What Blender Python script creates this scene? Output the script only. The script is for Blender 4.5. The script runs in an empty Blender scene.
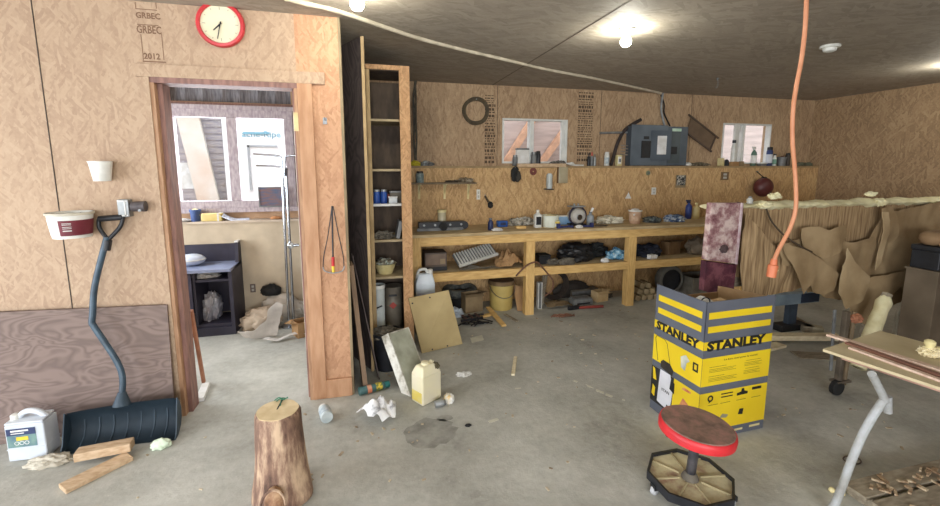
import bpy, bmesh, math, random
from math import sin, cos, pi, sqrt, atan, radians
from mathutils import Vector, Matrix, noise
from mathutils.geometry import delaunay_2d_cdt
random.seed(7)
scn = bpy.context.scene
COL = scn.collection
# ------------------------------------------------------------------ camera geometry (940x506)
F = 430.0; H = 1.55; HY = 166.0
_b = HY + 3300; _c = HY*3300 + F*F
PYC = (_b - sqrt(_b*_b - 4*_c))/2
PIT = atan((PYC - HY)/F)
VX2 = 470 - (F*F + (PYC - HY)**2)/(2180 - 470)
YAW = atan((470 - VX2)/(F/cos(PIT)))
CP, SP, CY, SY = cos(PIT), sin(PIT), cos(YAW), sin(YAW)
def ray(x, y):
    dx = x - 470; dy = y - PYC
    fw = F*CP - dy*SP; dn = dy*CP + F*SP
    return Vector((dx*CY + fw*SY, -dx*SY + fw*CY, -dn))
def PY(x, y, Y):
    r = ray(x, y); t = Y/r.y; return Vector((r.x*t, Y, H + r.z*t))
def PZ(x, y, Z=0.0):
    r = ray(x, y); t = (Z - H)/r.z; return Vector((r.x*t, r.y*t, Z))
def proj(P):
    dx = P[0]*CY - P[1]*SY; fw = P[0]*SY + P[1]*CY; dn = H - P[2]
    z = fw*CP + dn*SP; y = dn*CP - fw*SP
    return 470 + F*dx/z, PYC + F*y/z
def at(px, Y, z):
    y = 200.0
    for i in range(8):
        P = PY(px, y, Y); y = proj((P.x, Y, z))[1]
    return Vector((P.x, Y, z))
# ------------------------------------------------------------------ materials
def lin(c):
    out = []
    for v in c[:3]:
        v = v/255.0
        out.append(v/12.92 if v <= 0.04045 else ((v + 0.055)/1.055)**2.4)
    return (*out, 1.0)
MATS = {}
def new_mat(name):
    m = bpy.data.materials.new(name); m.use_nodes = True
    nt = m.node_tree
    return m, nt, nt.nodes['Principled BSDF']
def mapped(nt, scale=(1, 1, 1), rot=(0, 0, 0), loc=(0, 0, 0)):
    tc = nt.nodes.new('ShaderNodeTexCoord'); mp = nt.nodes.new('ShaderNodeMapping')
    nt.links.new(tc.outputs['Object'], mp.inputs['Vector'])
    mp.inputs['Scale'].default_value = scale; mp.inputs['Rotation'].default_value = rot; mp.inputs['Location'].default_value = loc
    return mp.outputs['Vector']
def M(name, c1, c2=None, scale=12, rough=0.7, metal=0.0, stretch=(1, 1, 1), bump=0.0, lo=.35, hi=.65, detail=5, alpha=1.0, trans=0.0):
    if name in MATS: return MATS[name]
    m, nt, bs = new_mat(name)
    if c2 is None: c2 = tuple(max(0, v*0.86) for v in c1)
    v = mapped(nt, stretch)
    n = nt.nodes.new('ShaderNodeTexNoise'); n.inputs['Scale'].default_value = scale; n.inputs['Detail'].default_value = detail
    nt.links.new(v, n.inputs['Vector'])
    r = nt.nodes.new('ShaderNodeValToRGB')
    r.color_ramp.elements[0].position = lo; r.color_ramp.elements[1].position = hi
    r.color_ramp.elements[0].color = lin(c1); r.color_ramp.elements[1].color = lin(c2)
    nt.links.new(n.outputs['Fac'], r.inputs['Fac']); nt.links.new(r.outputs['Color'], bs.inputs['Base Color'])
    bs.inputs['Roughness'].default_value = rough; bs.inputs['Metallic'].default_value = metal
    bs.inputs['Alpha'].default_value = alpha; bs.inputs['Transmission Weight'].default_value = trans
    if bump:
        b = nt.nodes.new('ShaderNodeBump'); b.inputs['Strength'].default_value = bump; b.inputs['Distance'].default_value = .01
        nt.links.new(n.outputs['Fac'], b.inputs['Height']); nt.links.new(b.outputs['Normal'], bs.inputs['Normal'])
    MATS[name] = m
    return m
def osb(name, dark, mid, light, plane='xz', length=.10, width=.017, angs=(90, 55, 130), stain=None):
    m, nt, bs = new_mat(name)
    L = nt.links.new
    tc = nt.nodes.new('ShaderNodeTexCoord'); sp = nt.nodes.new('ShaderNodeSeparateXYZ'); cb = nt.nodes.new('ShaderNodeCombineXYZ')
    L(tc.outputs['Object'], sp.inputs[0])
    L(sp.outputs['Y' if plane == 'yz' else 'X'], cb.inputs['X']); L(sp.outputs['Y' if plane == 'xy' else 'Z'], cb.inputs['Y'])
    # wobble the strands
    wn = nt.nodes.new('ShaderNodeTexNoise'); wn.inputs['Scale'].default_value = 7; wn.inputs['Detail'].default_value = 2
    L(cb.outputs[0], wn.inputs['Vector'])
    wm = nt.nodes.new('ShaderNodeMix'); wm.data_type = 'VECTOR'; wm.inputs[0].default_value = .03
    L(cb.outputs[0], wm.inputs[4]); L(wn.outputs['Color'], wm.inputs[5])
    vals = []
    for i, a in enumerate(angs):
        mp = nt.nodes.new('ShaderNodeMapping'); mp.vector_type = 'TEXTURE'
        mp.inputs['Rotation'].default_value = (0, 0, radians(a)); mp.inputs['Scale'].default_value = (length, width, 1); mp.inputs['Location'].default_value = (i*3.3, i*1.7, 0)
        L(wm.outputs[1], mp.inputs['Vector'])
        vo = nt.nodes.new('ShaderNodeTexVoronoi'); vo.inputs['Scale'].default_value = 1; vo.voronoi_dimensions = '2D'
        L(mp.outputs[0], vo.inputs['Vector'])
        s2 = nt.nodes.new('ShaderNodeSeparateColor'); L(vo.outputs['Color'], s2.inputs[0]); vals.append((s2.outputs[0], s2.outputs[1]))
    # top strand = the one with the larger green id
    cur, key = vals[0]
    for v, k in vals[1:]:
        g = nt.nodes.new('ShaderNodeMath'); g.operation = 'GREATER_THAN'; L(k, g.inputs[0]); L(key, g.inputs[1])
        mx = nt.nodes.new('ShaderNodeMix'); L(g.outputs[0], mx.inputs[0]); L(cur, mx.inputs[2]); L(v, mx.inputs[3])
        mk = nt.nodes.new('ShaderNodeMath'); mk.operation = 'MAXIMUM'; L(k, mk.inputs[0]); L(key, mk.inputs[1])
        cur, key = mx.outputs[0], mk.outputs[0]
    fn = nt.nodes.new('ShaderNodeTexNoise'); fn.inputs['Scale'].default_value = 60; fn.inputs['Detail'].default_value = 3; L(cb.outputs[0], fn.inputs['Vector'])
    bn = nt.nodes.new('ShaderNodeTexNoise'); bn.inputs['Scale'].default_value = 1.3; bn.inputs['Detail'].default_value = 3; L(cb.outputs[0], bn.inputs['Vector'])
    a1 = nt.nodes.new('ShaderNodeMath'); a1.operation = 'MULTIPLY_ADD'; a1.inputs[1].default_value = .33; L(cur, a1.inputs[0])
    h1 = nt.nodes.new('ShaderNodeMath'); h1.operation = 'MULTIPLY_ADD'; h1.inputs[1].default_value = .35; h1.inputs[2].default_value = -.05; L(fn.outputs['Fac'], h1.inputs[0]); L(h1.outputs[0], a1.inputs[2])
    a2 = nt.nodes.new('ShaderNodeMath'); a2.operation = 'MULTIPLY_ADD'; a2.inputs[1].default_value = .35; L(bn.outputs['Fac'], a2.inputs[0])
    h2 = nt.nodes.new('ShaderNodeMath'); h2.operation = 'ADD'; h2.inputs[1].default_value = -.05; L(a1.outputs[0], h2.inputs[0]); L(h2.outputs[0], a2.inputs[2])
    r = nt.nodes.new('ShaderNodeValToRGB'); e = r.color_ramp.elements
    e[0].position = .08; e[0].color = lin(dark); e[1].position = .92; e[1].color = lin(light)
    x = e.new(.45); x.color = lin(mid)
    L(a2.outputs[0], r.inputs['Fac']); L(r.outputs['Color'], bs.inputs['Base Color'])
    bs.inputs['Roughness'].default_value = .75
    bu = nt.nodes.new('ShaderNodeBump'); bu.inputs['Strength'].default_value = .25; bu.inputs['Distance'].default_value = .004
    L(cur, bu.inputs['Height']); L(bu.outputs['Normal'], bs.inputs['Normal'])
    return m
def plywood(name, c1, c2, axis='x', scale=3.0, dist=3.5):
    m, nt, bs = new_mat(name)
    sc = {'x': (1.0, 1, 2.6), 'z': (2.6, 1, 1.0)}[axis]
    v = mapped(nt, sc)
    w = nt.nodes.new('ShaderNodeTexNoise'); w.inputs['Scale'].default_value = scale; w.inputs['Detail'].default_value = 2; w.inputs['Distortion'].default_value = dist*.25
    nt.links.new(v, w.inputs['Vector'])
    k = nt.nodes.new('ShaderNodeMath'); k.operation = 'MULTIPLY'; k.inputs[1].default_value = 9; nt.links.new(w.outputs['Fac'], k.inputs[0])
    fr = nt.nodes.new('ShaderNodeMath'); fr.operation = 'PINGPONG'; fr.inputs[1].default_value = .5; nt.links.new(k.outputs[0], fr.inputs[0])
    r = nt.nodes.new('ShaderNodeValToRGB'); r.color_ramp.elements[0].color = lin(c1); r.color_ramp.elements[1].color = lin(c2)
    r.color_ramp.elements[0].position = .05; r.color_ramp.elements[1].position = .4
    nt.links.new(fr.outputs[0], r.inputs['Fac']); nt.links.new(r.outputs['Color'], bs.inputs['Base Color'])
    bs.inputs['Roughness'].default_value = .8
    return m
def concrete():
    m, nt, bs = new_mat('concrete'); L = nt.links.new
    v = mapped(nt)
    n1 = nt.nodes.new('ShaderNodeTexNoise'); n1.inputs['Scale'].default_value = 1.7; n1.inputs['Detail'].default_value = 6; n1.inputs['Roughness'].default_value = .62; L(v, n1.inputs['Vector'])
    n2 = nt.nodes.new('ShaderNodeTexNoise'); n2.inputs['Scale'].default_value = 22; n2.inputs['Detail'].default_value = 6; n2.inputs['Roughness'].default_value = .7; L(v, n2.inputs['Vector'])
    n3 = nt.nodes.new('ShaderNodeTexVoronoi'); n3.inputs['Scale'].default_value = 28; L(v, n3.inputs['Vector'])
    a = nt.nodes.new('ShaderNodeMath'); a.operation = 'MULTIPLY_ADD'; a.inputs[1].default_value = .35; L(n2.outputs['Fac'], a.inputs[0])
    b = nt.nodes.new('ShaderNodeMath'); b.operation = 'MULTIPLY'; b.inputs[1].default_value = .8; L(n1.outputs['Fac'], b.inputs[0]); L(b.outputs[0], a.inputs[2])
    r = nt.nodes.new('ShaderNodeValToRGB'); e = r.color_ramp.elements
    e[0].position = .3; e[0].color = lin((118, 117, 109)); e[1].position = .74; e[1].color = lin((194, 193, 184))
    x = e.new(.5); x.color = lin((162, 161, 152))
    L(a.outputs[0], r.inputs['Fac'])
    # pale grit specks
    g = nt.nodes.new('ShaderNodeValToRGB'); g.color_ramp.elements[0].position = .05; g.color_ramp.elements[0].color = (1, 1, 1, 1); g.color_ramp.elements[1].position = .11; g.color_ramp.elements[1].color = (0, 0, 0, 1)
    L(n3.outputs['Distance'], g.inputs['Fac'])
    n4 = nt.nodes.new('ShaderNodeTexNoise'); n4.inputs['Scale'].default_value = 3; L(v, n4.inputs['Vector'])
    mm = nt.nodes.new('ShaderNodeMath'); mm.operation = 'MULTIPLY'; L(g.outputs['Color'], mm.inputs[0]); L(n4.outputs['Fac'], mm.inputs[1])
    mx = nt.nodes.new('ShaderNodeMix'); mx.data_type = 'RGBA'; L(mm.outputs[0], mx.inputs[0]); L(r.outputs['Color'], mx.inputs[6]); mx.inputs[7].default_value = lin((205, 200, 188))
    L(mx.outputs[2], bs.inputs['Base Color'])
    bs.inputs['Roughness'].default_value = .8
    bu = nt.nodes.new('ShaderNodeBump'); bu.inputs['Strength'].default_value = .35; bu.inputs['Distance'].default_value = .01; L(n2.outputs['Fac'], bu.inputs['Height']); L(bu.outputs['Normal'], bs.inputs['Normal'])
    return m
def emit(name, c, s):
    m = bpy.data.materials.new(name); m.use_nodes = True; nt = m.node_tree; bs = nt.nodes['Principled BSDF']
    bs.inputs['Base Color'].default_value = lin(c); bs.inputs['Emission Color'].default_value = lin(c); bs.inputs['Emission Strength'].default_value = s
    return m
def glass_mat():
    m = bpy.data.materials.new('window_glass'); m.use_nodes = True; nt = m.node_tree; nt.nodes.clear()
    o = nt.nodes.new('ShaderNodeOutputMaterial'); mx = nt.nodes.new('ShaderNodeMixShader'); t = nt.nodes.new('ShaderNodeBsdfTransparent'); g = nt.nodes.new('ShaderNodeBsdfGlossy')
    g.inputs['Roughness'].default_value = .02; f = nt.nodes.new('ShaderNodeLayerWeight'); f.inputs['Blend'].default_value = .25
    a = nt.nodes.new('ShaderNodeMath'); a.operation = 'MULTIPLY_ADD'; a.inputs[1].default_value = .25; a.inputs[2].default_value = .03
    nt.links.new(f.outputs['Facing'], a.inputs[0]); nt.links.new(a.outputs[0], mx.inputs[0]); nt.links.new(t.outputs[0], mx.inputs[1]); nt.links.new(g.outputs[0], mx.inputs[2]); nt.links.new(mx.outputs[0], o.inputs[0])
    return m
def worn(name, c1, c2, c3, scale=9):
    """three-tone mottled surface (worn paint, bark, dirty cloth)"""
    m, nt, bs = new_mat(name); v = mapped(nt)
    n = nt.nodes.new('ShaderNodeTexNoise'); n.inputs['Scale'].default_value = scale; n.inputs['Detail'].default_value = 8; n.inputs['Roughness'].default_value = .65
    nt.links.new(v, n.inputs['Vector'])
    r = nt.nodes.new('ShaderNodeValToRGB'); e = r.color_ramp.elements
    e[0].position = .36; e[0].color = lin(c1); e[1].position = .62; e[1].color = lin(c3); x = e.new(.48); x.color = lin(c2)
    nt.links.new(n.outputs['Fac'], r.inputs['Fac']); nt.links.new(r.outputs['Color'], bs.inputs['Base Color']); bs.inputs['Roughness'].default_value = .75
    return m
OSB_NEAR = osb('osb_near', (150, 122, 100), (176, 150, 124), (192, 168, 142), length=.075, width=.013)
OSB_BACK = osb('osb_back', (128, 102, 78), (172, 144, 112), (204, 180, 146), angs=(90, 68, 112))
OSB_LOW = osb('osb_low', (142, 108, 70), (194, 158, 110), (226, 198, 150), angs=(90, 62, 118))
OSB_RIGHT = osb('osb_right', (116, 92, 66), (156, 128, 96), (190, 164, 126), 'yz')
OSB_STUB = osb('osb_stub', (158, 114, 84), (188, 144, 110), (206, 168, 134))
OSB_CEIL = osb('osb_ceil', (132, 124, 110), (158, 148, 134), (178, 168, 154), 'xy', .16, .03, (5, 40, -35))
CONC = concrete()
PINE = M('pine', (226, 190, 124), (206, 164, 100), 9, .65, stretch=(1, 6, 6))
PINEV = M('pine_vertical', (226, 190, 124), (204, 162, 98), 9, .65, stretch=(7, 7, 1))
TRIMW = M('reddish_trim', (150, 112, 100), (118, 86, 78), 8, .6, stretch=(6, 6, 1))
JAMB = M('jamb_wood', (180, 142, 110), (154, 116, 86), 9, .7, stretch=(8, 8, 1))
GREYW = M('weathered_wood', (190, 178, 180), (156, 142, 148), 8, .75, stretch=(6, 6, 2))
BOARDW = M('raw_board', (206, 180, 148), (180, 150, 116), 10, .75, stretch=(2, 6, 6))
PLANK = M('plank_pale', (230, 218, 186), (206, 190, 154), 9, .75, stretch=(2, 6, 6))
GREYB = M('grey_board', (158, 148, 128), (124, 112, 94), 9, .8, stretch=(2, 6, 6))
PLY_DARK = plywood('plywood_weathered', (108, 92, 85), (128, 110, 102))
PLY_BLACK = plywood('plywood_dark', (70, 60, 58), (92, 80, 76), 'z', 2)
PLY_TAN = M('plywood_tan', (176, 158, 112), (150, 132, 90), 5, .75)
DRYWALL = M('drywall', (206, 190, 164), (186, 170, 146), 5, .85)
WHITEP = M('white_plastic', (226, 226, 220), (206, 206, 198), 15, .45)
VINYL = M('white_vinyl', (224, 224, 218), (206, 208, 204), 10, .4)
GLASS = glass_mat()
BLACKP = M('black_plastic', (34, 36, 42), (22, 24, 28), 20, .45)
BLACKR = M('black_rubber', (30, 30, 30), (20, 20, 20), 20, .8)
CHROME = M('chrome', (200, 205, 212), (170, 176, 184), 6, .22, 1.0)
STEEL = M('steel', (150, 152, 152), (112, 114, 114), 14, .4, .8)
GALV = M('galvanised', (168, 172, 172), (140, 142, 142), 14, .5, .6)
WHITEC = M('white_cloth', (224, 222, 216), (196, 192, 184), 18, .9)
CREAM = M('cream_plastic', (222, 210, 160), (204, 188, 130), 9, .5)
PAPERW = M('white_paper', (228, 228, 226), (208, 206, 200), 14, .85)
CARD = M('cardboard', (176, 140, 98), (152, 116, 76), 7, .85)
CARDD = M('dusty_cardboard', (150, 130, 98), (122, 102, 74), 7, .85)
BLUE = M('blue_plastic', (36, 78, 158), (26, 58, 126), 12, .45)
DKBLUE = M('dark_blue', (40, 52, 92), (26, 34, 66), 12, .5)
YELLOW = M('yellow_plastic', (226, 196, 60), (206, 170, 40), 12, .5)
RED = M('red_plastic', (206, 52, 50), (170, 36, 38), 12, .5)
TEAL = M('teal_label', (44, 112, 108), (28, 84, 84), 12, .5)
GREYP = M('grey_plastic', (120, 122, 122), (96, 98, 98), 14, .5)
KRAFT = M('kraft_paper', (168, 144, 108), (142, 118, 84), 5, .85, bump=.4)
KRAFT2 = M('kraft_paper_pale', (186, 164, 128), (162, 138, 102), 5, .85, bump=.4)
FOAM = M('spray_foam', (236, 230, 192), (216, 206, 160), 14, .85, bump=.6)
DUSTY = M('dusty_grey', (110, 104, 92), (82, 76, 66), 10, .85)
# ------------------------------------------------------------------ mesh helpers (world coordinates)
class MB:
    def __init__(s, T=None): s.bm = bmesh.new(); s.T = T
    def v(s, p):
        p = Vector(p)
        return s.bm.verts.new(s.T @ p if s.T else p)
    def f(s, vs):
        try: return s.bm.faces.new(vs)
        except ValueError: return None
    def box(s, c, d, R=None):
        c = Vector(c); o = []
        for i in (-1, 1):
            for j in (-1, 1):
                for k in (-1, 1):
                    p = Vector((i*d[0]/2, j*d[1]/2, k*d[2]/2))
                    if R: p = R @ p
                    o.append(s.v(c + p))
        for q in ((0, 1, 3, 2), (4, 6, 7, 5), (0, 4, 5, 1), (2, 3, 7, 6), (0, 2, 6, 4), (1, 5, 7, 3)): s.f([o[i] for i in q])
        return s
    def bx(s, x0, x1, y0, y1, z0, z1): return s.box(((x0+x1)/2, (y0+y1)/2, (z0+z1)/2), (x1-x0, y1-y0, z1-z0))
    def slab(s, pts, th, n=None):
        pts = [Vector(p) for p in pts]
        if n is None: n = (pts[1]-pts[0]).cross(pts[2]-pts[0]).normalized()
        n = Vector(n)
        a = [s.v(p) for p in pts]; b = [s.v(p + n*th) for p in pts]
        s.f(a[::-1]); s.f(b); k = len(pts)
        for i in range(k): s.f([a[i], a[(i+1) % k], b[(i+1) % k], b[i]])
        return s
    def ring_sweep(s, rings, closed=False, caps=True):
        n = len(rings[0])
        for i in range(len(rings) - (0 if closed else 1)):
            A, B = rings[i], rings[(i+1) % len(rings)]
            for j in range(n): s.f([A[j], A[(j+1) % n], B[(j+1) % n], B[j]])
        if caps and not closed: s.f(rings[0][::-1]); s.f(rings[-1])
        return s
    def tube(s, pts, r, n=8, closed=False):
        pts = [Vector(p) for p in pts]; K = len(pts); rings = []; up = None
        for i, p in enumerate(pts):
            if closed: t = pts[(i+1) % K] - pts[i-1]
            else: t = pts[min(i+1, K-1)] - pts[max(i-1, 0)]
            if t.length < 1e-9: t = Vector((0, 0, 1))
            t.normalize()
            if up is None: up = t.orthogonal().normalized()
            up = (up - t*up.dot(t));
            if up.length < 1e-6: up = t.orthogonal()
            up.normalize(); w = t.cross(up)
            rr = r[i] if isinstance(r, (list, tuple)) else r
            rings.append([s.v(p + up*rr*cos(2*pi*j/n) + w*rr*sin(2*pi*j/n)) for j in range(n)])
        return s.ring_sweep(rings, closed)
    def cyl(s, a, b, r0, r1=None, n=20): return s.tube([a, b], [r0, r0 if r1 is None else r1], n)
    def lathe(s, prof, c=(0, 0, 0), n=24, R=None, wob=0, seed=0, caps=True):
        c = Vector(c); rings = []
        for r, z in prof:
            ring = []
            for j in range(n):
                a = 2*pi*j/n; k = 1 + (wob*noise.noise(Vector((cos(a)*1.5+seed, sin(a)*1.5, z*4))) if wob else 0)
                p = Vector((r*k*cos(a), r*k*sin(a), z))
                if R: p = R @ p
                ring.append(s.v(c + p))
            rings.append(ring)
        return s.ring_sweep(rings, caps=caps)
    def blob(s, c, d, amp=.25, freq=2.0, seed=0, sub=4, flat=True, R=None):
        t = bmesh.new(); bmesh.ops.create_icosphere(t, subdivisions=sub, radius=1)
        c = Vector(c); mp = {}
        for v in t.verts:
            q = v.co.copy(); k = 1 + amp*noise.noise(q*freq + Vector((seed*3.1, seed*1.7, seed))) + amp*.8*abs(noise.noise(q*freq*2.3 + Vector((seed, 5, seed*2)))) + amp*.5*noise.noise(q*freq*5 + Vector((seed, 1, 0)))
            p = Vector((q.x*d[0]*k, q.y*d[1]*k, q.z*d[2]*k))
            if R: p = R @ p
            p = p + c
            if flat is not False:
                fl = c.z - d[2]*.92 if flat is True else flat
                if p.z < fl: p.z = fl
            mp[v] = s.v(p)
        for f in t.faces: s.f([mp[v] for v in f.verts])
        t.free(); return s
    def sheet(s, poly, fn, cell=.03, th=.003, seed=1):
        """irregular sheet: 2-D outline, mapped to 3-D by fn(u,v), given a thickness"""
        rnd = random.Random(seed); out = []
        K = len(poly)
        for i in range(K):
            a = Vector(poly[i]); b = Vector(poly[(i+1) % K]); n = max(1, int((b-a).length/cell))
            for j in range(n):
                p = a.lerp(b, j/n)
                if j: p = p + Vector((rnd.uniform(-.15, .15)*cell, rnd.uniform(-.15, .15)*cell))
                out.append(p)
        ne = len(out)
        x0 = min(p.x for p in out); x1 = max(p.x for p in out); y0 = min(p.y for p in out); y1 = max(p.y for p in out)
        pts = list(out); y = y0 + cell/2
        while y < y1:
            x = x0 + cell/2
            while x < x1:
                pts.append(Vector((x + rnd.uniform(-.2, .2)*cell, y + rnd.uniform(-.2, .2)*cell))); x += cell
            y += cell
        vs, es, fs, *_ = delaunay_2d_cdt(pts, [], [list(range(ne))], 1, 1e-6)
        A = [s.v(fn(p.x, p.y)) for p in vs]
        faces = [s.f([A[i] for i in f]) for f in fs]
        if th:
            s.bm.normal_update()
            nb = [s.bm.verts.new(a.co + a.normal*th) for a in A]
            top = [f for f in faces if f]; ix = {a: b for a, b in zip(A, nb)}
            edges = [e for e in {e for f in top for e in f.edges} if len(e.link_faces) == 1]
            for f in top: s.f([ix[a] for a in reversed(f.verts)])
            for e in edges: s.f([e.verts[0], e.verts[1], ix[e.verts[1]], ix[e.verts[0]]])
        return s
def link(name, mb, mat, parent=None, loc=None, smooth=False, bevel=0.0, seg=2):
    me = bpy.data.meshes.new(name)
    base = Vector((0, 0, 0))
    if loc is not None: base = Vector(loc)
    q = parent
    if parent is not None:
        while q is not None: base = base + q.location; q = q.parent
    bmesh.ops.recalc_face_normals(mb.bm, faces=mb.bm.faces)
    bmesh.ops.translate(mb.bm, vec=-base, verts=mb.bm.verts)
    mb.bm.to_mesh(me); mb.bm.free()
    me.materials.append(mat)
    if smooth:
        for p in me.polygons: p.use_smooth = True
    o = bpy.data.objects.new(name, me); COL.objects.link(o)
    if parent is not None: o.parent = parent
    if loc is not None: o.location = loc
    if bevel:
        b = o.modifiers.new('bevel', 'BEVEL'); b.width = bevel; b.segments = seg; b.limit_method = 'ANGLE'; b.angle_limit = radians(40)
    if smooth:
        try: me.set_sharp_from_angle(angle=radians(42))
        except Exception: pass
    return o
def tag(o, label, cat, group=None, kind=None):
    o['label'] = label; o['category'] = cat
    if group: o['group'] = group
    if kind: o['kind'] = kind
    return o
def thing(name, label, cat, loc, group=None):
    o = bpy.data.objects.new(name, None); COL.objects.link(o); o.location = loc; o.empty_display_size = .05
    return tag(o, label, cat, group)
def one(name, label, cat, mb, mat, loc, group=None, smooth=False, bevel=0.0, kind=None):
    return tag(link(name, mb, mat, None, loc, smooth, bevel), label, cat, group, kind)
def struct(name, mb, mat, parent=None, bevel=0.0, smooth=False):
    o = link(name, mb, mat, parent, None, smooth, bevel)
    if parent is None: o['kind'] = 'structure'
    return o
def rotz(a): return Matrix.Rotation(a, 3, 'Z')
def text_mb(body, width, height, T, depth=.0012, bold=0.0):
    """lettering as a mesh: local x right, y up, z out of the surface, starting at 0,0 and fitted to width x height"""
    cu = bpy.data.curves.new('lettering', 'FONT'); cu.body = body; cu.size = 1; cu.offset = bold; cu.resolution_u = 2
    o = bpy.data.objects.new('lettering', cu); COL.objects.link(o)
    dg = bpy.context.evaluated_depsgraph_get(); me = bpy.data.meshes.new_from_object(o.evaluated_get(dg))
    bpy.data.objects.remove(o); bpy.data.curves.remove(cu)
    xs = [v.co.x for v in me.vertices]; ys = [v.co.y for v in me.vertices]
    x0, x1, y0, y1 = min(xs), max(xs), min(ys), max(ys)
    mb = MB(); mp = []
    for v in me.vertices:
        mp.append(mb.bm.verts.new(T @ Vector(((v.co.x-x0)/(x1-x0)*width, (v.co.y-y0)/(y1-y0)*height, depth))))
    for p in me.polygons: mb.f([mp[i] for i in p.vertices])
    bpy.data.meshes.remove(me)
    return mb
def frame(o, x, y):
    """4x4 from origin, x direction, y direction"""
    x = Vector(x).normalized(); y = Vector(y); y = (y - x*y.dot(x)).normalized(); z = x.cross(y)
    m = Matrix((x, y, z)).transposed().to_4x4(); m.translation = Vector(o); return m
def smooth_path(pts, n=6):
    pts = [Vector(p) for p in pts]; out = []
    for i in range(len(pts)-1):
        p0 = pts[max(i-1, 0)]; p1 = pts[i]; p2 = pts[i+1]; p3 = pts[min(i+2, len(pts)-1)]
        for j in range(n):
            t = j/n
            out.append(.5*((2*p1) + (p2-p0)*t + (2*p0-5*p1+4*p2-p3)*t*t + (3*p1-p0-3*p2+p3)*t**3))
    out.append(pts[-1]); return out
def pxsheet(pxpoly, Y, bulge=.05, seed=1, fold=10, lean=0.0, th=.003, cell=.03, amp=.02, zmin=None):
    pts = [PY(x, y, Y) for x, y in pxpoly]; poly = [(q.x, q.z) for q in pts]; zc = max(q.z for q in pts)
    def fn(u, v):
        n1 = noise.noise(Vector((u*3.3+seed, v*3.3, seed))); n2 = noise.noise(Vector((u*fold, v*fold*.6, seed+4)))
        return (u, Y - bulge*(.5+n1) - amp*n2 - lean*(zc-v), v if zmin is None else max(v, zmin))
    return MB().sheet(poly, fn, cell, th, seed)
# ================================================================== SETTING
ZC = 2.445; YP = 2.877; YPB = 2.99; YB = 4.76; YL = 4.62; XR = 6.13; XL = -4.0; XD = -.2
XJ0, XJ1, XS = -1.127, -.352, -.10
struct('floor', MB().bx(XL-.2, XR+.2, -3.2, YB+.2, -.1, 0), CONC)
struct('ceiling', MB().bx(XL-.2, XR+.2, -3.2, YB+.2, ZC, ZC+.1), OSB_CEIL)
seam = MB(); seam.bx(1.46, 1.468, -3, YB, ZC-.003, ZC+.02)
struct('trim_1', seam, M('ceiling_seam', (110, 98, 84)))
# near partition with the doorway
mb = MB(); mb.bx(XL, XJ0, YP, YPB, 0, ZC); mb.bx(XJ0, XJ1, YP, YPB, 2.05, ZC)
wp = struct('wall_partition', mb, OSB_NEAR)
struct('wall_stub', MB().bx(XJ1, XS, YP, YPB, 0, ZC), OSB_STUB)
# sheet seam and header board on the partition
pa, pb = PY(31, 0, YP), PY(57, 222, YP)
struct('trim_4', MB().tube([(pa.x-.0, YP-.0005, ZC), (pb.x+.02, YP-.0005, 0)], .003, 6), M('seam_dark', (70, 60, 50)))
pa = PY(135, 66, YP); pb = PY(297, 84, YP)
struct('trim_5', MB().bx(pa.x, XS-.09, YP-.016, YP, 2.045, 2.115), OSB_NEAR, bevel=.002)
# door frame boards
mb = MB(); mb.bx(XJ0, XJ0+.02, YP-.012, YPB+.01, 0, 2.015)
struct('trim_6', mb, JAMB)
struct('trim_7', MB().bx(XJ0+.02, XJ0+.045, YP+.03, YPB+.02, 0, 2.014), TRIMW)
struct('trim_8', MB().bx(XJ1-.02, XJ1, YP-.012, YPB+.01, 0, 2.015), JAMB)
struct('trim_9', MB().bx(XJ1-.035, XJ1-.02, YP+.03, YPB+.02, 0, 2.014), TRIMW)
struct('trim_10', MB().bx(XJ0, XJ1, YP-.012, YPB+.01, 2.015, 2.049), TRIMW)
struct('trim_11', MB().bx(XJ0-.03, XJ0, YP-.018, YP, 0, 2.045), OSB_NEAR, bevel=.002)
struct('trim_12', MB().bx(XJ1, XJ1+.085, YP-.018, YP, 0, 2.045), M('stub_board', (188, 146, 112), (168, 124, 90), 5, .7, stretch=(5, 5, 1)), bevel=.002)
struct('baseboard_partition', MB().bx(XJ1+.085, XS, YP-.02, YP, 0, .13), M('stub_board', (188, 146, 112)), bevel=.003)
struct('trim_13', MB().bx(XS-.004, XS+.012, YP-.004, YPB, 0, ZC), M('stub_end', (150, 134, 104), (126, 110, 84), 7, .8))
def holed(mb, x0, x1, z0, z1, y0, y1, holes):
    xs = sorted({x0, x1, *[h[0] for h in holes], *[h[1] for h in holes]}); zs = sorted({z0, z1, *[h[2] for h in holes], *[h[3] for h in holes]})
    for i in range(len(xs)-1):
        for j in range(len(zs)-1):
            cx, cz = (xs[i]+xs[i+1])/2, (zs[j]+zs[j+1])/2
            if any(h[0] < cx < h[1] and h[2] < cz < h[3] for h in holes): continue
            mb.bx(xs[i], xs[i+1], y0, y1, zs[j], zs[j+1])
    return mb
W1 = (PY(502, 140, YB).x, PY(567, 140, YB).x, 1.58, PY(502, 118, YB).z)
W2 = (PY(722, 140, YB).x, PY(770, 140, YB).x, 1.58, PY(724, 123, YB).z)
W0 = (PY(171, 160, YB).x-.03, PY(293, 160, YB).x+.02, PY(230, 209, YB).z, PY(230, 109, YB).z)
struct('wall_back', holed(MB(), XD-.06, XR+.2, 0, ZC, YB, YB+.12, [W1, W2]), OSB_BACK)
struct('wall_back_lower', MB().bx(XD, XR, YL, YB, 0, 1.55), OSB_LOW)
struct('trim_14', MB().bx(XD, XR, YL-.006, YL+.0, 1.528, 1.55), M('ledge_edge', (166, 140, 100)))
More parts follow.
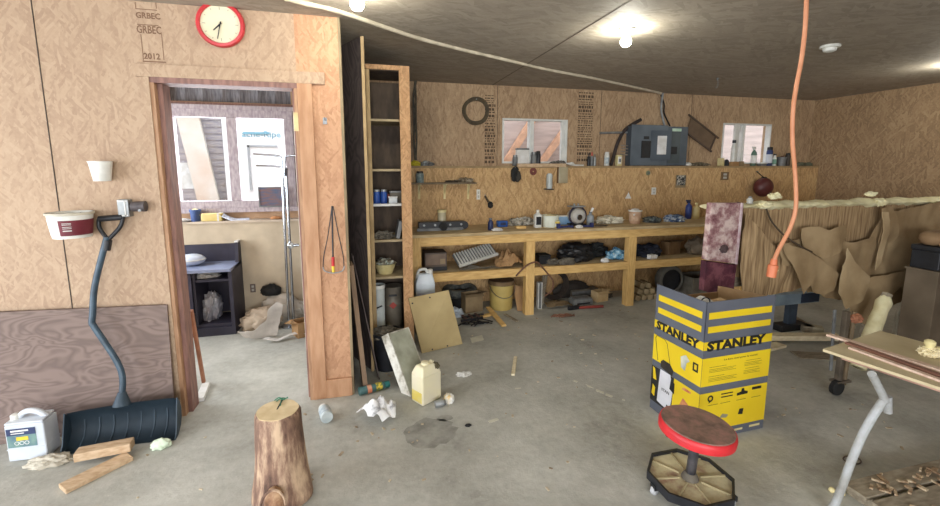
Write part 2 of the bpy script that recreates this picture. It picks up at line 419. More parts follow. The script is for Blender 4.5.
# back room: outer wall, thick lower wall, side wall, divider
ZT0 = PY(230, 103.5, YB).z; ZT1 = PY(230, 91, YB).z
struct('wall_outer', holed(MB(), -2.6, XD-.06, 0, ZC, YB, YB+.12, [W0, (W0[0]+.01, W0[1]-.01, ZT0+.01, ZT1+.03)]), M('outer_wall_osb', (196, 162, 130), (170, 136, 106), 6, .8))
struct('wall_outer_lower', MB().bx(-2.6, XD-.06, YL, YB, 0, 1.0), DRYWALL)
struct('trim_15', MB().bx(-2.6, XD-.06, YL-.02, YB, 1.0, 1.02), M('ledge_board', (206, 190, 170), (184, 166, 146), 7))
mb = MB()
for q in ((YPB, 3.2, 0, ZC), (4.4, YB+.12, 0, ZC), (3.2, 4.4, 0, .8), (3.2, 4.4, 2.1, ZC)): mb.bx(-2.7, -2.6, *q)  # gap in this unseen wall is added to go with the fill lamp
struct('wall_backroom_side', mb, DRYWALL)
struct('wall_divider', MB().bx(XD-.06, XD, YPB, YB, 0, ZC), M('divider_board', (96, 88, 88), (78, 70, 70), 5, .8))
struct('trim_16', MB().bx(W0[0]-.04, W0[1]+.04, YB-.03, YB, ZT0-.05, ZT0), TRIMW)
struct('trim_17', MB().bx(W0[0]-.04, W0[1]+.04, YB-.03, YB, ZT1+.04, ZT1+.09), GREYW)
# corrugated backing above that window
mb = MB()
n = 60; x0, x1 = W0[0], W0[1]
A = []; B = []
for i in range(n+1):
    x = x0 + (x1-x0)*i/n; y = YB+.10 + .018*abs(sin(i*pi/n*7)) - .02
    A.append(mb.v((x, y, ZT0-.02))); B.append(mb.v((x, y, ZT1+.06)))
for i in range(n): mb.f([A[i], A[i+1], B[i+1], B[i]])
struct('trim_18', mb, M('old_tin', (150, 150, 156), (104, 104, 112), 9, .7, stretch=(8, 1, 1)))
struct('wall_right', MB().bx(XR, XR+.12, -3.2, YB+.12, 0, ZC), OSB_RIGHT)
# remaining shell: left wall with the wide garage opening, rear wall
DL0, DL1, DLZ = -2.2, 2.3, 2.2
mb = MB(); mb.bx(XL-.12, XL, -3.2, DL0, 0, ZC); mb.bx(XL-.12, XL, DL1, YP+.12, 0, ZC); mb.bx(XL-.12, XL, DL0, DL1, DLZ, ZC)
struct('wall_left', mb, OSB_NEAR)
mb = MB(); holed(mb, XL-.12, XR+.12, 0, ZC, -3.12, -3.0, [(-2.6, 1.6, .9, 2.1)])  # opening behind the camera is added for fill light
struct('wall_rear', mb, OSB_NEAR)
# ---- windows
def window(name, W, y, fr, mat, split=.5, mull=.05, dy=.04):
    x0, x1, z0, z1 = W
    mb = MB()
    mb.bx(x0, x1, y, y+dy*2, z1-fr, z1); mb.bx(x0, x1, y, y+dy*2, z0, z0+fr); mb.bx(x0, x0+fr, y, y+dy*2, z0+fr, z1-fr); mb.bx(x1-fr, x1, y, y+dy*2, z0+fr, z1-fr)
    xm = x0 + (x1-x0)*split
    mb.bx(xm-mull/2, xm+mull/2, y-.006, y+dy*2, z0+fr, z1-fr)
    w = struct(name, mb, mat, bevel=.004)
    struct('window_pane', MB().bx(x0+fr, xm-mull/2, y+dy-.002, y+dy+.002, z0+fr, z1-fr), GLASS, w)
    struct('window_pane', MB().bx(xm+mull/2, x1-fr, y+dy-.002, y+dy+.002, z0+fr, z1-fr), GLASS, w)
    return w
w1 = window('window_1', W1, YB-.012, .022, VINYL, .44, .05)
struct('sliding_sash', MB().bx(W1[1]-.075, W1[1]-.022, YB+.0, YB+.03, W1[2]+.022, W1[3]-.022), VINYL, w1)
struct('window_latch', MB().bx(W1[1]-.035, W1[1]-.008, YB-.03, YB-.01, 1.78, 1.84), VINYL, w1, bevel=.004)
w2 = window('window_2', W2, YB-.012, .018, VINYL, .42, .035)
struct('sliding_sash', MB().bx(W2[0]+.20, W2[0]+.27, YB+.0, YB+.03, W2[2]+.018, W2[3]-.018), VINYL, w2)
struct('window_sticker', MB().bx(W2[0]+.3, W2[0]+.36, YB+.018, YB+.024, W2[3]-.11, W2[3]-.03), PAPERW, w2)
w0 = window('window_3', W0, YB-.03, .085, GREYW, .51, .09)
x0, x1, z0, z1 = W0
mb = MB(); mb.bx(x0-.03, x1+.03, YB-.05, YB-.03, z1-.012, z1+.03); mb.bx(x0-.03, x1+.03, YB-.05, YB-.03, z0-.03, z0+.015)
struct('window_casing', mb, GREYW, w0)
# ---- outside, seen through the panes
struct('ground', MB().bx(-14, 14, YB+.3, 16, -.3, -.2), M('outside_ground', (176, 172, 164), (150, 146, 136), 3, .9))
struct('ground', MB().bx(-14, XL-.3, -8, YB+.3, -.3, -.2), M('outside_ground', (176, 172, 164), (150, 146, 136), 3, .9))
SH = M('shingle_wall', (190, 178, 172), (146, 144, 158), 6, .9, stretch=(1, 1, 14))
mb = MB(); mb.bx(-5.5, -1.95, 7.6, 8.2, -.2, 3.4)
for k in range(34): mb.bx(-5.5, -1.95, 7.585, 7.6, -.15+k*.1, -.07+k*.1)
t = thing('neighbouring_house', 'shingled house wall with a diagonal white brace outside the doorway window', 'house', (-3.5, 7.9, -.2))
link('shingle_wall', mb, SH, t)
mb = MB(); mb.slab([(-2.75, 7.4, 3.2), (-2.45, 7.4, 3.2), (-1.95, 7.4, -.2), (-2.25, 7.4, -.2)], .06)
link('diagonal_brace', mb, M('white_brace', (214, 206, 196), (206, 184, 166), 3), t)
mb = MB(); mb.slab([(-2.4, 7.38, 2.9), (-1.9, 7.38, 2.55), (-1.9, 7.38, 2.48), (-2.4, 7.38, 2.83)], .1); mb.bx(-1.98, -1.9, 7.4, 8.2, -.2, 3.4)
link('corner_board', mb, M('pale_green_board', (206, 226, 220)), t)
mb = MB(); mb.bx(-2.72, -2.52, 7.57, 7.6, 1.2, 1.6)
link('small_shutter', mb, PAPERW, t)
t = thing('wrapped_building', 'white building with pale blue lettering outside the right-hand pane beyond the doorway', 'building', (-1.0, 6.9, -.2))
link('wall', MB().bx(-1.82, -.35, 6.7, 7.1, -.2, 3.2), M('white_wrap', (244, 244, 244), (236, 238, 240), 2, .8), t)
c = PY(242, 139, 6.69); d = PY(281, 139, 6.69)
link('lettering', text_mb('acne-Ripe', d.x-c.x, .115, frame((c.x, 6.695, c.z), (1, 0, 0), (0, 0, 1)), bold=.012), M('sign_blue', (120, 176, 196)), t)
a = PY(247, 145, 6.69); b = PY(280, 190, 6.69); mb = MB()
mb.bx(a.x, a.x+.03, 6.68, 6.7, b.z, a.z); mb.bx(a.x, b.x, 6.68, 6.7, a.z-.03, a.z)
link('door_outline', mb, M('sign_grey', (170, 176, 180)), t)
a = PY(243, 134, 6.69); mb = MB().bx(a.x, a.x+.34, 6.68, 6.7, a.z, a.z+.03)
link('stripe', mb, M('sign_blue', (120, 176, 196)), t)
# covered lean-to behind the other two windows
t = thing('lean_to', 'pinkish lean-to wall with slanting timbers outside the windows above the ledge', 'shed', (4, 6.4, -.2))
link('wall', MB().bx(.6, 12, 6.4, 6.5, -.2, 3.2), M('lean_to_wall', (190, 170, 160), (166, 150, 142), 2, .8, stretch=(1, 1, 8)), t)
for (xa, za, xb, zb) in ((1.9, 1.2, 2.75, 2.5), (2.45, 1.2, 3.2, 2.2)):
    link('slanting_timber', MB().tube([(xa, 6.3, za), (xb, 6.3, zb)], .07, 4), M('timber_orange', (206, 160, 128)), t)
# ---- back room door leaf
dl = struct('door_1', MB().slab([(-.385, 2.995, .01), (-.50, 3.74, .01), (-.50, 3.74, 2.0), (-.385, 2.995, 2.0)], .035, Vector((1, .15, 0)).normalized()), M('door_leaf', (216, 206, 190), (200, 190, 174), 3))
k = at(299, 3.68, 1.0); kz = PY(300, 245, 3.68).z
mb = MB(); mb.cyl((-.50, 3.68, kz), (-.545, 3.68, kz), .012, n=12); mb.blob((-.565, 3.68, kz), (.025, .03, .03), 0, 1, flat=False, sub=3)
struct('door_knob', mb, CHROME, dl, smooth=True)
mb = MB(); a = PY(296, 122, YP)
mb.bx(XJ1-.028, XJ1-.002, YP-.016, YP-.011, a.z-.055, a.z+.055)
for s_ in (-.04, 0, .04): mb.cyl((XJ1-.015, YP-.016, a.z+s_), (XJ1-.015, YP-.02, a.z+s_), .004, n=8)
struct('door_hinge', mb, M('brass_hinge', (206, 186, 140), (180, 160, 110), 10, .5, .5), dl)
# ---- printed stamps on the sheets
INK = M('stamp_ink', (128, 98, 76), (112, 84, 64), 40, .8)
def lines_mb(rects, y): 
    mb = MB()
    for (xa, xb, za, zb) in rects: mb.bx(xa, xb, y, y+.001, za, zb)
    return mb
def wallpx(xa, ya, xb, yb, Y):
    p = PY(xa, ya, Y); q = PY(xb, yb, Y); return p.x, q.x, q.z, p.z
y_ = YP-.0012
R = []
a, b, zb, za = wallpx(135, 4, 162, 63, YP)
R += [(a, b, PY(135, 9, YP).z, PY(135, 9, YP).z+.004), (a, b, PY(135, 24.5, YP).z, PY(135, 24.5, YP).z+.004), (a+.01, b+.02, PY(139, 61.5, YP).z, PY(139, 61.5, YP).z+.006)]
R += [(a+.012, a+.015, PY(138, 60, YP).z, PY(138, 34, YP).z), (b+.01, b+.013, PY(163, 60, YP).z, PY(163, 34, YP).z), (a, a+.004, PY(135, 9, YP).z, PY(135, 2, YP).z), (b-.004, b, PY(161, 9, YP).z, PY(161, 2, YP).z)]
struct('grade_stamp', lines_mb(R, y_), INK, wp)
for body, (px0, py0, px1, py1), bold in (('GRBEC', (137, 33, 161, 26), .02), ('2012', (144, 59, 160, 53), .03), ('GRBEC', (136, 18, 160, 13), .03)):
    p = PY(px0, py0, YP); q = PY(px1, py1, YP)
    struct('stamp_lettering', text_mb(body, q.x-p.x, q.z-p.z-.003, frame((p.x, YP, p.z), (1, 0, 0), (0, 0, 1)), bold=bold), INK, wp)
wb = bpy.data.objects['wall_back']
def column(px0, px1, py0, py1, seed):
    rnd = random.Random(seed); R = []
    y = py0
    a, b, _, _ = wallpx(px0, py0, px1, py1, YB)
    while y < py1:
        h = rnd.choice((.8, 1.2, 2.6)); z1 = PY(px0, y, YB).z; z0 = PY(px0, y+h, YB).z
        x = a
        while x < b-.012:
            w = rnd.uniform(.012, .035); R.append((x, min(x+w, b), z0, z1)); x += w + rnd.uniform(.006, .014)
        y += h + rnd.uniform(.9, 1.8)
    struct('grade_stamp', lines_mb(R, YB-.0012), M('stamp_ink_dark', (92, 74, 56), (80, 62, 46), 40, .8), wb)
column(485, 495, 95, 162, 3); column(579, 591, 92, 162, 9)
for k, px in enumerate((497, 600, 690)):
    a = PY(px, 130, YB)
    struct('sheet_joint', MB().bx(a.x, a.x+.005, YB-.0015, YB+.01, 1.55, ZC), M('seam_dark', (70, 60, 50)), wb)
# ================================================================== LIGHT AND CAMERA
cd = bpy.data.cameras.new('camera'); cam = bpy.data.objects.new('camera', cd); COL.objects.link(cam)
cam.location = (0, 0, H); cam.rotation_euler = (pi/2 - PIT, 0, -YAW); cd.sensor_width = 36; cd.lens = F/940*36; cd.shift_y = (PYC - 253)/940
cd.clip_start = .02; scn.camera = cam
wd = bpy.data.worlds.new('world'); scn.world = wd; wd.use_nodes = True
bg = wd.node_tree.nodes['Background']; bg.inputs['Color'].default_value = (.86, .92, 1, 1); bg.inputs['Strength'].default_value = 3.2
def area(name, loc, rot, sx, sy, power, col):
    l = bpy.data.lights.new(name, 'AREA'); l.shape = 'RECTANGLE'; l.size = sx; l.size_y = sy; l.energy = power; l.color = col
    o = bpy.data.objects.new(name, l); COL.objects.link(o); o.location = loc; o.rotation_euler = rot
    return o
area('garage_daylight', (XL-.05, (DL0+DL1)/2, DLZ/2), (0, -pi/2, 0), DLZ, DL1-DL0, 165, (.88, .93, 1.0))
area('rear_fill', (-.5, -3.05, 1.5), (pi/2, 0, 0), 4.2, 1.2, 190, (.95, .97, 1.0))  # added fill lamp behind the camera, lifts the whole shop
area('doorway_window_daylight', ((W0[0]+W0[1])/2, YB+.2, (W0[2]+W0[3])/2), (-pi/2, 0, 0), W0[1]-W0[0], W0[3]-W0[2], 45, (.86, .93, 1.0))
area('backroom_fill', (-2.72, 3.8, 1.45), (0, -pi/2, 0), 1.3, 1.2, 58, (.86, .93, 1.0))  # added lamp that brightens the back room; no window is known here
BULB = emit('glowing_bulb', (252, 250, 236), 330)
def ceiling_lamp(px, py, label, X=None, Y=None):
    p = PZ(px, py, ZC-.07)
    if X is not None: p.x, p.y = X, Y
    t = thing('ceiling_lamp', label, 'lamp', (p.x, p.y, ZC), 'bare bulbs on the ceiling')
    link('lamp_holder', MB().lathe([(.058, 0), (.056, -.012), (.034, -.024), (.026, -.04)], (p.x, p.y, ZC)), WHITEP, t, smooth=True)
    mb = MB(); mb.lathe([(.016, -.038), (.02, -.05), (.034, -.075), (.034, -.09), (.022, -.108), (.004, -.114)], (p.x, p.y, ZC))
    link('bulb', mb, BULB, t, smooth=True)
ceiling_lamp(626, 40, 'glowing bare bulb on the ceiling above the middle of the shop')
ceiling_lamp(357, 2, 'glowing bare bulb at the top edge above the narrow cabinet')
ceiling_lamp(0, 0, 'bare bulb on the ceiling to the far right, its glow on the ceiling', 5.15, 2.75)
vs = scn.view_settings; scn.display_settings.display_device = 'sRGB'
vs.view_transform = 'Standard'; vs.look = 'None'; vs.gamma = 1; vs.exposure = 0.0
# ================================================================== SMALL-OBJECT BUILDERS
def px_size(Y, X): return (X*SY + Y*CY)/F           # metres per pixel at a place
def bottle(name, label, cat, p, h, r, mb_, mc, ml=None, spray=False, group=None, neck=.35, n=18, sq=False):
    t = thing(name, label, cat, p, group); p = Vector(p)
    if sq:
        mb = MB(); mb.box(p + Vector((0, 0, h*.38)), (2*r, 1.5*r, h*.76)); mb.lathe([(r*.8, h*.76), (r*.4, h*.86), (r*.32, h*.9)], p, n)
        link('body', mb, mb_, t, smooth=True, bevel=min(.012, r*.3))
    else:
        link('body', MB().lathe([(r*.9, 0), (r, h*.03), (r, h*.62), (r*.85, h*.72), (r*neck, h*.82), (r*neck, h*.9)], p, n), mb_, t, smooth=True)
    if spray:
        mb = MB(); mb.lathe([(r*.45, h*.86), (r*.45, h*.93), (r*.3, h*.94), (r*.3, h)], p, 12); mb.box(p + Vector((-r*.35, 0, h*.98)), (r*1.5, r*.5, h*.08)); mb.box(p + Vector((-r*.7, 0, h*.9)), (r*.2, r*.3, h*.12))
        link('trigger', mb, mc, t)
    else:
        link('cap', MB().lathe([(r*neck*1.25, h*.88), (r*neck*1.25, h*.99), (r*neck*.9, h)], p, 14), mc, t, smooth=True)
    if ml:
        if sq: link('label', MB().box(p + Vector((0, -.75*r-.001, h*.4)), (1.5*r, .002, h*.45)), ml, t)
        else: link('label', MB().lathe([(r*1.01, h*.14), (r*1.015, h*.15), (r*1.015, h*.55), (r*1.01, h*.56)], p, n, caps=False), ml, t, smooth=True)
    return t
def spray_can(name, label, cat, p, h, r, mb_, mc, ml=None, group=None, R=None):
    t = thing(name, label, cat, p, group)
    link('body', MB().lathe([(r*.95, 0), (r, h*.02), (r, h*.78), (r*.8, h*.84), (r*.55, h*.86)], p, 18, R), mb_, t, smooth=True)
    link('cap', MB().lathe([(r*.85, h*.84), (r*.85, h*.98), (r*.75, h)], p, 18, R), mc, t, smooth=True)
    if ml: link('label', MB().lathe([(r*1.015, h*.15), (r*1.02, h*.16), (r*1.02, h*.6), (r*1.015, h*.61)], p, 18, R, caps=False), ml, t, smooth=True)
    return t
def tub(name, label, cat, p, h, r0, r1, mb_, mr=None, handle=None, fill=None, ml=None, group=None, n=28):
    t = thing(name, label, cat, p, group); w = max(.003, r1*.04)
    link('body', MB().lathe([(r0, 0), (r1, h), (r1-w, h), (r0-w, w*2), (0.001, w*2)], p, n), mb_, t, smooth=True)
    link('rim', MB().lathe([(r1-w*.5, h-.02), (r1+w*1.6, h-.018), (r1+w*1.6, h-.002), (r1-w*.5, h)], p, n, caps=False), mr or mb_, t, smooth=True)
    if handle:
        q = Vector(p); pts = [q + Vector((r1*1.05*cos(a), -.02-r1*.75*sin(a), h*.85 - r1*.75*sin(a)*.9)) for a in [pi*i/14 for i in range(15)]]
        link('handle', MB().tube(pts, .003, 6), handle, t, smooth=True)
    if fill: link('contents', MB().blob(Vector(p)+Vector((0, 0, h*.72)), (r1*.86, r1*.86, h*.34), .25, 3, hash(name) % 50, 3, flat=False), fill, t)
    if ml: link('label', MB().lathe([(r0+(r1-r0)*.22+.002, h*.2), (r0+(r1-r0)*.78+.002, h*.78)], p, n, caps=False), ml, t, smooth=True)
    return t
def crate_box(name, label, cat, c, d, mat, rz=0, flaps=None, group=None, th=.006, fm=None):
    """open-topped box: c = centre of the base"""
    t = thing(name, label, cat, c, group); T = Matrix.Translation(Vector(c)) @ Matrix.Rotation(rz, 4, 'Z'); x, y, h = d
    mb = MB(T); mb.bx(-x/2, x/2, -y/2, y/2, 0, th); mb.bx(-x/2, x/2, -y/2, -y/2+th, th, h); mb.bx(-x/2, x/2, y/2-th, y/2, th, h); mb.bx(-x/2, -x/2+th, -y/2+th, y/2-th, th, h); mb.bx(x/2-th, x/2, -y/2+th, y/2-th, th, h)
    link('box_body', mb, mat, t)
    for k, (sx, sy) in enumerate(flaps or ()):
        mb = MB(T); fl = .5*(x if sx else y)*.8
        if sy: mb.slab([(-x/2, sy*y/2, h), (x/2, sy*y/2, h), (x/2*.98, sy*(y/2+fl*.8), h-fl*.35*(k % 2*2-1)*-1), (-x/2*.98, sy*(y/2+fl*.8), h-fl*.3)], .004)
        else: mb.slab([(sx*x/2, -y/2, h), (sx*x/2, y/2, h), (sx*(x/2+fl*.8), y/2*.98, h-fl*.3), (sx*(x/2+fl*.8), -y/2*.98, h+fl*.2)], .004)
        link('flap', mb, fm or mat, t)
    return t
def rag(name, label, cat, c, d, mat, seed, amp=.35, freq=2.2, group=None, sub=4, R=None, smooth=True):
    """c = point on the surface it lies on"""
    c = Vector(c); cc = c + Vector((0, 0, d[2]*.55))
    return one(name, label, cat, MB().blob(cc, d, amp, freq, seed, sub, flat=c.z+.001, R=R), mat, c, group, smooth)
def board(name, label, cat, a, b, w, th, mat, group=None, up=(0, 0, 1), base=None):
    """squared timber from a to b (centre line)"""
    a, b = Vector(a), Vector(b); x = (b-a).normalized(); z = Vector(up); z = (z - x*z.dot(x)).normalized(); y = z.cross(x)
    R = Matrix((x, y, z)).transposed()
    return one(name, label, cat, MB().box((a+b)/2, ((b-a).length, w, th), R), mat, base if base is not None else (a+b)/2 - z*th/2, group, bevel=min(.004, th*.2))
# ================================================================== NEAR PARTITION: things on and against it
# clock
c = PY(220.5, 24.2, YP-.02); t = thing('wall_clock', 'round red-rimmed wall clock above the doorway', 'clock', (c.x, YP, c.z))
RW = Matrix.Rotation(pi/2, 3, 'X')          # local z -> -Y
cc = (c.x, YP, c.z); r = .125
link('rim', MB().lathe([(r*.8, .002), (r, .004), (r*1.02, .02), (r*.97, .034), (r*.86, .036), (r*.82, .024)], cc, 40, RW, caps=False), M('clock_red', (200, 58, 62), (180, 44, 52), 6, .4), t, smooth=True)
link('face', MB().lathe([(.001, .004), (r*.84, .004), (r*.84, .022), (.001, .022)], cc, 40, RW), M('clock_face', (226, 220, 190), (216, 208, 176), 4, .6), t)
def hand(ang, L, w, y):
    d = Vector((sin(ang), 0, cos(ang))); q = Vector((cos(ang), 0, -sin(ang)))
    o = Vector((c.x, YP-y, c.z)); return MB().slab([o - d*L*.15 - q*w, o - d*L*.15 + q*w, o + d*L + q*w*.6, o + d*L - q*w*.6], .002, (0, -1, 0))
link('hour_hand', hand(radians(227), .052, .0042, .0235), BLACKP, t); link('minute_hand', hand(radians(193), .085, .003, .027), BLACKP, t)
for k in range(12):
    a = k*pi/6; d = Vector((sin(a), 0, cos(a))); q = Vector((cos(a), 0, -sin(a))); o = Vector((c.x, YP-.0225, c.z)); L = .016 if k % 3 == 0 else .008
    link('hour_mark', MB().slab([o + d*r*.74 - q*.002, o + d*r*.74 + q*.002, o + d*(r*.74-L) + q*.002, o + d*(r*.74-L) - q*.002], .0005, (0, -1, 0)), M('clock_marks', (170, 166, 146)), t)
# measuring cup
p = PY(102.5, 181, YP-.055); t = thing('measuring_cup', 'small white measuring cup hung on the particle-board wall', 'cup', (p.x, YP-.055, p.z))
sz = px_size(YP, -1.35); h = 19*sz
link('body', MB().lathe([(h*.36, 0), (h*.5, h), (h*.47, h), (h*.34, .006), (.001, .006)], p, 28), WHITEP, t, smooth=True)
link('spout', MB().slab([(p.x-h*.44, p.y-.02, p.z+h*.98), (p.x-h*.60, p.y, p.z+h*1.0), (p.x-h*.44, p.y+.02, p.z+h*.98), (p.x-h*.40, p.y, p.z+h*.6)], .003), WHITEP, t)
link('hook', MB().tube([(p.x+.02, YP, p.z+h*.95), (p.x+.02, YP-.02, p.z+h*.95)], .003, 6), STEEL, t)
# ice-cream tub
p = PY(73, 237, YP-.1); t = thing('ice_cream_tub', 'short white tub with a maroon label hung on the wall left of the shovel grip', 'tub', (p.x, YP-.1, p.z))
h = 24*sz; r0, r1 = .082, .098
link('body', MB().lathe([(r0, 0), (r1, h), (r1-.004, h), (r0-.004, .006), (.001, .006)], p, 36), WHITEP, t, smooth=True)
link('rim', MB().lathe([(r1-.002, h-.014), (r1+.005, h-.012), (r1+.005, h), (r1-.004, h)], p, 36, caps=False), M('dusty_white', (206, 198, 180)), t, smooth=True)
def arc_band(p, r0, r1, z0, z1, a0, a1, n=16, off=.0015):
    mb = MB(); A = []; B = []; p = Vector(p)
    for i in range(n+1):
        a = a0 + (a1-a0)*i/n
        A.append(mb.v(p + Vector(((r0+off)*cos(a), (r0+off)*sin(a), z0)))); B.append(mb.v(p + Vector(((r1+off)*cos(a), (r1+off)*sin(a), z1))))
    for i in range(n): mb.f([A[i], A[i+1], B[i+1], B[i]])
    return mb
rr = lambda f_: r0 + (r1-r0)*f_
link('label', arc_band(p, rr(.12), rr(.72), h*.12, h*.72, radians(-95), radians(20)), M('maroon_label', (118, 40, 52), (100, 32, 44), 9, .5), t, smooth=True)
link('label_panel', arc_band(p, rr(.12), rr(.78), h*.12, h*.78, radians(-175), radians(-100)), PAPERW, t, smooth=True)
mb = arc_band(p, rr(.3), rr(.34), h*.3, h*.34, radians(-85), radians(-62), off=.003)
for z_ in (.4, .46, .55, .6): 
    q = arc_band(p, rr(z_), rr(z_+.02), h*z_, h*(z_+.02), radians(-85), radians(-62), off=.003); tmp = bpy.data.meshes.new('x'); q.bm.to_mesh(tmp); mb.bm.from_mesh(tmp); q.bm.free(); bpy.data.meshes.remove(tmp)
link('printed_lines', mb, PAPERW, t)
link('contents', MB().lathe([(.001, h*.62), (rr(.6)-.006, h*.6), (rr(.6)-.006, h*.62)], p, 30), M('tan_dust', (206, 182, 142), (186, 160, 118), 20, .9), t)
link('hanging_wire', MB().tube([(p.x, YP, p.z+h*.9), (p.x, YP-.012, p.z+h*.9)], .003, 6), STEEL, t)
# metal electrical box with a conduit stub
a, b, z0, z1 = wallpx(121, 199, 134, 216, YP); t = thing('junction_box', 'small metal junction box with a side fitting on the wall by the shovel grip', 'box', ((a+b)/2, YP, z0))
link('cover', MB().bx(a, b, YP-.05, YP, z0, z1), GALV, t, bevel=.004)
mb = MB(); mb.bx(a+.006, b-.006, YP-.053, YP-.05, z0+.006, z0+.012); mb.bx(b-.02, b-.014, YP-.053, YP-.05, z0+.006, z1-.006); mb.bx(a+.006, b-.006, YP-.053, YP-.05, z1-.012, z1-.006)
link('cover_edge', mb, PAPERW, t)
a2, b2, z2, z3 = wallpx(134, 199, 149, 213, YP)
link('fitting', MB().cyl((a2, YP-.03, (z2+z3)/2), (b2, YP-.03, (z2+z3)/2), .028, .03, 16), M('dull_iron', (104, 98, 98), (78, 72, 74), 12, .6, .3), t, smooth=True)
link('screw', MB().cyl((b2-.02, YP-.062, (z2+z3)/2-.02), (b2-.02, YP-.055, (z2+z3)/2-.02), .008, n=10), GALV, t)
# plywood sheet leaning on the partition
pts = [PZ(171, 402), PZ(171, 402), PY(167, 305, YP-.03), PY(-60, 315, YP-.03)]
pts[1] = Vector((pts[2].x+.0, 2.80, .002)); pts[0] = Vector((-2.5, 2.80, .002))
one('plywood_sheet', 'wide weathered plywood sheet leaning on the wall behind the shovel', 'plywood', MB().slab(pts, .014, (0, 1, .06)), PLY_DARK, ((pts[0].x+pts[1].x)/2, 2.80, 0), bevel=.001)
# snow shovel
DKGREEN = M('shovel_plastic', (50, 66, 78), (36, 52, 64), 7, .6)
xa, xb = PZ(66, 450).x, PZ(177, 437).x
t = thing('snow_shovel', 'dark snow pusher shovel with a bent shaft leaning on the plywood sheet', 'shovel', ((xa+xb)/2, 2.66, 0))
prof = [(2.60, .004), (2.645, .012), (2.69, .05), (2.71, .10), (2.715, .16), (2.70, .215), (2.675, .25)]
zt_l, zt_r = PY(60, 413, 2.69).z, PY(171, 397, 2.69).z
mb = MB(); nx = 28; grid = []
for i in range(nx+1):
    u = i/nx; k = (zt_l + (zt_r-zt_l)*u)/.25; x = xa + (xb-xa)*u; row = []
    bow = .03*(1-(2*u-1)**2); ins = 0
    for j, (y, z) in enumerate(prof):
        rib = .003 if (i % 4 == 2 and 1 < j < 6) else 0
        row.append(mb.v((x + (.012 if j == 6 else 0)*(1 if u < .5 else -1)*(abs(2*u-1) > .9), y + bow*.6 - rib, z*k)))
    grid.append(row)
fc = []
for i in range(nx):
    for j in range(len(prof)-1): fc.append(mb.f([grid[i][j], grid[i+1][j], grid[i+1][j+1], grid[i][j+1]]))
bmesh.ops.solidify(mb.bm, geom=fc, thickness=.006)
for u in (0, 1):                     # end cheeks
    x = xa + (xb-xa)*u; k = (zt_l + (zt_r-zt_l)*u)/.25
    mb.slab([(x, y, z*k) for y, z in prof] + [(x, 2.63, .05)], .006, (1, 0, 0))
link('scoop', mb, DKGREEN, t, smooth=True)
for i in range(1, 8):
    u = i/8; x = xa + (xb-xa)*u; k = (zt_l + (zt_r-zt_l)*u)/.25; bow = .03*(1-(2*u-1)**2)*.6
    link('rib', MB().tube([(x, y + bow - .002, z*k) for y, z in prof[1:5]], .004, 6), DKGREEN, t, smooth=True)
s0 = PY(121, 402, 2.705); s1 = PY(121, 370, 2.735); s2 = PY(92, 323, 2.78); s3 = PY(95, 285, 2.80); s4 = PY(107, 237, 2.82)
link('shaft', MB().tube(smooth_path([s0, s1, s2.lerp(s1, .12), s2, s2.lerp(s3, .25), s3, s4], 5), .016, 12), M('shaft_blue', (58, 80, 96), (40, 58, 72), 12, .4), t, smooth=True)
link('socket', MB().tube([PY(122, 405, 2.70), PY(122, 392, 2.715)], [.045, .02], 10), DKGREEN, t, smooth=True)
g0, g1, g2 = PY(99, 219, 2.835), PY(123, 217, 2.835), PY(108, 240, 2.82)
mb = MB(); mb.tube([g0, g1], .017, 12); mb.tube(smooth_path([g0, PY(99.5, 228, 2.83), g2]), .011, 10); mb.tube(smooth_path([g1, PY(120, 227, 2.83), g2]), .011, 10); mb.tube([g2, PY(106.5, 250, 2.82)], .02, 12)
link('grip', mb, BLACKP, t, smooth=True)
# washer-fluid jug
a, b = PZ(9, 463), PZ(47, 459); t = thing('fluid_jug', 'white fluid jug with a blue and green label beside the snow shovel', 'jug', ((a+b)/2))
w = b.x - a.x; ang = -.02; T = Matrix.Translation((a+b)/2 + Vector((0, .06, 0))) @ Matrix.Rotation(ang, 4, 'Z'); dp = .105; hj = .205
MILK = M('milky_plastic', (206, 212, 218), (186, 192, 200), 6, .4)
mb = MB(T); mb.bx(-w/2, w/2, -dp/2, dp/2, .002, hj)
mb.slab([(-w/2, -dp/2, hj), (w/2, -dp/2, hj), (w*.45, dp/2, hj+.005), (-w/2, dp/2, hj+.005)], .012)
link('body', mb, MILK, t, bevel=.012, seg=3)
mb = MB(T); mb.tube(smooth_path([(w*.42, .0, hj+.004), (w*.25, 0, hj+.035), (0, 0, hj+.048), (-w*.2, 0, hj+.035), (-w*.3, 0, hj+.006)]), .015, 10)
link('handle', mb, MILK, t, smooth=True)
mb = MB(T); mb.lathe([(.024, hj+.008), (.024, hj+.034), (.02, hj+.037)], (-w*.36, 0, 0), 16); link('cap', mb, WHITEP, t, smooth=True)
lx0, lx1 = -w*.46, w*.28; yl = -dp/2 - .0015
lab = link('label', MB(T).bx(lx0, lx1, yl, yl+.0015, .08, .185), M('label_green', (86, 116, 128), (120, 150, 140), 20, .5), t)
link('label_band', MB(T).bx(lx0, lx1, yl-.0008, yl, .148, .185), M('label_navy', (52, 64, 104)), lab)
link('label_badge', MB(T).bx(lx0+.04, lx1-.035, yl-.0012, yl, .118, .138), YELLOW, lab)
mb = MB(T); mb.bx(lx0+.02, lx1-.03, yl-.0014, yl, .168, .177); mb.bx(lx0+.02, lx1-.05, yl-.0014, yl, .156, .161)
for k in range(3):
    mb.lathe([(.0105, 0), (.0105, .0006), (.008, .0006), (.008, 0)], (lx0+.04+k*.022, yl-.0003, .103), 20, RW, caps=False)
link('label_print', mb, PAPERW, lab)
link('seam_line', MB(T).bx(-w/2-.001, w/2+.001, -dp/2-.002, dp/2, .068, .073), MILK, t)
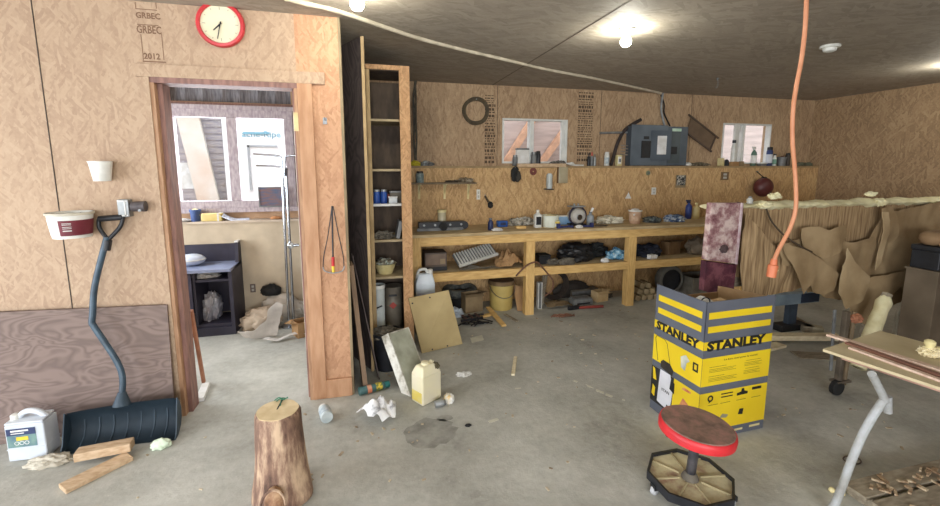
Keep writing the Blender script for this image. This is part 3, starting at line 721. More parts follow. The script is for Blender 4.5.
# rags and foam by the shovel
pp = PZ(47, 463); rag('crumpled_cloth', 'dirty pale cloth crumpled on the floor under the white jug', 'cloth', (pp.x+.02, pp.y-.01, 0), (.09, .045, .028), M('dirty_cloth', (200, 194, 178), (170, 162, 146), 12, .9), 5)
pp = PZ(164, 443); rag('foam_lump', 'pale greenish foam lump on the right end of the shovel scoop', 'foam', (pp.x, pp.y-.04, 0), (.048, .03, .032), M('mint_foam', (216, 228, 206), (196, 212, 186), 20, .9), 8, .2)
# two sawn blocks in front of the shovel
b0, b1 = PZ(53, 497), PZ(130, 458)
board('plank_offcut', 'long sawn plank offcut lying under the shorter block by the shovel', 'plank', (b0.x+.02, b0.y+.03, .0125), (b1.x, b1.y, .0125), .085, .024, BOARDW)
b0, b1 = PZ(75, 466), PZ(135, 455)
board('wood_block', 'short squared wood block resting across the long offcut', 'block', (b0.x, b0.y+.02, .049), (b1.x-.02, b1.y+.03, .047), .07, .046, BOARDW)
# sticks just inside the doorway
a = PZ(204, 384); b = PY(189, 330, 3.03)
board('wooden_stick', 'reddish stick leaning inside the left doorway jamb', 'stick', (a.x, a.y, .012), (b.x+.012, 3.06, b.z+.12), .03, .02, M('red_stick', (178, 124, 96), (150, 100, 76)), up=(1, 0, 0), base=(a.x, a.y, 0))
a = PZ(200, 402); board('white_block', 'white painted wood block on the floor inside the doorway', 'block', (a.x-.03, a.y+.22, .015), (a.x, a.y, .015), .05, .028, PAPERW)
# wire saw hanging on the stub wall
p = PY(333, 206, YP); t = thing('hanging_tool', 'black wire loop tool with a red and yellow handle hanging on the post wall', 'tool', (p.x, YP, p.z))
yy = YP-.026
L_ = lambda x, y: PY(x, y, yy)
mb = MB()
mb.tube(smooth_path([L_(332, 206), L_(328, 235), L_(324, 255), L_(323, 268)]), .003, 6); mb.tube(smooth_path([L_(333, 206), L_(338, 232), L_(343, 255), L_(344, 268)]), .003, 6); mb.tube([L_(332, 206), L_(333, 258)], .005, 8)
link('cord', mb, BLACKP, t, smooth=True)
link('grip', MB().tube([L_(333, 257), L_(333, 266)], .010, 10), RED, t, smooth=True)
link('grip_end', MB().tube([L_(333, 266), L_(333.5, 272)], .009, 10), YELLOW, t, smooth=True)
link('hoop', MB().tube(smooth_path([L_(323, 267), L_(325, 271), L_(333, 273), L_(342, 271), L_(344.5, 266)]), .004, 8), GALV, t, smooth=True)
p = PY(325, 121, YP); t = thing('wall_hook', 'tiny metal hook on the post wall right of the doorway top', 'hook', (p.x, YP, p.z))
link('plate', MB().bx(p.x-.012, p.x+.012, YP-.006, YP, p.z-.02, p.z+.02), STEEL, t); link('pin', MB().tube([(p.x, YP-.004, p.z+.005), (p.x, YP-.03, p.z+.005), (p.x, YP-.03, p.z+.02)], .004, 6), STEEL, t)
# ================================================================== BACK ROOM SEEN THROUGH THE DOORWAY
NAVY = M('desk_laminate', (52, 50, 66), (40, 38, 52), 8, .5)
dr = PZ(237, 334); yf = dr.y; xr = PY(231, 268, yf).x; zt = PY(231, 268, yf).z; xl = xr - 1.0
t = thing('computer_desk', 'dark computer desk against the lower wall seen through the doorway', 'desk', ((xl+xr)/2, (yf+YL)/2, 0))
link('desk_top', MB().bx(xl, xr, yf-.02, YL-.005, zt-.03, zt), M('desk_top_pale', (150, 160, 186), (120, 128, 156), 5, .35), t, bevel=.003)
zb = PY(243, 241, YL-.03).z
mb = MB(); prof = [(yf, 0), (YL-.005, 0), (YL-.005, zb), (YL-.09, zb), (YL-.12, zt), (yf, zt-.03)]
mb.slab([(xr-.03, y, z) for y, z in prof], .03, (1, 0, 0)); link('side_panel', mb, NAVY, t)
mb = MB(); mb.slab([(xl, y, z) for y, z in prof], .03, (1, 0, 0)); link('side_panel', mb, NAVY, t)
link('back_board', MB().bx(xl+.03, xr-.03, YL-.03, YL-.005, .12, zb-.02), NAVY, t)
xd = PY(196, 300, yf).x
link('inner_panel', MB().bx(xd-.02, xd, yf+.01, YL-.03, .1, zt-.03), NAVY, t)
zs = PY(215, 280, yf).z
link('shelf', MB().bx(xd, xr-.03, yf+.02, YL-.03, zs-.02, zs), NAVY, t)
link('bottom_shelf', MB().bx(xl+.03, xr-.03, yf+.02, YL-.03, .08, .11), NAVY, t)
link('front_rail', MB().bx(xl+.03, xr-.03, yf+.0, yf+.02, .0, .08), NAVY, t)
link('cabinet_door', MB().bx(xl+.03, xd-.025, yf-.004, yf+.014, .1, zt-.04), M('desk_door', (64, 62, 80), (52, 50, 66), 6, .5), t)
link('edge_cap', MB().bx(xr-.032, xr+.001, YL-.1, YL-.004, zb, zb+.012), PAPERW, t)
PLASTIC = M('clear_plastic_bag', (196, 198, 206), (140, 140, 152), 7, .3, detail=7)
a = PY(213, 320, yf+.2); rag('plastic_bag', 'crumpled clear plastic bag stuffed inside the dark desk', 'bag', (a.x, yf+.2, .112), (.075, .11, .15), PLASTIC, 3, .4)
a = PY(208, 279, yf+.15); rag('paper_bundle', 'pale paper bundle on the narrow shelf under the desk top', 'paper', (a.x-.02, yf+.16, zs+.001), (.11, .09, .032), PAPERW, 4, .3)
p = at(192, yf+.2, zt); t = thing('white_tub', 'white oval plastic tub on the desk top', 'tub', (p.x, yf+.2, zt))
mb = MB(); mb.blob((p.x, yf+.2, zt+.055), (.115, .09, .055), 0, 1, flat=zt+.001); link('body', mb, M('tub_bluish', (206, 214, 226), (188, 196, 212), 5, .4), t, smooth=True)
link('lid_ridge', MB().tube([(p.x+.115*cos(a), yf+.2+.09*sin(a), zt+.058) for a in [i*pi/16 for i in range(32)]], .006, 8, True), WHITEP, t, smooth=True)
# ledge items
zl = 1.02
def ledge(px): return at(px, YL+.03, zl)
p = ledge(196); tub('blue_cup', 'small blue cup on the ledge below the doorway window', 'cup', (p.x, p.y, zl), .115, .038, .046, M('blue_cup', (70, 92, 140), (52, 72, 118), 9), fill=CREAM)
p = ledge(213); t = thing('yellow_box', 'yellow box on the ledge next to the small blue cup', 'box', (p.x, p.y, zl))
link('box_body', MB().bx(p.x-.09, p.x+.09, p.y-.04, p.y+.04, zl, zl+.075), M('yellow_sponge', (222, 200, 136), (206, 184, 112), 9), t, bevel=.008); link('tape_band', MB().bx(p.x+.05, p.x+.065, p.y-.041, p.y+.041, zl, zl+.076), PAPERW, t)
p = ledge(235); mb = MB(); mb.sheet([(-.13, -.05), (.14, -.045), (.12, .05), (-.12, .05)], lambda u, v: (p.x+u, p.y+v, zl+.004+.07*max(0, (-u)/.13)**1.5+.01*sin(v*40)), .03, .002)
one('paper_sheet', 'curled white paper sheet on the ledge right of the yellow box', 'paper', mb, M('bluish_paper', (214, 220, 232), (196, 202, 216)), (p.x, p.y, zl))
p = ledge(183); rag('folded_rag', 'white folded rag at the left end of the ledge', 'rag', (p.x-.02, p.y-.01, zl+.001), (.09, .05, .02), WHITEC, 11, .3)
p = ledge(276); rag('orange_cloth', 'small orange cloth on the ledge under the framed picture', 'cloth', (p.x, p.y, zl+.001), (.05, .03, .018), M('orange_cloth', (206, 146, 96)), 12, .2)
# framed picture on the window sill
a, b, z0, z1 = wallpx(258, 187, 287, 208, YB-.06)
z0 = W0[2] + .017
t = thing('framed_picture', 'small framed dark picture standing on the doorway window sill', 'picture', ((a+b)/2, YB-.06, z0))
link('picture', MB().bx(a+.01, b-.01, YB-.06, YB-.053, z0+.012, z1-.01), M('dark_landscape', (66, 82, 112), (120, 84, 76), 9, .4, stretch=(1, 1, 5)), t)
mb = MB(); mb.bx(a, b, YB-.066, YB-.052, z0, z0+.012); mb.bx(a, b, YB-.066, YB-.052, z1-.01, z1); mb.bx(a, a+.01, YB-.066, YB-.052, z0+.012, z1-.01); mb.bx(b-.01, b, YB-.066, YB-.052, z0+.012, z1-.01)
link('picture_frame', mb, GREYP, t)
# chrome stand
ys = 4.34; f0 = PY(291, 316, ys); f0.z = 0
t = thing('garment_stand', 'chrome stand with hooked arms behind the doorway', 'stand', (f0.x, ys, 0))
for dx in (-.022, .022):
    link('post', MB().tube([(f0.x+dx, ys, .02), (PY(284+dx*90, 168, ys).x, ys, PY(284, 168, ys).z)], .0125, 12), CHROME, t, smooth=True)
link('base_plate', MB().lathe([(.09, 0), (.09, .012), (.03, .022)], (f0.x, ys, 0), 28), CHROME, t, smooth=True)
Q = lambda x, y: PY(x, y, ys)
link('arm', MB().tube(smooth_path([Q(282.5, 172), Q(281.5, 160), Q(278, 156), Q(253, 154)]), .009, 10), CHROME, t, smooth=True)
link('arm', MB().tube(smooth_path([Q(282.5, 180), Q(281.5, 170), Q(278, 166.5), Q(256, 165.5)]), .009, 10), CHROME, t, smooth=True)
link('arm', MB().tube(smooth_path([Q(285, 172), Q(285, 160), Q(288, 156), Q(310, 155)]), .009, 10), CHROME, t, smooth=True)
link('collar', MB().cyl(Q(284, 176), Q(284, 168), .034, n=14), CHROME, t, smooth=True)
# outlet and bags on that floor
def outlet(label, px0, py0, px1, py1, Y, slots=True, nm='wall_outlet', rim=WHITEP):
    a, b, z0, z1 = wallpx(px0, py0, px1, py1, Y); t = thing(nm, label, 'outlet', ((a+b)/2, Y, z0))
    link('cover_plate', MB().bx(a, b, Y-.008, Y, z0, z1), rim, t, bevel=.002)
    for k in (.3, .7):
        zc = z0+(z1-z0)*k; link('socket', MB().bx((a+b)/2-(b-a)*.22, (a+b)/2+(b-a)*.22, Y-.0105, Y-.008, zc-(z1-z0)*.13, zc+(z1-z0)*.13), M('socket_face', (190, 188, 178)), t)
    return t
outlet('small outlet with a dark edge on the back-room wall beside the desk', 250, 284, 256, 292, YL, rim=M('brownish_plate', (120, 104, 96)))
SACK = M('feed_sack', (206, 200, 192), (150, 144, 138), 5, .6, detail=7)
def sack(name, label, px, py, d, seed, mat, cat='bag'):
    p = PZ(px, py); return rag(name, label, cat, (p.x, p.y+d[1], 0), d, mat, seed, .3, 1.6)
p = at(283, 4.5, 0); rag('plastic_sack', 'clear plastic sack slumped at the wall behind the chrome stand', 'bag', (p.x, 4.53, 0), (.2, .07, .17), M('clear_sack', (214, 206, 194), (186, 178, 164), 6, .35), 21, .25)
p = PZ(259, 333); rag('beige_sack', 'beige sack slumped inside the open white feed sack', 'sack', (p.x, p.y+.12, 0), (.16, .10, .13), M('beige_sack', (196, 178, 156), (160, 144, 126), 6, .7), 24, .25)
p = PZ(262, 338); mb = pxsheet([(239, 329), (246, 335), (262, 339), (276, 338), (280, 320), (284, 304), (277, 301), (269, 308), (267, 319), (256, 328)], p.y+.02, .05, 6, 9, 0, .004, .025, zmin=.004)
one('feed_sack', 'white printed feed sack lying open on the back-room floor', 'sack', mb, SACK, (p.x, p.y, 0), smooth=True)
p = PZ(285, 341)
def ribfn(u, v): return Vector((p.x + u, p.y + v + .02*sin(u*20), .012 + .028*abs(sin(u*11+.6)) ))
one('white_strip', 'white plastic strip trailing from the feed sack toward the doorway post', 'strip', MB().sheet([(-.18, -.02), (.1, .02), (.26, .1), (.26, .15), (.08, .07), (-.16, .03)], ribfn, .02, .004), M('strip_white', (214, 210, 204), (190, 186, 180)), (p.x, p.y, 0), smooth=True)
p = PZ(304, 333); crate_box('cardboard_carton', 'flattened brown carton behind the right doorway jamb', 'box', (p.x+.02, p.y-.02, 0), (.2, .15, .14), CARD, .5, [(-1, 0)])
p = PZ(280, 312); t = rag('black_cloth', 'black cloth draped against the wall behind the chrome stand', 'cloth', (p.x-.02, 4.535, .27), (.09, .05, .07), BLACKR, 31, .2)
# ================================================================== OPEN FLOOR
# log
lc = PZ(283, 492); lc = Vector((-.405, 2.0, 0))
BARK = worn('bark', (82, 60, 50), (134, 104, 86), (200, 172, 142), 7); BARK.node_tree.nodes['Mapping'].inputs['Scale'].default_value = (2.2, 2.2, .55)
t = thing('log_stump', 'upright debarked log stump standing on the floor in front of the doorway', 'log', lc)
tz = .44; mb = MB(); rings = [(.122, 0), (.13, .01), (.128, .06), (.118, .14), (.108, .24), (.1, .34), (.096, tz-.012), (.09, tz)]
mb.lathe(rings, lc, 40, wob=.1, seed=2)
link('bark', mb, BARK, t, smooth=True)
mb = MB(); mb.lathe([(.001, tz), (.088, tz), (.088, tz+.003), (.001, tz+.003)], lc, 40, wob=.1, seed=2)
link('cut_face', mb, M('cut_wood', (226, 206, 166), (204, 180, 136), 14, .8, stretch=(1, 1, 1)), t)
link('crack', MB().slab([(lc.x-.004, lc.y-.0, tz+.0032), (lc.x+.002, lc.y, tz+.0032), (lc.x+.012, lc.y+.08, tz+.0032), (lc.x+.004, lc.y+.08, tz+.0032)], .0006), BLACKR, t)
mb = MB(); mb.blob((lc.x-.01, lc.y-.125, .075), (.042, .035, .075), .05, 2, 5, flat=.002); link('knot', mb, worn('knot_wood', (110, 80, 60), (150, 112, 84), (190, 156, 122), 12), t, smooth=True)
mb = MB(); mb.tube([(lc.x-.01+.05*cos(a), lc.y-.15+.012*sin(a)-.012, .085+.07*sin(a)) for a in [i*pi/10 for i in range(11)]], .006, 6); link('knot_ridge', mb, BARK, t, smooth=True)
tw = MB(); q = Vector((lc.x+.005, lc.y+.075, tz+.004))
tw.tube(smooth_path([q+Vector((-.03, 0, .004)), q+Vector((-.01, .004, .014)), q+Vector((.01, -.004, .006)), q+Vector((.03, .003, .012))]), .003, 6); tw.tube(smooth_path([q+Vector((-.02, -.01, .004)), q+Vector((.0, .0, .012)), q+Vector((.015, .01, .004))]), .003, 6); tw.tube([q+Vector((0, 0, .006)), q+Vector((.004, -.05, .003))], .0025, 6)
one('green_wire', 'twist of green wire lying on the cut top of the log stump', 'wire', tw, M('green_wire', (60, 122, 92)), q)
# cans and bottles lying on the floor
def lying(fn, name, label, cat, p, d, h, r, *a, **k):
    """lies on its side: axis along direction d (in the floor plane)"""
    d = Vector((d[0], d[1], 0)).normalized(); z = Vector((0, 0, 1)); R = Matrix((z.cross(d)*-1, z, d)).transposed()
    return spray_can(name, label, cat, Vector((p[0], p[1], r+.002)), h, r, *a, R=R, **k)
p = PZ(324, 424); lying(0, 'paint_can', 'small white spray can lying on the floor right of the log', 'can', (p.x+.02, p.y, 0), (-.25, 1), .125, .036, M('pale_can', (206, 214, 214), (176, 188, 190), 12, .4), WHITEP, M('can_print', (150, 168, 176), (196, 204, 206), 40))
a, b = PZ(359, 398), PZ(389, 390); d = b-a
t = lying(0, 'adhesive_can', 'green spray can with orange and yellow bands lying by the doorway post', 'can', (a.x, a.y+.03, 0), d, .215, .028, M('can_green', (48, 84, 84), (70, 104, 104), 20, .4), TEAL)
dn = Vector((d.x, d.y, 0)).normalized(); z = Vector((0, 0, 1)); R = Matrix((z.cross(dn)*-1, z, dn)).transposed(); q0 = Vector((a.x, a.y+.03, .030))
link('orange_band', MB().lathe([(.0286, .055), (.0286, .085)], q0, 18, R, caps=False), M('can_orange', (214, 116, 76), (200, 150, 120), 30), t, smooth=True)
link('yellow_band', MB().lathe([(.0286, .115), (.0286, .16)], q0, 18, R, caps=False), M('can_yellow', (206, 178, 60), (110, 120, 60), 40, lo=.45, hi=.55), t, smooth=True)
def crumple(c, w, d_, h, seed):
    def fn(u, v):
        n1 = noise.noise(Vector((u*16+seed, v*16, seed))); n2 = noise.noise(Vector((u*34, v*34+seed, 3)))
        return Vector((c[0]+u, c[1]+v, .006 + h*max(0, 1-((u/w)**2+(v/d_)**2)*.8)*(.55+.9*abs(n1)) + .012*abs(n2)))
    return fn
p = PZ(378, 418)
one('white_bag', 'crumpled white printed plastic bag on the floor beside the green spray can', 'bag', MB().sheet([(-.13, .06), (-.03, .11), (.03, .13), (.12, .1), (.10, -.08), (.02, -.11), (-.06, -.06)], crumple(p, .14, .13, .13, 4), .016, .003), worn('printed_white', (150, 150, 152), (226, 226, 226), (236, 236, 234), 14), (p.x, p.y, 0), smooth=True)
# yellowed jug
p = PZ(428, 404); t = thing('yellowed_jug', 'yellowed square plastic jug standing on the floor before the leaning square panel', 'jug', (p.x, p.y+.06, 0))
T = Matrix.Translation((p.x, p.y+.06, 0)) @ Matrix.Rotation(radians(32), 4, 'Z'); JUG = M('yellowed_plastic', (230, 222, 186), (222, 214, 190), 5, .45)
w = .165; hj = .20
mb = MB(T); mb.bx(-w/2, w/2, -w*.36, w*.36, .002, hj); 
v0 = [(-w/2, -w*.36), (w/2, -w*.36), (w/2, w*.36), (-w/2, w*.36)]
for A, B, z0, z1 in ((1.0, .62, hj, hj+.055),):
    lo_ = [mb.v((x*A, y*A, z0)) for x, y in v0]; hi_ = [mb.v((x*B-.01, y*B, z1)) for x, y in v0]
    mb.f(hi_)
    for i in range(4): mb.f([lo_[i], lo_[(i+1) % 4], hi_[(i+1) % 4], hi_[i]])
link('body', mb, JUG, t, bevel=.012, seg=3)
mb = MB(T); mb.tube(smooth_path([(w*.45, 0, hj-.03), (w*.40, 0, hj+.03), (w*.22, 0, hj+.055)]), .014, 10); link('handle', mb, JUG, t, smooth=True)
mb = MB(T); mb.lathe([(.026, hj+.05), (.026, hj+.068), (.02, hj+.07)], (-.01, 0, 0), 16); link('neck', mb, JUG, t, smooth=True)
mb = MB(T); mb.blob((w*.34, -.03, hj+.03), (.022, .03, .02), .4, 3, 3, flat=False, sub=3); link('dirty_grip', mb, M('grime', (92, 84, 60)), t)
mb = MB(T); mb.bx(-w/2-.0015, -w/2, -w*.3, w*.3, .02, .09); link('yellow_stain', mb, M('yellow_stain', (228, 206, 96), (226, 214, 150), 9), t)
p = PZ(440, 408); lying(0, 'metal_can', 'small dull metal can lying right of the yellowed jug', 'can', (p.x-.03, p.y+.01, 0), (1, .12), .07, .022, GALV, GREYP)
p = PZ(450, 403); t = rag('crushed_packet', 'white and yellow crushed packet lying behind the small metal can', 'packet', (p.x, p.y+.03, 0), (.032, .05, .028), worn('white_yellow', (226, 182, 60), (236, 232, 220), (236, 236, 232), 16), 44, .2)
a, b = PZ(469, 424), PZ(520, 361)
a, b = PZ(513, 376), PZ(515.5, 358)
board('pale_stick', 'short pale wooden stick lying alone on the open floor', 'stick', (a.x, a.y, .009), (b.x, b.y, .009), .028, .016, PLANK)
p = PZ(464, 375); rag('torn_paper', 'small torn white paper scrap on the floor past the square panel', 'paper', (p.x, p.y, 0), (.05, .03, .012), PAPERW, 47, .5)
p = PZ(468, 426); rag('dark_clip', 'small dark clip on the open floor', 'clip', (p.x, p.y, 0), (.018, .012, .008), BLACKR, 48, .3)
# scattered litter: uncountable chips
rnd = random.Random(4); mb = MB()
for k in range(230):
    x = rnd.uniform(-1.2, 3.2); y = rnd.uniform(1.5, 4.0)
    if x < .1 and y > 2.7 or (1.2 < x < 2.35 and y < 2.4): continue
    s_ = rnd.uniform(.004, .014); R = Matrix.Rotation(rnd.uniform(0, 6.3), 3, 'Z')
    mb.box((x, y, .0025), (s_*rnd.uniform(1, 3), s_, .004), R)
one('floor_litter', 'pale wood chips and grit scattered over the concrete floor', 'litter', mb, M('chips', (206, 192, 164), (130, 112, 90), 8), (1, 2.6, 0), kind='stuff')
fl_ = bpy.data.objects['floor']
for pts_ in (((488, 421), (497, 418), (499, 420), (490, 423)), ((586, 384), (590, 386), (594, 388), (588, 387)), ((596, 389), (604, 392), (604, 394), (596, 391)), ((606, 393), (613, 396), (612, 397.5), (605, 395)), ((574, 380), (578, 381.5), (577, 382.5), (573, 381)), ((622, 399), (625, 399.5), (625, 400.5), (622, 400)), ((515, 388), (521, 387.5), (521, 388.6), (515, 389)), ((470, 338), (482, 335), (484, 340), (472, 343))):
    mb = MB(); mb.slab([PZ(x_, y_, .0006) for x_, y_ in pts_], .0008, (0, 0, 1)); link('paint_mark', mb, M('paint_mark', (206, 204, 186), (190, 188, 170)), fl_)
def stain(px, py, rx, ry, mat, seed):
    c_ = PZ(px, py); rnd_ = random.Random(seed); mb = MB(); mb.f([mb.v((c_.x + rx*cos(a_)*rnd_.uniform(.85, 1.1), c_.y + ry*sin(a_)*rnd_.uniform(.85, 1.1), .0005)) for a_ in [i_*pi/14 for i_ in range(28)]]); link('floor_stain', mb, mat, fl_)
STAIN = worn('floor_stain', (124, 123, 116), (142, 141, 133), (158, 157, 148), 9)
stain(430, 432, .16, .14, STAIN, 2); stain(445, 418, .05, .035, STAIN, 3)
# ================================================================== NARROW TALL CABINET AND SHEETS BESIDE IT
YC = 3.50; YCB = 3.92
cx0 = PY(368, 160, YC).x; cx1 = PY(411, 160, YC).x; ztop = PY(390, 65, YC).z
t = thing('tall_cabinet', 'tall narrow open cabinet with junk on its shelves at the left end of the workbench', 'cabinet', ((cx0+cx1)/2, YC, 0))
CABIN = M('cabinet_inside', (98, 82, 66), (72, 60, 50), 6, .8, stretch=(3, 3, 1))
POSTM = osb('post_osb', (150, 112, 74), (196, 152, 108), (222, 186, 142), 'xz', .06, .012)
pw = .082
link('side_panel', MB().bx(cx0, cx0+.018, YC, YCB, 0, ztop-.04), CABIN, t)
link('side_panel', MB().bx(cx1-.018, cx1, YC+.02, YCB, 0, ztop-.04), CABIN, t)
link('back_panel', MB().bx(cx0+.018, cx1-.018, YCB-.014, YCB, 0, ztop-.06), CABIN, t)
link('face_frame', MB().bx(cx1-pw, cx1, YC, YC+.02, 0, ztop), POSTM, t, bevel=.002)
link('face_frame', MB().bx(cx0, cx0+.03, YC-.004, YC, 0, ztop-.04), M('edge_tan', (196, 168, 124), (170, 142, 98), 7), t)
link('top_rail', MB().bx(cx0, cx1-pw, YC, YC+.02, ztop-.035, ztop), POSTM, t, bevel=.002)
link('top_panel', MB().bx(cx0, cx1, YC+.02, YCB, ztop-.04, ztop-.022), CABIN, t)
SHELFM = M('shelf_board', (178, 160, 126), (146, 128, 98), 8, .75); zsh = []
for k, y in enumerate((119, 169, 204, 240, 277)):
    z = PY(390, y, YC+.01).z; zsh.append(z)
    link('shelf', MB().bx(cx0+.018, cx1-.018, YC+.022, YCB-.015, z-.018, z), PAPERW if k == 2 else SHELFM, t)
def cab(px, z, dy=.1): return at(px, YC+dy, z)
# shelf contents
z = zsh[2]
for k, px in enumerate((377, 384)):
    p = cab(px, z, .09); spray_can('blue_can', ['blue can at the left end of the white cabinet shelf', 'second blue can from the left on the white cabinet shelf'][k], 'can', (p.x, p.y, z), .115, .028, BLUE, GALV)
p = cab(388, z, .2); tub('small_tin', 'small rusty red tin behind the cans on the white cabinet shelf', 'tin', (p.x, p.y, z), .07, .03, .03, M('rusty_red', (140, 74, 60), (110, 56, 46)), group=None)
p = cab(396, z, .16); t = thing('grey_box', 'grey carton on the right of the white cabinet shelf', 'box', (p.x, p.y, z)); link('box_body', MB().bx(p.x-.05, p.x+.06, p.y-.04, p.y+.05, z, z+.085), DUSTY, t, bevel=.003); link('lid', MB().bx(p.x-.053, p.x+.063, p.y-.043, p.y+.053, z+.085, z+.097), GREYP, t)
p = cab(393, z, .05); t = thing('small_grey_box', 'small pale box in front of the grey carton on the white shelf', 'box', (p.x, p.y, z)); link('box_body', MB().bx(p.x-.035, p.x+.035, p.y-.02, p.y+.02, z, z+.05), GALV, t, bevel=.003); link('lid', MB().bx(p.x-.037, p.x+.037, p.y-.022, p.y+.022, z+.05, z+.058), PAPERW, t)
z = zsh[3]
p = cab(399, z, .12); t = thing('leaning_booklet', 'grey booklets leaning on the cabinet shelf below the white one', 'booklet', (p.x, p.y, z)); link('cover', MB().box((p.x, p.y, z+.075), (.03, .14, .145), Matrix.Rotation(.2, 3, 'Y')), GREYP, t); 
p = cab(384, z, .1); rag('junk_heap', 'small heap of grey junk on the cabinet shelf under the blue cans', 'junk', (p.x, p.y, z+.001), (.07, .05, .035), DUSTY, 51, .5)
z = zsh[4]
p = cab(383, z, .12); t = thing('yellow_bowl', 'pale yellow bowl of odds and ends on the lowest cabinet shelf', 'bowl', (p.x-.02, p.y, z))
q = (max(p.x-.01, cx0+.118), p.y+.03, z); link('body', MB().lathe([(.06, .002), (.068, .02), (.09, .085), (.094, .09), (.086, .086), (.064, .02), (.001, .012)], q, 30), CREAM, t, smooth=True)
p2 = Vector(q); rag('junk_in_bowl', 'mixed hardware heaped inside the pale yellow bowl', 'hardware', p2+Vector((0, 0, .06)), (.066, .06, .04), worn('junk_mix', (60, 56, 50), (130, 120, 100), (180, 190, 180), 30), 52, .5)
# under the last shelf
p = at(380.5, YC+.10, 0); t = thing('white_pail', 'tall white pail with a dark slash at the foot of the narrow cabinet', 'pail', (p.x, p.y, 0))
hp = PY(379, 287, YC+.02).z
link('body', MB().lathe([(.045, .001), (.05, hp), (.046, hp), (.042, .01), (.001, .01)], (p.x, p.y, 0), 26), M('dirty_white', (206, 214, 214), (184, 190, 186), 6, .5), t, smooth=True)
link('rim', MB().lathe([(.049, hp-.03), (.053, hp-.028), (.053, hp), (.048, hp)], (p.x, p.y, 0), 26, caps=False), WHITEP, t, smooth=True)
a = PY(376, 308, YC+.03); link('dark_mark', MB().box((p.x, p.y-.05, a.z), (.05, .006, .010), Matrix.Rotation(-.35, 3, 'Y')), BLACKP, t)
p = at(394, YC+.22, 0); t = thing('steel_drum', 'dull grey drum with a red sticker behind the white pail', 'drum', (p.x, p.y, 0))
hd = PY(392, 286, YC+.2).z
link('body', MB().lathe([(.078, .001), (.081, .01), (.078, hd*.33), (.082, hd*.35), (.078, hd*.37), (.078, hd*.66), (.082, hd*.68), (.078, hd*.7), (.078, hd-.01), (.081, hd), (.001, hd-.006)], (p.x, p.y, 0), 30), M('drum_grey', (126, 118, 104), (96, 88, 76), 8, .5, .2), t, smooth=True)
a = PY(391, 306, YC+.13); link('red_sticker', MB().box((p.x-.005, p.y-.0795, a.z), (.045, .006, .045), Matrix.Rotation(pi/4, 3, 'Y')), M('sticker_red', (170, 70, 60)), t)
a = PY(391, 296, YC+.13); link('black_strap', MB().box((p.x-.005, p.y-.08, a.z), (.07, .006, .016)), BLACKP, t)
# tall dark sheet standing from floor to ceiling left of the cabinet
d = Vector((-sin(radians(26)), cos(radians(26)), 0)); e0 = Vector((PY(366, 200, 3.2).x, 3.2, 0)); L = .33
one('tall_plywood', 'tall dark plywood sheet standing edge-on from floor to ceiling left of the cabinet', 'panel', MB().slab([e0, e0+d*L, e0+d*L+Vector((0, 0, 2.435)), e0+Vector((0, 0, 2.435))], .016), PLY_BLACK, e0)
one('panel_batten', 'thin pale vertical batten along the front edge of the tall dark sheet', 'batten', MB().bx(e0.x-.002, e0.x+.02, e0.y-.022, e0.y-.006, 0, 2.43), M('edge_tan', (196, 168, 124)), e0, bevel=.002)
for k, (px, py) in enumerate(((343, 59), (343, 74), (346, 135))):
    a = PY(px, py, 2.93+.05); t = thing('coat_hook', ['highest wire hook on the dark wall behind the partition end', 'second wire hook on the dark wall behind the partition end', 'lowest wire hook on the dark wall behind the partition end'][k], 'hook', (XD+.001, 3.02, a.z))
    link('hook_wire', MB().tube(smooth_path([(XD+.001, 3.02, a.z+.01), (XD+.03, 3.015, a.z), (XD+.055, 3.01, a.z+.014)]), .0035, 6), GALV, t, smooth=True)
a = PY(349, 190, 3.05); b = PY(351, 241, 3.05)
one('pale_strip', 'short pale wood strip fixed to the dark wall behind the partition end', 'strip', MB().bx(XD-.002, XD+.02, 3.05, 3.07, b.z, a.z), CREAM, (XD, 3.06, b.z))
# thinner sheets leaning next to the doorway post
for k, (tx, ty, bx_, by_, Yt, Yb_, w, mat, lab) in enumerate((
    (349, 266, 364, 392, 3.02, 2.93, .14, M('sheet_brown', (132, 108, 84), (104, 84, 66), 5, .8), 'brown sheet leaning nearest the doorway post'),
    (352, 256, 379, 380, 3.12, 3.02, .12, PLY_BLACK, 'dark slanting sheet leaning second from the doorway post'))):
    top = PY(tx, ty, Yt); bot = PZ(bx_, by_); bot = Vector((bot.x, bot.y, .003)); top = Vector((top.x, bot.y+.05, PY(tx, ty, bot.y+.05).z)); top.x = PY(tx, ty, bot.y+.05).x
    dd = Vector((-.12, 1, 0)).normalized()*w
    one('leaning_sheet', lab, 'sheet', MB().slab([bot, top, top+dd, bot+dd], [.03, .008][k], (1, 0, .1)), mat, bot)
a = PZ(390, 372); 
t = thing('black_bin', 'black plastic bin on the floor in front of the cabinet foot', 'bin', (a.x, a.y+.12, 0)); a = Vector((a.x-.01, a.y+.10, 0)); hb = .29
link('body', MB().lathe([(.1, .001), (.115, hb), (.108, hb), (.095, .01), (.001, .01)], a, 24), BLACKP, t, smooth=True); link('rim', MB().lathe([(.114, hb-.02), (.122, hb-.018), (.122, hb), (.112, hb)], a, 24, caps=False), BLACKP, t, smooth=True)
link('contents', MB().blob((a.x, a.y, hb-.03), (.1, .1, .05), .4, 3, 4, flat=False), DUSTY, t)
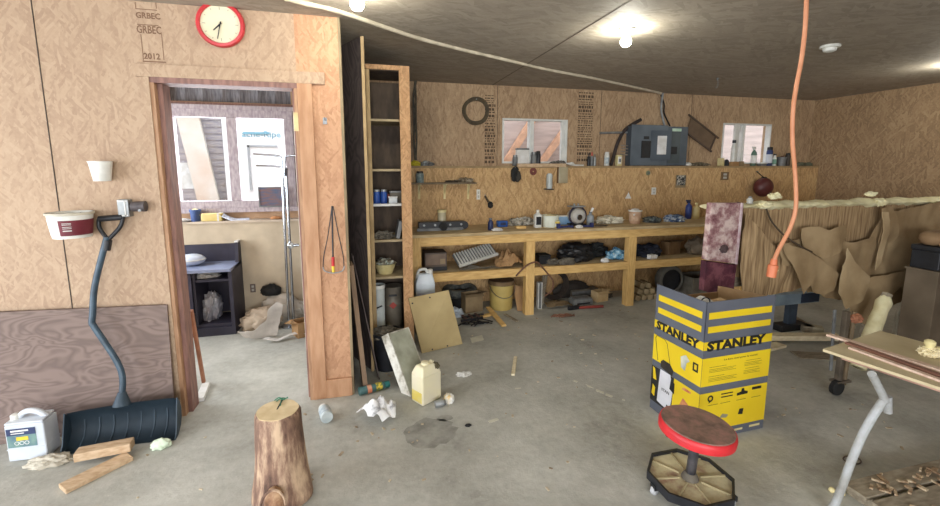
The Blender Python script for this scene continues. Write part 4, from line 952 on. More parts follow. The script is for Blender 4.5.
# old white tray frame leaning
A = PY(389, 334, 2.95); B = PZ(411, 396); B.z = .003
ax = (A-B); up_ = ax.normalized(); side = Vector((.72, .66, -.05)).normalized(); side = (side - up_*side.dot(up_)).normalized(); nn = up_.cross(side).normalized()
t = thing('drawer_shell', 'dirty white shallow drawer leaning on end beside the square panel', 'drawer', B)
wd_, ln, dp = .2, ax.length, .075
o_ = B
def P3(a_, b_, c_): return o_ + up_*a_ + side*b_ + nn*c_
mb = MB(); mb.slab([P3(0, 0, 0), P3(ln, 0, 0), P3(ln, wd_, 0), P3(0, wd_, 0)], .008, nn); link('base_panel', mb, M('dirty_panel', (176, 178, 160), (140, 142, 124), 8), t)
WPAINT = worn('chipped_white', (150, 144, 128), (206, 202, 190), (222, 220, 210), 10)
for s0, s1 in (((0, 0), (ln, 0)), ((0, wd_), (ln, wd_)), ((0, 0), (0, wd_)), ((ln, 0), (ln, wd_))):
    a_ = P3(*s0, -.0); b_ = P3(*s1, -.0); mb = MB(); x = (b_-a_).normalized(); y = nn.cross(x)
    mb.box((a_+b_)/2 - nn*dp/2*-1, ((b_-a_).length+.012, .014, dp), Matrix((x, y, nn)).transposed()); link('side_rail', mb, WPAINT, t, bevel=.002)
# square panel
c4 = [PY(421, 353, 3.40), PY(462, 343, 3.46), PY(448, 290, 3.53), PY(408, 298, 3.485)]
zmin = min(v.z for v in c4[:2]); c4 = [Vector((v.x, v.y, v.z)) for v in c4]; c4[0] = PZ(421.5, 353.5); c4[1] = PZ(462, 344); c4[0].z = c4[1].z = .004
t = thing('square_panel', 'square tan fibreboard panel leaning under the left end of the workbench', 'panel', (c4[0]+c4[1])/2)
link('board', MB().slab(c4, .012), M('fibreboard', (188, 168, 122), (164, 144, 100), 4, .8, lo=.3, hi=.7), t)
nrm = (c4[1]-c4[0]).cross(c4[2]-c4[0]).normalized()
if nrm.y > 0: nrm = -nrm
for u, v in ((.25, .03), (.62, .03), (.5, .94), (.06, .9)):
    q = c4[0].lerp(c4[1], u).lerp(c4[3].lerp(c4[2], u), v)
    link('bolt_head', MB().cyl(q+nrm*.012, q+nrm*.016, .007, n=10), BLACKP, t)
q = c4[0].lerp(c4[1], .5).lerp(c4[3].lerp(c4[2], .5), .45)
uu = (c4[1]-c4[0]).normalized(); vv = (c4[3]-c4[0]).normalized(); T = frame(q + nrm*.0128, uu, vv); mb = MB(T)
rnd = random.Random(3); mb.sheet([(.075*cos(a)*rnd.uniform(.6, 1), .06*sin(a)*rnd.uniform(.6, 1)) for a in [i*pi/9 for i in range(18)]], lambda u, v: (u, v, 0), .02, .0006)
link('oil_stain', mb, M('oil_stain', (150, 128, 84), (164, 144, 100), 12), t)
# ================================================================== WORKBENCH
YF = 4.06; bx0 = cx1 + .004; bx1 = XR - .04
t = thing('workbench', 'long wooden workbench with a lower shelf along the back wall', 'workbench', ((bx0+bx1)/2, (YF+YL)/2, 0)); WB = t
TOPM = M('bench_top', (204, 182, 142), (172, 148, 108), 5, .75, stretch=(1, 3, 3)); zt = .90
link('bench_top', MB().bx(bx0, bx1, YF-.03, YL-.004, zt-.03, zt), TOPM, t, bevel=.003)
link('top_rail', MB().bx(bx0, bx1, YF, YF+.04, zt-.12, zt-.03), PINE, t, bevel=.003)
link('shelf', MB().bx(bx0, bx1, YF+.04, YL-.004, .47, .50), M('bench_shelf', (206, 184, 146), (178, 154, 114), 6, .75, stretch=(1, 4, 4)), t)
link('shelf_rail', MB().bx(bx0, bx1, YF, YF+.04, .42, .505), PINE, t, bevel=.003)
for px, w in ((416.5, .105), (530, .095), (631, .095), (745, .105), (850, .105)):
    a = at(px, YF-.004, .3); xx = max(a.x, bx0+w/2); link('leg', MB().bx(xx-w/2, xx+w/2, YF-.006, YF+.08, 0, zt-.03 if px < 420 else zt-.12), PINEV, t, bevel=.003)
for px in (417, 630, 850):
    a = at(px, YL-.1, .3); link('rear_leg', MB().bx(max(a.x, bx0+.06)-.045, max(a.x, bx0+.06)+.045, YL-.1, YL-.02, 0, .47), PINEV, t)
def on(px, dy=.2): return at(px, YF+dy, zt)
# ---- bench top, left to right
a, b = on(416.5, .22), on(464, .22)
t = thing('hitch_bar', 'black steel bar assembly with a centre boss at the left end of the workbench', 'bar', ((a.x+b.x)/2, a.y, zt)); ym = a.y
link('beam', MB().bx(a.x+.02, b.x, ym-.03, ym+.05, zt+.025, zt+.09), BLACKP, t, bevel=.004)
link('lower_edge', MB().bx(a.x, b.x-.02, ym-.045, ym-.03, zt+.003, zt+.03), GREYP, t)
link('boss', MB().cyl((on(443, .2).x, ym-.06, zt+.045), (on(443, .2).x, ym+.06, zt+.045), .042, n=18), BLACKR, t, smooth=True)
for px in (424, 435, 450, 461): link('bolt_head', MB().cyl((on(px, .2).x, ym-.038, zt+.06), (on(px, .2).x, ym-.03, zt+.06), .012, n=8), GALV, t)
link('end_lug', MB().cyl((b.x, ym-.03, zt+.05), (b.x, ym+.05, zt+.05), .04, n=14), BLACKP, t, smooth=True)
p = on(442, .36); t = thing('clear_jar', 'tall clear plastic jar standing behind the black bar assembly', 'jar', (p.x, p.y, zt)); link('body', MB().lathe([(.045, .002), (.045, .17), (.04, .18)], (p.x, p.y, zt), 20), M('clear_jar', (190, 180, 150), (170, 160, 130), 6, .2), t, smooth=True); link('lid', MB().lathe([(.048, .17), (.048, .195)], (p.x, p.y, zt), 20), CREAM, t, smooth=True)
p = on(490.5, .1); bottle('blue_bottle', 'dark blue bottle standing on the bench front left of the small blue box', 'bottle', (p.x, p.y, zt), .125, .028, DKBLUE, GREYP, neck=.5)
p = on(502, .32); t = thing('blue_box', 'small bright blue box on the bench beside the dark blue bottle', 'box', (p.x, p.y, zt)); link('box_body', MB().bx(p.x-.055, p.x+.055, p.y-.035, p.y+.035, zt, zt+.065), M('bright_blue', (40, 96, 176), (28, 70, 140), 9), t, bevel=.006); link('front_panel', MB().bx(p.x-.03, p.x+.03, p.y-.038, p.y-.035, zt+.02, zt+.05), DKBLUE, t)
p = on(497, .05); rag('paper_wad', 'white paper wad on the bench front edge by the blue bottle', 'paper', (p.x, p.y, zt), (.05, .03, .018), PAPERW, 60)
p = on(520, .4); rag('cable_pile', 'pale cable pile on the bench left of the white jug', 'cable', (p.x+.02, p.y, zt), (.13, .06, .05), worn('cable_mix', (70, 66, 60), (150, 144, 130), (206, 200, 186), 26), 61, .5)
p = on(520, .16); board('tan_block', 'tan wood block on the bench left of the white jug', 'block', (p.x-.05, p.y, zt+.012), (p.x+.06, p.y, zt+.012), .06, .024, PINE)
p = on(537.5, .16); t = bottle('oil_jug', 'white oil jug with a dark label on the workbench', 'jug', (p.x, p.y, zt), .19, .038, WHITEP, WHITEP, BLACKP, sq=True)
p = on(550, .2); tub('white_tub', 'square-looking white tub heaped with pale rags on the workbench', 'tub', (p.x, p.y, zt), .125, .082, .092, M('tub_white', (222, 226, 212), (204, 208, 192), 7), fill=CREAM)
p = on(557.5, .1); t = spray_can('yellow_tin', 'small yellow tin in front of the white tub on the workbench', 'tin', (p.x, p.y, zt), .075, .026, YELLOW, CREAM, PAPERW)
p = on(563, .34); t = thing('blue_carton', 'flat blue and white carton on the bench behind the silver motor', 'box', (p.x, p.y, zt)); link('box_body', MB().bx(p.x-.07, p.x+.09, p.y-.04, p.y+.04, zt, zt+.09), M('pale_blue', (150, 184, 214), (110, 150, 190), 8), t, bevel=.002); link('lid', MB().bx(p.x-.072, p.x+.092, p.y-.042, p.y+.042, zt+.09, zt+.1), PAPERW, t)
p = on(564, .06); t = thing('blue_clamp', 'blue clamp lying on the bench front left of the silver motor', 'clamp', (p.x, p.y, zt)); link('bar', MB().tube([(p.x-.07, p.y, zt+.012), (p.x+.08, p.y+.02, zt+.012)], .011, 8), M('clamp_blue', (44, 52, 104), (34, 40, 82)), t); link('jaw', MB().bx(p.x-.08, p.x-.05, p.y-.02, p.y+.02, zt+.0, zt+.05), M('clamp_blue', (40, 54, 150)), t); link('grip', MB().tube([(p.x+.06, p.y+.02, zt+.014), (p.x+.1, p.y-.02, zt+.014)], .013, 8), M('clamp_blue', (40, 54, 150)), t)
p = on(576, .26); t = thing('motor_housing', 'round silver motor housing in a dark frame at the middle of the workbench', 'motor', (p.x, p.y, zt))
link('housing', MB().lathe([(.03, -.09), (.075, -.075), (.088, -.04), (.088, .05), (.07, .07)], (p.x, p.y, zt+.1), 28, RW), M('silver', (206, 202, 194), (170, 166, 158), 9, .35, .25), t, smooth=True)
mb = MB(); mb.tube([(p.x+.098*cos(a), p.y-.03, zt+.108+.098*sin(a)) for a in [i*pi/14 for i in range(28)]], .011, 8, True); link('frame_ring', mb, M('dark_purple', (50, 42, 62), (36, 32, 46)), t, smooth=True)
link('base', MB().bx(p.x-.09, p.x+.09, p.y-.06, p.y+.06, zt, zt+.02), BLACKP, t); link('top_bracket', MB().bx(p.x-.09, p.x+.08, p.y-.05, p.y+.05, zt+.2, zt+.215), GALV, t)
for dx in (-.03, .02): link('stud', MB().cyl((p.x+dx, p.y, zt+.2), (p.x+dx, p.y, zt+.238), .011, n=10), GALV, t)
link('hub', MB().cyl((p.x-.01, p.y-.1, zt+.095), (p.x-.01, p.y-.085, zt+.095), .03, n=16), CHROME, t, smooth=True)
p = on(590, .2); t = bottle('grey_pitcher', 'grey pitcher bottle with a tilted pale spout right of the silver motor', 'bottle', (p.x, p.y, zt), .15, .04, M('pitcher_grey', (150, 156, 160), (124, 130, 134), 8, .4), GREYP)
link('spout', MB().tube([(p.x, p.y, zt+.13), (p.x+.03, p.y, zt+.19)], .014, 8), PAPERW, t, smooth=True)
p = on(587, .06); t = thing('blue_clamp', 'blue clamp lying on the bench in front of the grey pitcher', 'clamp', (p.x, p.y, zt)); link('bar', MB().tube([(p.x-.05, p.y, zt+.012), (p.x+.06, p.y-.01, zt+.012)], .011, 8), M('clamp_blue', (40, 54, 150)), t); link('jaw', MB().bx(p.x+.04, p.x+.065, p.y-.025, p.y+.02, zt, zt+.045), M('clamp_blue', (40, 54, 150)), t)
p = on(579, .02); rag('white_knot', 'white knotted rag on the bench edge below the silver motor', 'rag', (p.x, p.y, zt), (.035, .025, .022), WHITEC, 62)
p = on(610, .3); rag('white_rags', 'heap of pale rags on the bench left of the tan bucket', 'rags', (p.x-.02, p.y, zt), (.16, .09, .05), worn('rag_mix', (140, 132, 112), (206, 200, 180), (222, 216, 200), 20), 63, .5)
p = on(600, .08); rag('flat_tool', 'dark flat tool lying on the bench before the pale rags', 'tool', (p.x, p.y, zt), (.09, .02, .012), M('tool_brown', (84, 70, 54)), 64, .2)
p = on(634.5, .22); tub('tan_bucket', 'small white-rimmed tan bucket standing on the workbench', 'bucket', (p.x, p.y, zt), .155, .058, .072, M('bucket_tan', (196, 160, 130), (170, 132, 104), 7), WHITEP, None, WHITEC, M('bucket_label', (206, 178, 150), (176, 140, 112), 20))
p = on(652, .25); rag('dark_cloth', 'dark rumpled cloth on the bench right of the tan bucket', 'cloth', (p.x, p.y, zt), (.10, .08, .04), worn('dark_fabric', (34, 38, 42), (70, 76, 76), (130, 136, 130), 22), 65, .45)
p = on(674, .25); rag('blue_cloth', 'blue and white patterned cloth heaped on the bench before the spray bottle', 'cloth', (p.x, p.y, zt), (.12, .08, .05), worn('blue_white', (40, 52, 84), (96, 118, 150), (206, 212, 216), 18), 66, .45)
p = on(688, .42); bottle('spray_bottle', 'blue spray bottle at the right end of the visible bench', 'bottle', (p.x, p.y, zt), .23, .038, M('spray_blue', (50, 74, 150), (40, 58, 120), 7, .4), DKBLUE, None, True)
p = on(695.5, .42); bottle('cream_bottle', 'cream bottle beside the blue spray bottle on the bench', 'bottle', (p.x, p.y, zt), .2, .042, M('cream_bottle', (226, 206, 150), (206, 184, 122), 7, .45), CREAM)
# ---- bench shelf
zs = .505
def sh(px, dy=.25): return at(px, YF+dy, zs)
a, b = sh(425, .12), sh(447, .12); t = thing('old_radio', 'grey brown box radio on the left end of the bench shelf', 'radio', ((a.x+b.x)/2, a.y, zs))
link('case', MB().bx(a.x, b.x, a.y, a.y+.2, zs, zs+.185), M('radio_case', (98, 86, 76), (78, 68, 60), 8, .6), t, bevel=.006)
link('front_plate', MB().bx(a.x+.012, b.x-.012, a.y-.004, a.y, zs+.06, zs+.17), M('radio_front', (130, 112, 98), (108, 92, 80), 9), t); link('dial', MB().bx(b.x-.07, b.x-.02, a.y-.007, a.y-.004, zs+.07, zs+.12), M('radio_dial', (160, 140, 110)), t); link('plinth', MB().bx(a.x, b.x, a.y-.006, a.y, zs, zs+.04), BLACKP, t)
# ribbed white grille
a = sh(459, .1); b = sh(497, .2); T0 = Vector((a.x, a.y+.02, zs+.03)); ux = (Vector((b.x, b.y, zs+.12))-T0); Lx = ux.length; ux.normalize(); uy = Vector((.0, .8, .6)); uy = (uy-ux*uy.dot(ux)).normalized()
t = thing('ribbed_grille', 'pale ribbed grille lying tilted on the bench shelf', 'grille', T0)
mb = MB(); un = ux.cross(uy)
mb.slab([T0, T0+ux*Lx, T0+ux*Lx+uy*.16, T0+uy*.16], .008, un); link('plate', mb, GREYP, t)
for k in range(14):
    o_ = T0+ux*Lx*(k+.4)/14.5 + un*.012; mb = MB(); mb.slab([o_, o_+ux*Lx/34, o_+ux*Lx/34+uy*.16, o_+uy*.16], .016, un); link('slat', mb, WHITEP, t)
mb = MB(); mb.slab([T0+un*.008, T0+ux*Lx+un*.008, T0+ux*Lx-uy*.025+un*.008, T0-uy*.025+un*.008], .02, un); link('front_edge', mb, WHITEP, t)
p = sh(480, .08); mb = MB()
for k in range(5):
    mb.tube(smooth_path([(p.x-.22+.03*k, p.y+.02*(k % 3), zs+.008), (p.x-.1, p.y-.02+.02*k, zs+.012+.006*k), (p.x+.05, p.y+.03-.01*k, zs+.01), (p.x+.2-.02*k, p.y+.0+.015*k, zs+.008)]), .006, 6)
one('wire_tangle', 'tangle of grey wires lying under the pale ribbed grille', 'wires', mb, DUSTY, p, kind='stuff')
p = sh(507, .2); one('brown_paper', 'crumpled brown paper heap on the bench shelf right of the grille', 'paper', MB().sheet([(-.16, -.12), (0, -.15), (.15, -.1), (.17, .08), (.05, .14), (-.12, .1)], lambda u, v: (p.x+u, p.y+v, zs+.008+.14*max(0, 1-((u-.02)/.17)**2-(v/.16)**2)*(.5+abs(noise.noise(Vector((u*14, v*14, 3)))*1.4))+.02*abs(noise.noise(Vector((u*40, v*40, 1))))), .02, .003), CARD, p)
p = sh(539, .2); t = thing('black_case', 'small black case on the bench shelf just right of the second bench leg', 'case', (p.x+.03, p.y, zs)); link('case_body', MB().bx(p.x-.03, p.x+.1, p.y-.08, p.y+.06, zs, zs+.08), BLACKP, t, bevel=.006); link('lid', MB().bx(p.x-.032, p.x+.102, p.y-.082, p.y+.062, zs+.08, zs+.1), BLACKR, t, bevel=.004)
p = sh(553, .12); rag('small_junk', 'small grey junk on the shelf between the black case and black bag', 'junk', (p.x, p.y, zs), (.07, .05, .035), DUSTY, 70, .5)
p = sh(575, .25); rag('black_bag', 'large black bag on the middle of the bench shelf', 'bag', (p.x, p.y, zs), (.2, .15, .12), M('black_bag', (34, 34, 36), (22, 22, 24), 8, .5), 71, .25)
p = sh(565, .1); rag('grey_bundle', 'grey bundle in front of the large black bag on the shelf', 'bundle', (p.x-.0, p.y-.04, zs), (.08, .04, .045), DUSTY, 72, .4)
p = sh(594, .40); rag('dark_bundle', 'dark bundle on the shelf behind the light blue cloth', 'bundle', (p.x, p.y, zs), (.15, .1, .09), M('dark_bundle', (46, 50, 50), (32, 34, 34), 8), 73, .35)
p = sh(616, .2); rag('light_blue_cloth', 'light blue striped cloth on the shelf left of the third bench leg', 'cloth', (p.x, p.y, zs), (.11, .08, .07), worn('sky_stripes', (40, 70, 100), (96, 160, 196), (190, 216, 226), 24), 74, .4)
p = sh(603, .06); rag('white_scrap', 'white scrap on the shelf edge left of the light blue cloth', 'scrap', (p.x+.02, p.y, zs), (.045, .03, .025), PAPERW, 75, .4)
p = sh(647, .25); rag('navy_bundle', 'navy bundle on the shelf right of the third bench leg', 'bundle', (p.x, p.y, zs), (.16, .12, .085), M('navy_cloth', (44, 50, 66), (30, 34, 46), 9), 76, .35)
p = sh(651, .08); t = thing('small_carton', 'small white carton on the shelf in front of the navy bundle', 'carton', (p.x, p.y, zs)); link('box_body', MB().box((p.x, p.y, zs+.025), (.075, .05, .05), rotz(.3)), PAPERW, t); link('flap', MB().box((p.x+.045, p.y-.02, zs+.028), (.04, .004, .04), Matrix.Rotation(.4, 3, 'Y')), PAPERW, t)
p = sh(670, .28); crate_box('brown_bag', 'open brown paper bag on the right part of the bench shelf', 'bag', (p.x, p.y, zs), (.18, .13, .15), M('bag_brown', (130, 102, 70), (104, 80, 52), 7), .15, [(1, 0)])
p = sh(697, .22); rag('grey_sack', 'grey sack slumped at the right end of the visible shelf', 'sack', (p.x, p.y, zs), (.13, .11, .12), M('sack_grey', (126, 112, 94), (96, 84, 68), 7), 78, .3)
# ================================================================== BACK WALL: on and above the ledge
zL = 1.551
def lg(px, dy=.07): return at(px, YL+dy, zL)
def upto(px, py, Y=YL+.07): return PY(px, py, Y).z - zL          # height of a thing on the ledge reaching pixel row py
p = PY(476, 111, YB-.02); R_ = 12.2*px_size(YB, p.x); 
t = thing('rope_coil', 'coil of dark cable hanging on the upper back wall left of the window', 'cable', (p.x, YB-.02, p.z))
rnd = random.Random(2)
for k in range(5):
    ph = rnd.uniform(0, 6); mb = MB(); rr_ = R_*(.86+.05*k)
    mb.tube([(p.x + rr_*(1+.03*sin(3*a+ph))*cos(a), YB-.012-.006*(k % 3), p.z + rr_*(1+.03*cos(2*a+ph))*sin(a)) for a in [i*pi/20 for i in range(40)]], .008, 6, True)
    link('loop', mb, M('cable_brown', (92, 80, 58), (70, 60, 44), 14), t, smooth=True)
link('nail', MB().cyl((p.x, YB, p.z+R_*.9), (p.x, YB-.05, p.z+R_*.9), .006, n=8), STEEL, t)
# cable bundle and chain beside the cabinet
mb = MB(); rnd = random.Random(5)
for k in range(5):
    mb.tube(smooth_path([PY(414+rnd.uniform(-1, 3), y, YB-.02-.012*k) for y in (80, 100, 120, 140, 160)], 3), .008, 6)
one('cable_bundle', 'dark cables hanging down the back wall beside the tall cabinet', 'cables', mb, M('cable_dark', (60, 56, 48), (96, 90, 76), 20), PY(414, 160, YB-.02), kind='stuff')
p = lg(415, .08); rag('yellow_tape', 'small yellow tape lump on the ledge beside the cabinet', 'tape', (p.x, p.y-.03, zL), (.05, .04, .035), M('tape_yellow', (206, 190, 50)), 80, .3)
p = lg(427, .08); rag('white_fitting', 'pale metal fitting on the ledge right of the yellow tape', 'fitting', (p.x, p.y, zL), (.06, .04, .03), GALV, 81, .6)
# small wall shelf with three brackets
s0 = PY(413, 183, YL-.13); s1 = PY(477, 183, YL-.13); zS = s0.z; x0s, x1s = cx1+.01, s1.x
t = thing('wall_shelf', 'narrow wall shelf on three white brackets left of the window', 'shelf', ((x0s+x1s)/2, YL, zS)); 
link('shelf_board', MB().bx(x0s, x1s, YL-.13, YL-.001, zS-.016, zS), M('shelf_grey', (124, 108, 84), (100, 86, 66), 8), t)
for px in (419, 444.5, 468):
    a = PY(px, 190, YL); zb_ = PY(px, 199, YL).z; mb = MB(); mb.bx(a.x-.012, a.x+.012, YL-.006, YL, zb_, zS-.016); mb.bx(a.x-.012, a.x+.012, YL-.115, YL-.006, zS-.022, zS-.016); mb.slab([(a.x-.004, YL-.006, zb_+.05), (a.x-.004, YL-.1, zS-.022), (a.x-.004, YL-.085, zS-.022), (a.x-.004, YL-.006, zb_+.07)], .008, (1, 0, 0)); link('bracket', mb, CREAM, t)
p = at(420, YL-.07, zS); spray_can('grey_can', 'grey teal tin on the left end of the narrow wall shelf', 'tin', (max(p.x, x0s+.05), YL-.07, zS), .12, .042, M('tin_teal', (90, 112, 112), (150, 160, 156), 24, .4), BLACKP)
p = at(451, YL-.07, zS); rag('shelf_scraps', 'dark flat scraps on the middle of the narrow wall shelf', 'scraps', (p.x, p.y, zS), (.06, .03, .014), M('scrap_dark', (70, 60, 46)), 83, .4)
p = at(465, YL-.07, zS); rag('shelf_hardware', 'brown hardware on the right end of the narrow wall shelf', 'hardware', (p.x, p.y, zS), (.075, .04, .028), worn('hardware_mix', (70, 60, 50), (120, 104, 80), (170, 160, 140), 24), 84, .6)
# window 1 ledge items
p = lg(522, .11); t = thing('white_notice_box', 'white square carton standing before the left pane of the wider window', 'box', (p.x, p.y, zL)); hh = upto(522, 148); link('box_body', MB().bx(p.x-.075, p.x+.075, p.y-.02, p.y+.02, zL, zL+hh), PAPERW, t, bevel=.003); link('printed_edge', MB().bx(p.x-.077, p.x+.077, p.y-.022, p.y+.022, zL+hh-.02, zL+hh), GREYP, t)
for px, top, w, lab in ((515, 155, .03, 'grey cup left of the white carton on the window ledge'), (533.5, 152, .034, 'grey tin right of the white carton on the window ledge')):
    p = lg(px, .09); spray_can('grey_tin', lab, 'tin', (p.x, p.y, zL), upto(px, top), w, GREYP, STEEL)
p = lg(538, .10); spray_can('dark_bottle', 'dark bottle before the frame bar of the wider window', 'bottle', (p.x, p.y, zL), upto(538, 151), .028, BLACKP, M('dark_cap', (50, 48, 46)))
p = lg(558, .09); rag('dark_gloves', 'dark gloves heaped on the ledge under the right pane of the wider window', 'gloves', (p.x, p.y, zL), (.10, .04, .035), worn('glove_mix', (46, 44, 40), (90, 84, 76), (160, 156, 150), 20), 86, .5)
p = lg(572, .04); mb = MB()
for k in range(3): mb.tube(smooth_path([(p.x-.07+.02*k, p.y, zL+.03), (p.x+.0, p.y-.01*k, zL+.012+.01*k), (p.x+.06, p.y+.01*k, zL+.008), (p.x+.10+.02*k, p.y-.02, zL+.006)]), .009, 6)
one('rope_ends', 'white rope ends lying on the ledge right of the wider window', 'rope', mb, WHITEP, p, smooth=True)
a, b, z0, z1 = wallpx(517, 163.5, 566, 167, YL-.02)
one('ledge_stick', 'pale wooden stick fixed along the ledge edge under the wider window', 'stick', MB().bx(a, b, YL-.03, YL-.0065, z0, z1), BOARDW, ((a+b)/2, YL-.01, z0), bevel=.003)
# tubes, can, switch
for px, top, r_, m1, m2, lab in ((588.5, 153, .017, BLACKP, BLACKP, 'black caulking tube on the ledge, leftmost of the three tubes'), (591.5, 152, .018, GREYP, RED, 'grey caulking tube with a red nozzle on the ledge'), (594.5, 154, .017, GALV, GREYP, 'silver caulking tube on the ledge, right of the red-nozzled one')):
    p = lg(px, .06); t = thing('caulk_tube', lab, 'tube', (p.x, p.y, zL), 'caulking tubes on the ledge'); h_ = upto(px, top)
    link('body', MB().lathe([(r_, 0), (r_, h_*.7), (r_*.9, h_*.72)], (p.x, p.y, zL), 14), m1, t, smooth=True); link('nozzle', MB().lathe([(r_*.5, h_*.7), (r_*.25, h_)], (p.x, p.y, zL), 10), m2, t, smooth=True)
p = lg(606.5, .06); spray_can('white_can', 'white spray can on the ledge left of the black strap', 'can', (p.x, p.y, zL), upto(606.5, 152), .03, WHITEP, PAPERW, M('can_label', (150, 170, 180), (210, 214, 210), 30))
mb = MB(); mb.tube(smooth_path([PY(611, 165, YL+.05), PY(614, 155, YL+.1), PY(618, 142, YB-.02), PY(626, 129, YB-.015), PY(641, 119.5, YB-.015)]), .021, 8)
one('bent_hose', 'curved black hose leaning on the back wall left of the breaker panel', 'hose', mb, M('hose_dark', (62, 52, 48), (46, 38, 36), 9), PY(611, 165, YL+.05), smooth=True)
p = lg(618.5, .06); t = thing('switch_box', 'small white switch box on the ledge left of the breaker panel', 'switch', (p.x, p.y, zL)); h_ = upto(618.5, 155); link('case', MB().bx(p.x-.032, p.x+.032, p.y-.02, p.y+.03, zL, zL+h_), CREAM, t, bevel=.004); link('toggle', MB().bx(p.x-.012, p.x+.012, p.y-.03, p.y-.02, zL+h_*.35, zL+h_*.65), GREYP, t); link('face_plate', MB().bx(p.x-.022, p.x+.022, p.y-.022, p.y-.02, zL+h_*.2, zL+h_*.85), PAPERW, t)
# breaker panel
GREYM = M('panel_grey', (92, 102, 112), (80, 90, 100), 5, .45, .3)
a, b, z0, z1 = wallpx(632.5, 125.5, 686, 165, YB-.12); yb = YB-.12; z0 = zL+.004
t = thing('breaker_panel', 'grey electrical breaker panel with its door open on the back wall', 'panel', ((a+b)/2, YB, z0))
link('cabinet_body', MB().bx(a, b, yb, YB-.001, z0, z1), GREYM, t, bevel=.004)
X = lambda px: PY(px, 145, yb).x
Zz = lambda py: PY(655, py, yb).z
link('cover', MB().bx(a-.012, X(667), yb-.008, yb, z0, z1+.012), M('panel_cover', (104, 114, 124), (92, 102, 112), 5, .45, .3), t, bevel=.003)
for bxp in ((641, 153, 650, 141), (643, 139.5, 648, 136.5)):
    o_ = link('breaker_row', MB().bx(X(bxp[0]), X(bxp[2]), yb-.016, yb-.008, Zz(bxp[1]+ (5 if bxp[0] == 641 else 0)), Zz(bxp[3])), BLACKP, t)
link('breaker_row', MB().bx(X(669), X(677), yb-.008, yb, Zz(154), Zz(146.5)), BLACKP, t)
link('recess', MB().bx(X(668.5), X(680), yb-.004, yb, Zz(163), Zz(131)), M('recess_grey', (82, 92, 96), (70, 80, 84), 5, .5), t)
mb = MB(); mb.slab([(X(650.5), yb-.012, Zz(160)), (X(668), yb-.055, Zz(160)), (X(668), yb-.055, Zz(130.5)), (X(650.5), yb-.012, Zz(130.5))], .006); dd = link('panel_door', mb, GREYM, t, bevel=.002)
mb = MB(); mb.slab([(X(655.5), yb-.027, Zz(154.5)), (X(663.5), yb-.046, Zz(154.5)), (X(663.5), yb-.046, Zz(136)), (X(655.5), yb-.027, Zz(136))], .004); 
for v_ in mb.bm.verts: v_.co.y -= .006
lab = link('circuit_card', mb, PAPERW, dd)
link('green_lamp', MB().bx(X(671), X(680), yb-.012, yb, Zz(131), Zz(128)), M('glass_green', (190, 216, 196), (160, 196, 170), 9, .3), t, bevel=.003)
for py in (146, 149, 152, 155): link('cable_entry', MB().tube([(a-.012, yb+.05, Zz(py)), (a-.085+.004*(py % 5), YB-.02, Zz(py)+.01)], .006, 6), M('wire_white', (150, 140, 126)), t)
# conduits
c0 = PY(663, 92, YB-.03); c1_ = PY(663.5, 127, YB-.03)
one('conduit', 'grey conduit running down the wall from the ceiling to the breaker panel', 'conduit', MB().tube(smooth_path([(c0.x, YB-.03, ZC-.002), (c0.x, YB-.03, c0.z), (c0.x-.01, YB-.03, (c0.z+c1_.z)/2), (c1_.x, YB-.05, z1+.012)]), .013, 8), GALV, c0, smooth=True)
one('black_cable', 'black cable curving from the ceiling into the breaker panel', 'cable', MB().tube(smooth_path([PY(661, 95, YB-.02), PY(664, 104, YB-.02), PY(664, 113, YB-.025), PY(668, 122, YB-.03), (PY(670, 126, YB-.05).x, YB-.05, z1+.012)]), .009, 8), BLACKR, PY(661, 95, YB), smooth=True)
mb = MB(); a_, b_ = PY(600, 133, YB-.016), PY(632, 132.5, YB-.016); mb.cyl(a_, (X(632.5)-.012, YB-.016, b_.z), .014, n=10); one('side_conduit', 'short horizontal metal conduit left of the breaker panel', 'conduit', mb, GALV, a_, smooth=True)
# broken frame on the wall
q0, q1 = PY(686, 133, YB-.02), PY(710, 151, YB-.02); q2, q3 = PY(691, 117, YB-.02), PY(716, 137, YB-.02)
t = thing('broken_frame', 'tilted broken wooden frame between the breaker panel and the smaller window', 'frame', q0)
FRW = M('dark_frame_wood', (92, 76, 64), (74, 60, 50), 9)
link('panel_sheet', MB().slab([q0, q1, q3, q2], .008, (0, -1, 0)), M('frame_sheet', (112, 92, 72), (96, 78, 60), 7), t)
ex = (q1-q0).normalized()*.04
for s0_, s1_ in ((q0-ex, q1+ex*.4), (q2-ex*1.4, q3+ex*.8)): link('frame_rail', MB().tube([s0_+Vector((0, -.012, 0)), s1_+Vector((0, -.012, 0))], .013, 4), FRW, t)
link('frame_rail', MB().tube([q1.lerp(q0, .04)+Vector((0, -.012, 0)), q3.lerp(q2, .04)+Vector((0, -.012, 0))], .012, 4), FRW, t)
# ledge, right part
p = lg(687.5, .07); rag('white_plug', 'white rounded plug on the ledge at the panel corner', 'plug', (p.x, p.y, zL), (.05, .035, .03), WHITEP, 90, .1)
p = lg(700, .07); rag('ledge_scraps', 'dark scraps on the ledge left of the smaller window', 'scraps', (p.x, p.y, zL), (.12, .04, .025), worn('ledge_mix', (50, 46, 38), (100, 90, 70), (150, 140, 120), 24), 91, .6)
p = lg(720.5, .06); crate_box('ledge_carton', 'small pale carton on the ledge under the left edge of the smaller window', 'box', (p.x, p.y, zL), (.05, .06, .10), CREAM, .2)
p = lg(726, .09); rag('black_gadget', 'small black gadget right of the pale ledge carton', 'gadget', (p.x, p.y, zL), (.03, .03, .05), BLACKP, 92, .3)
p = lg(731, .07); crate_box('brown_carton', 'low brown carton under the white bottle on the ledge', 'box', (p.x+.02, p.y, zL), (.12, .09, .055), CARD, .1)
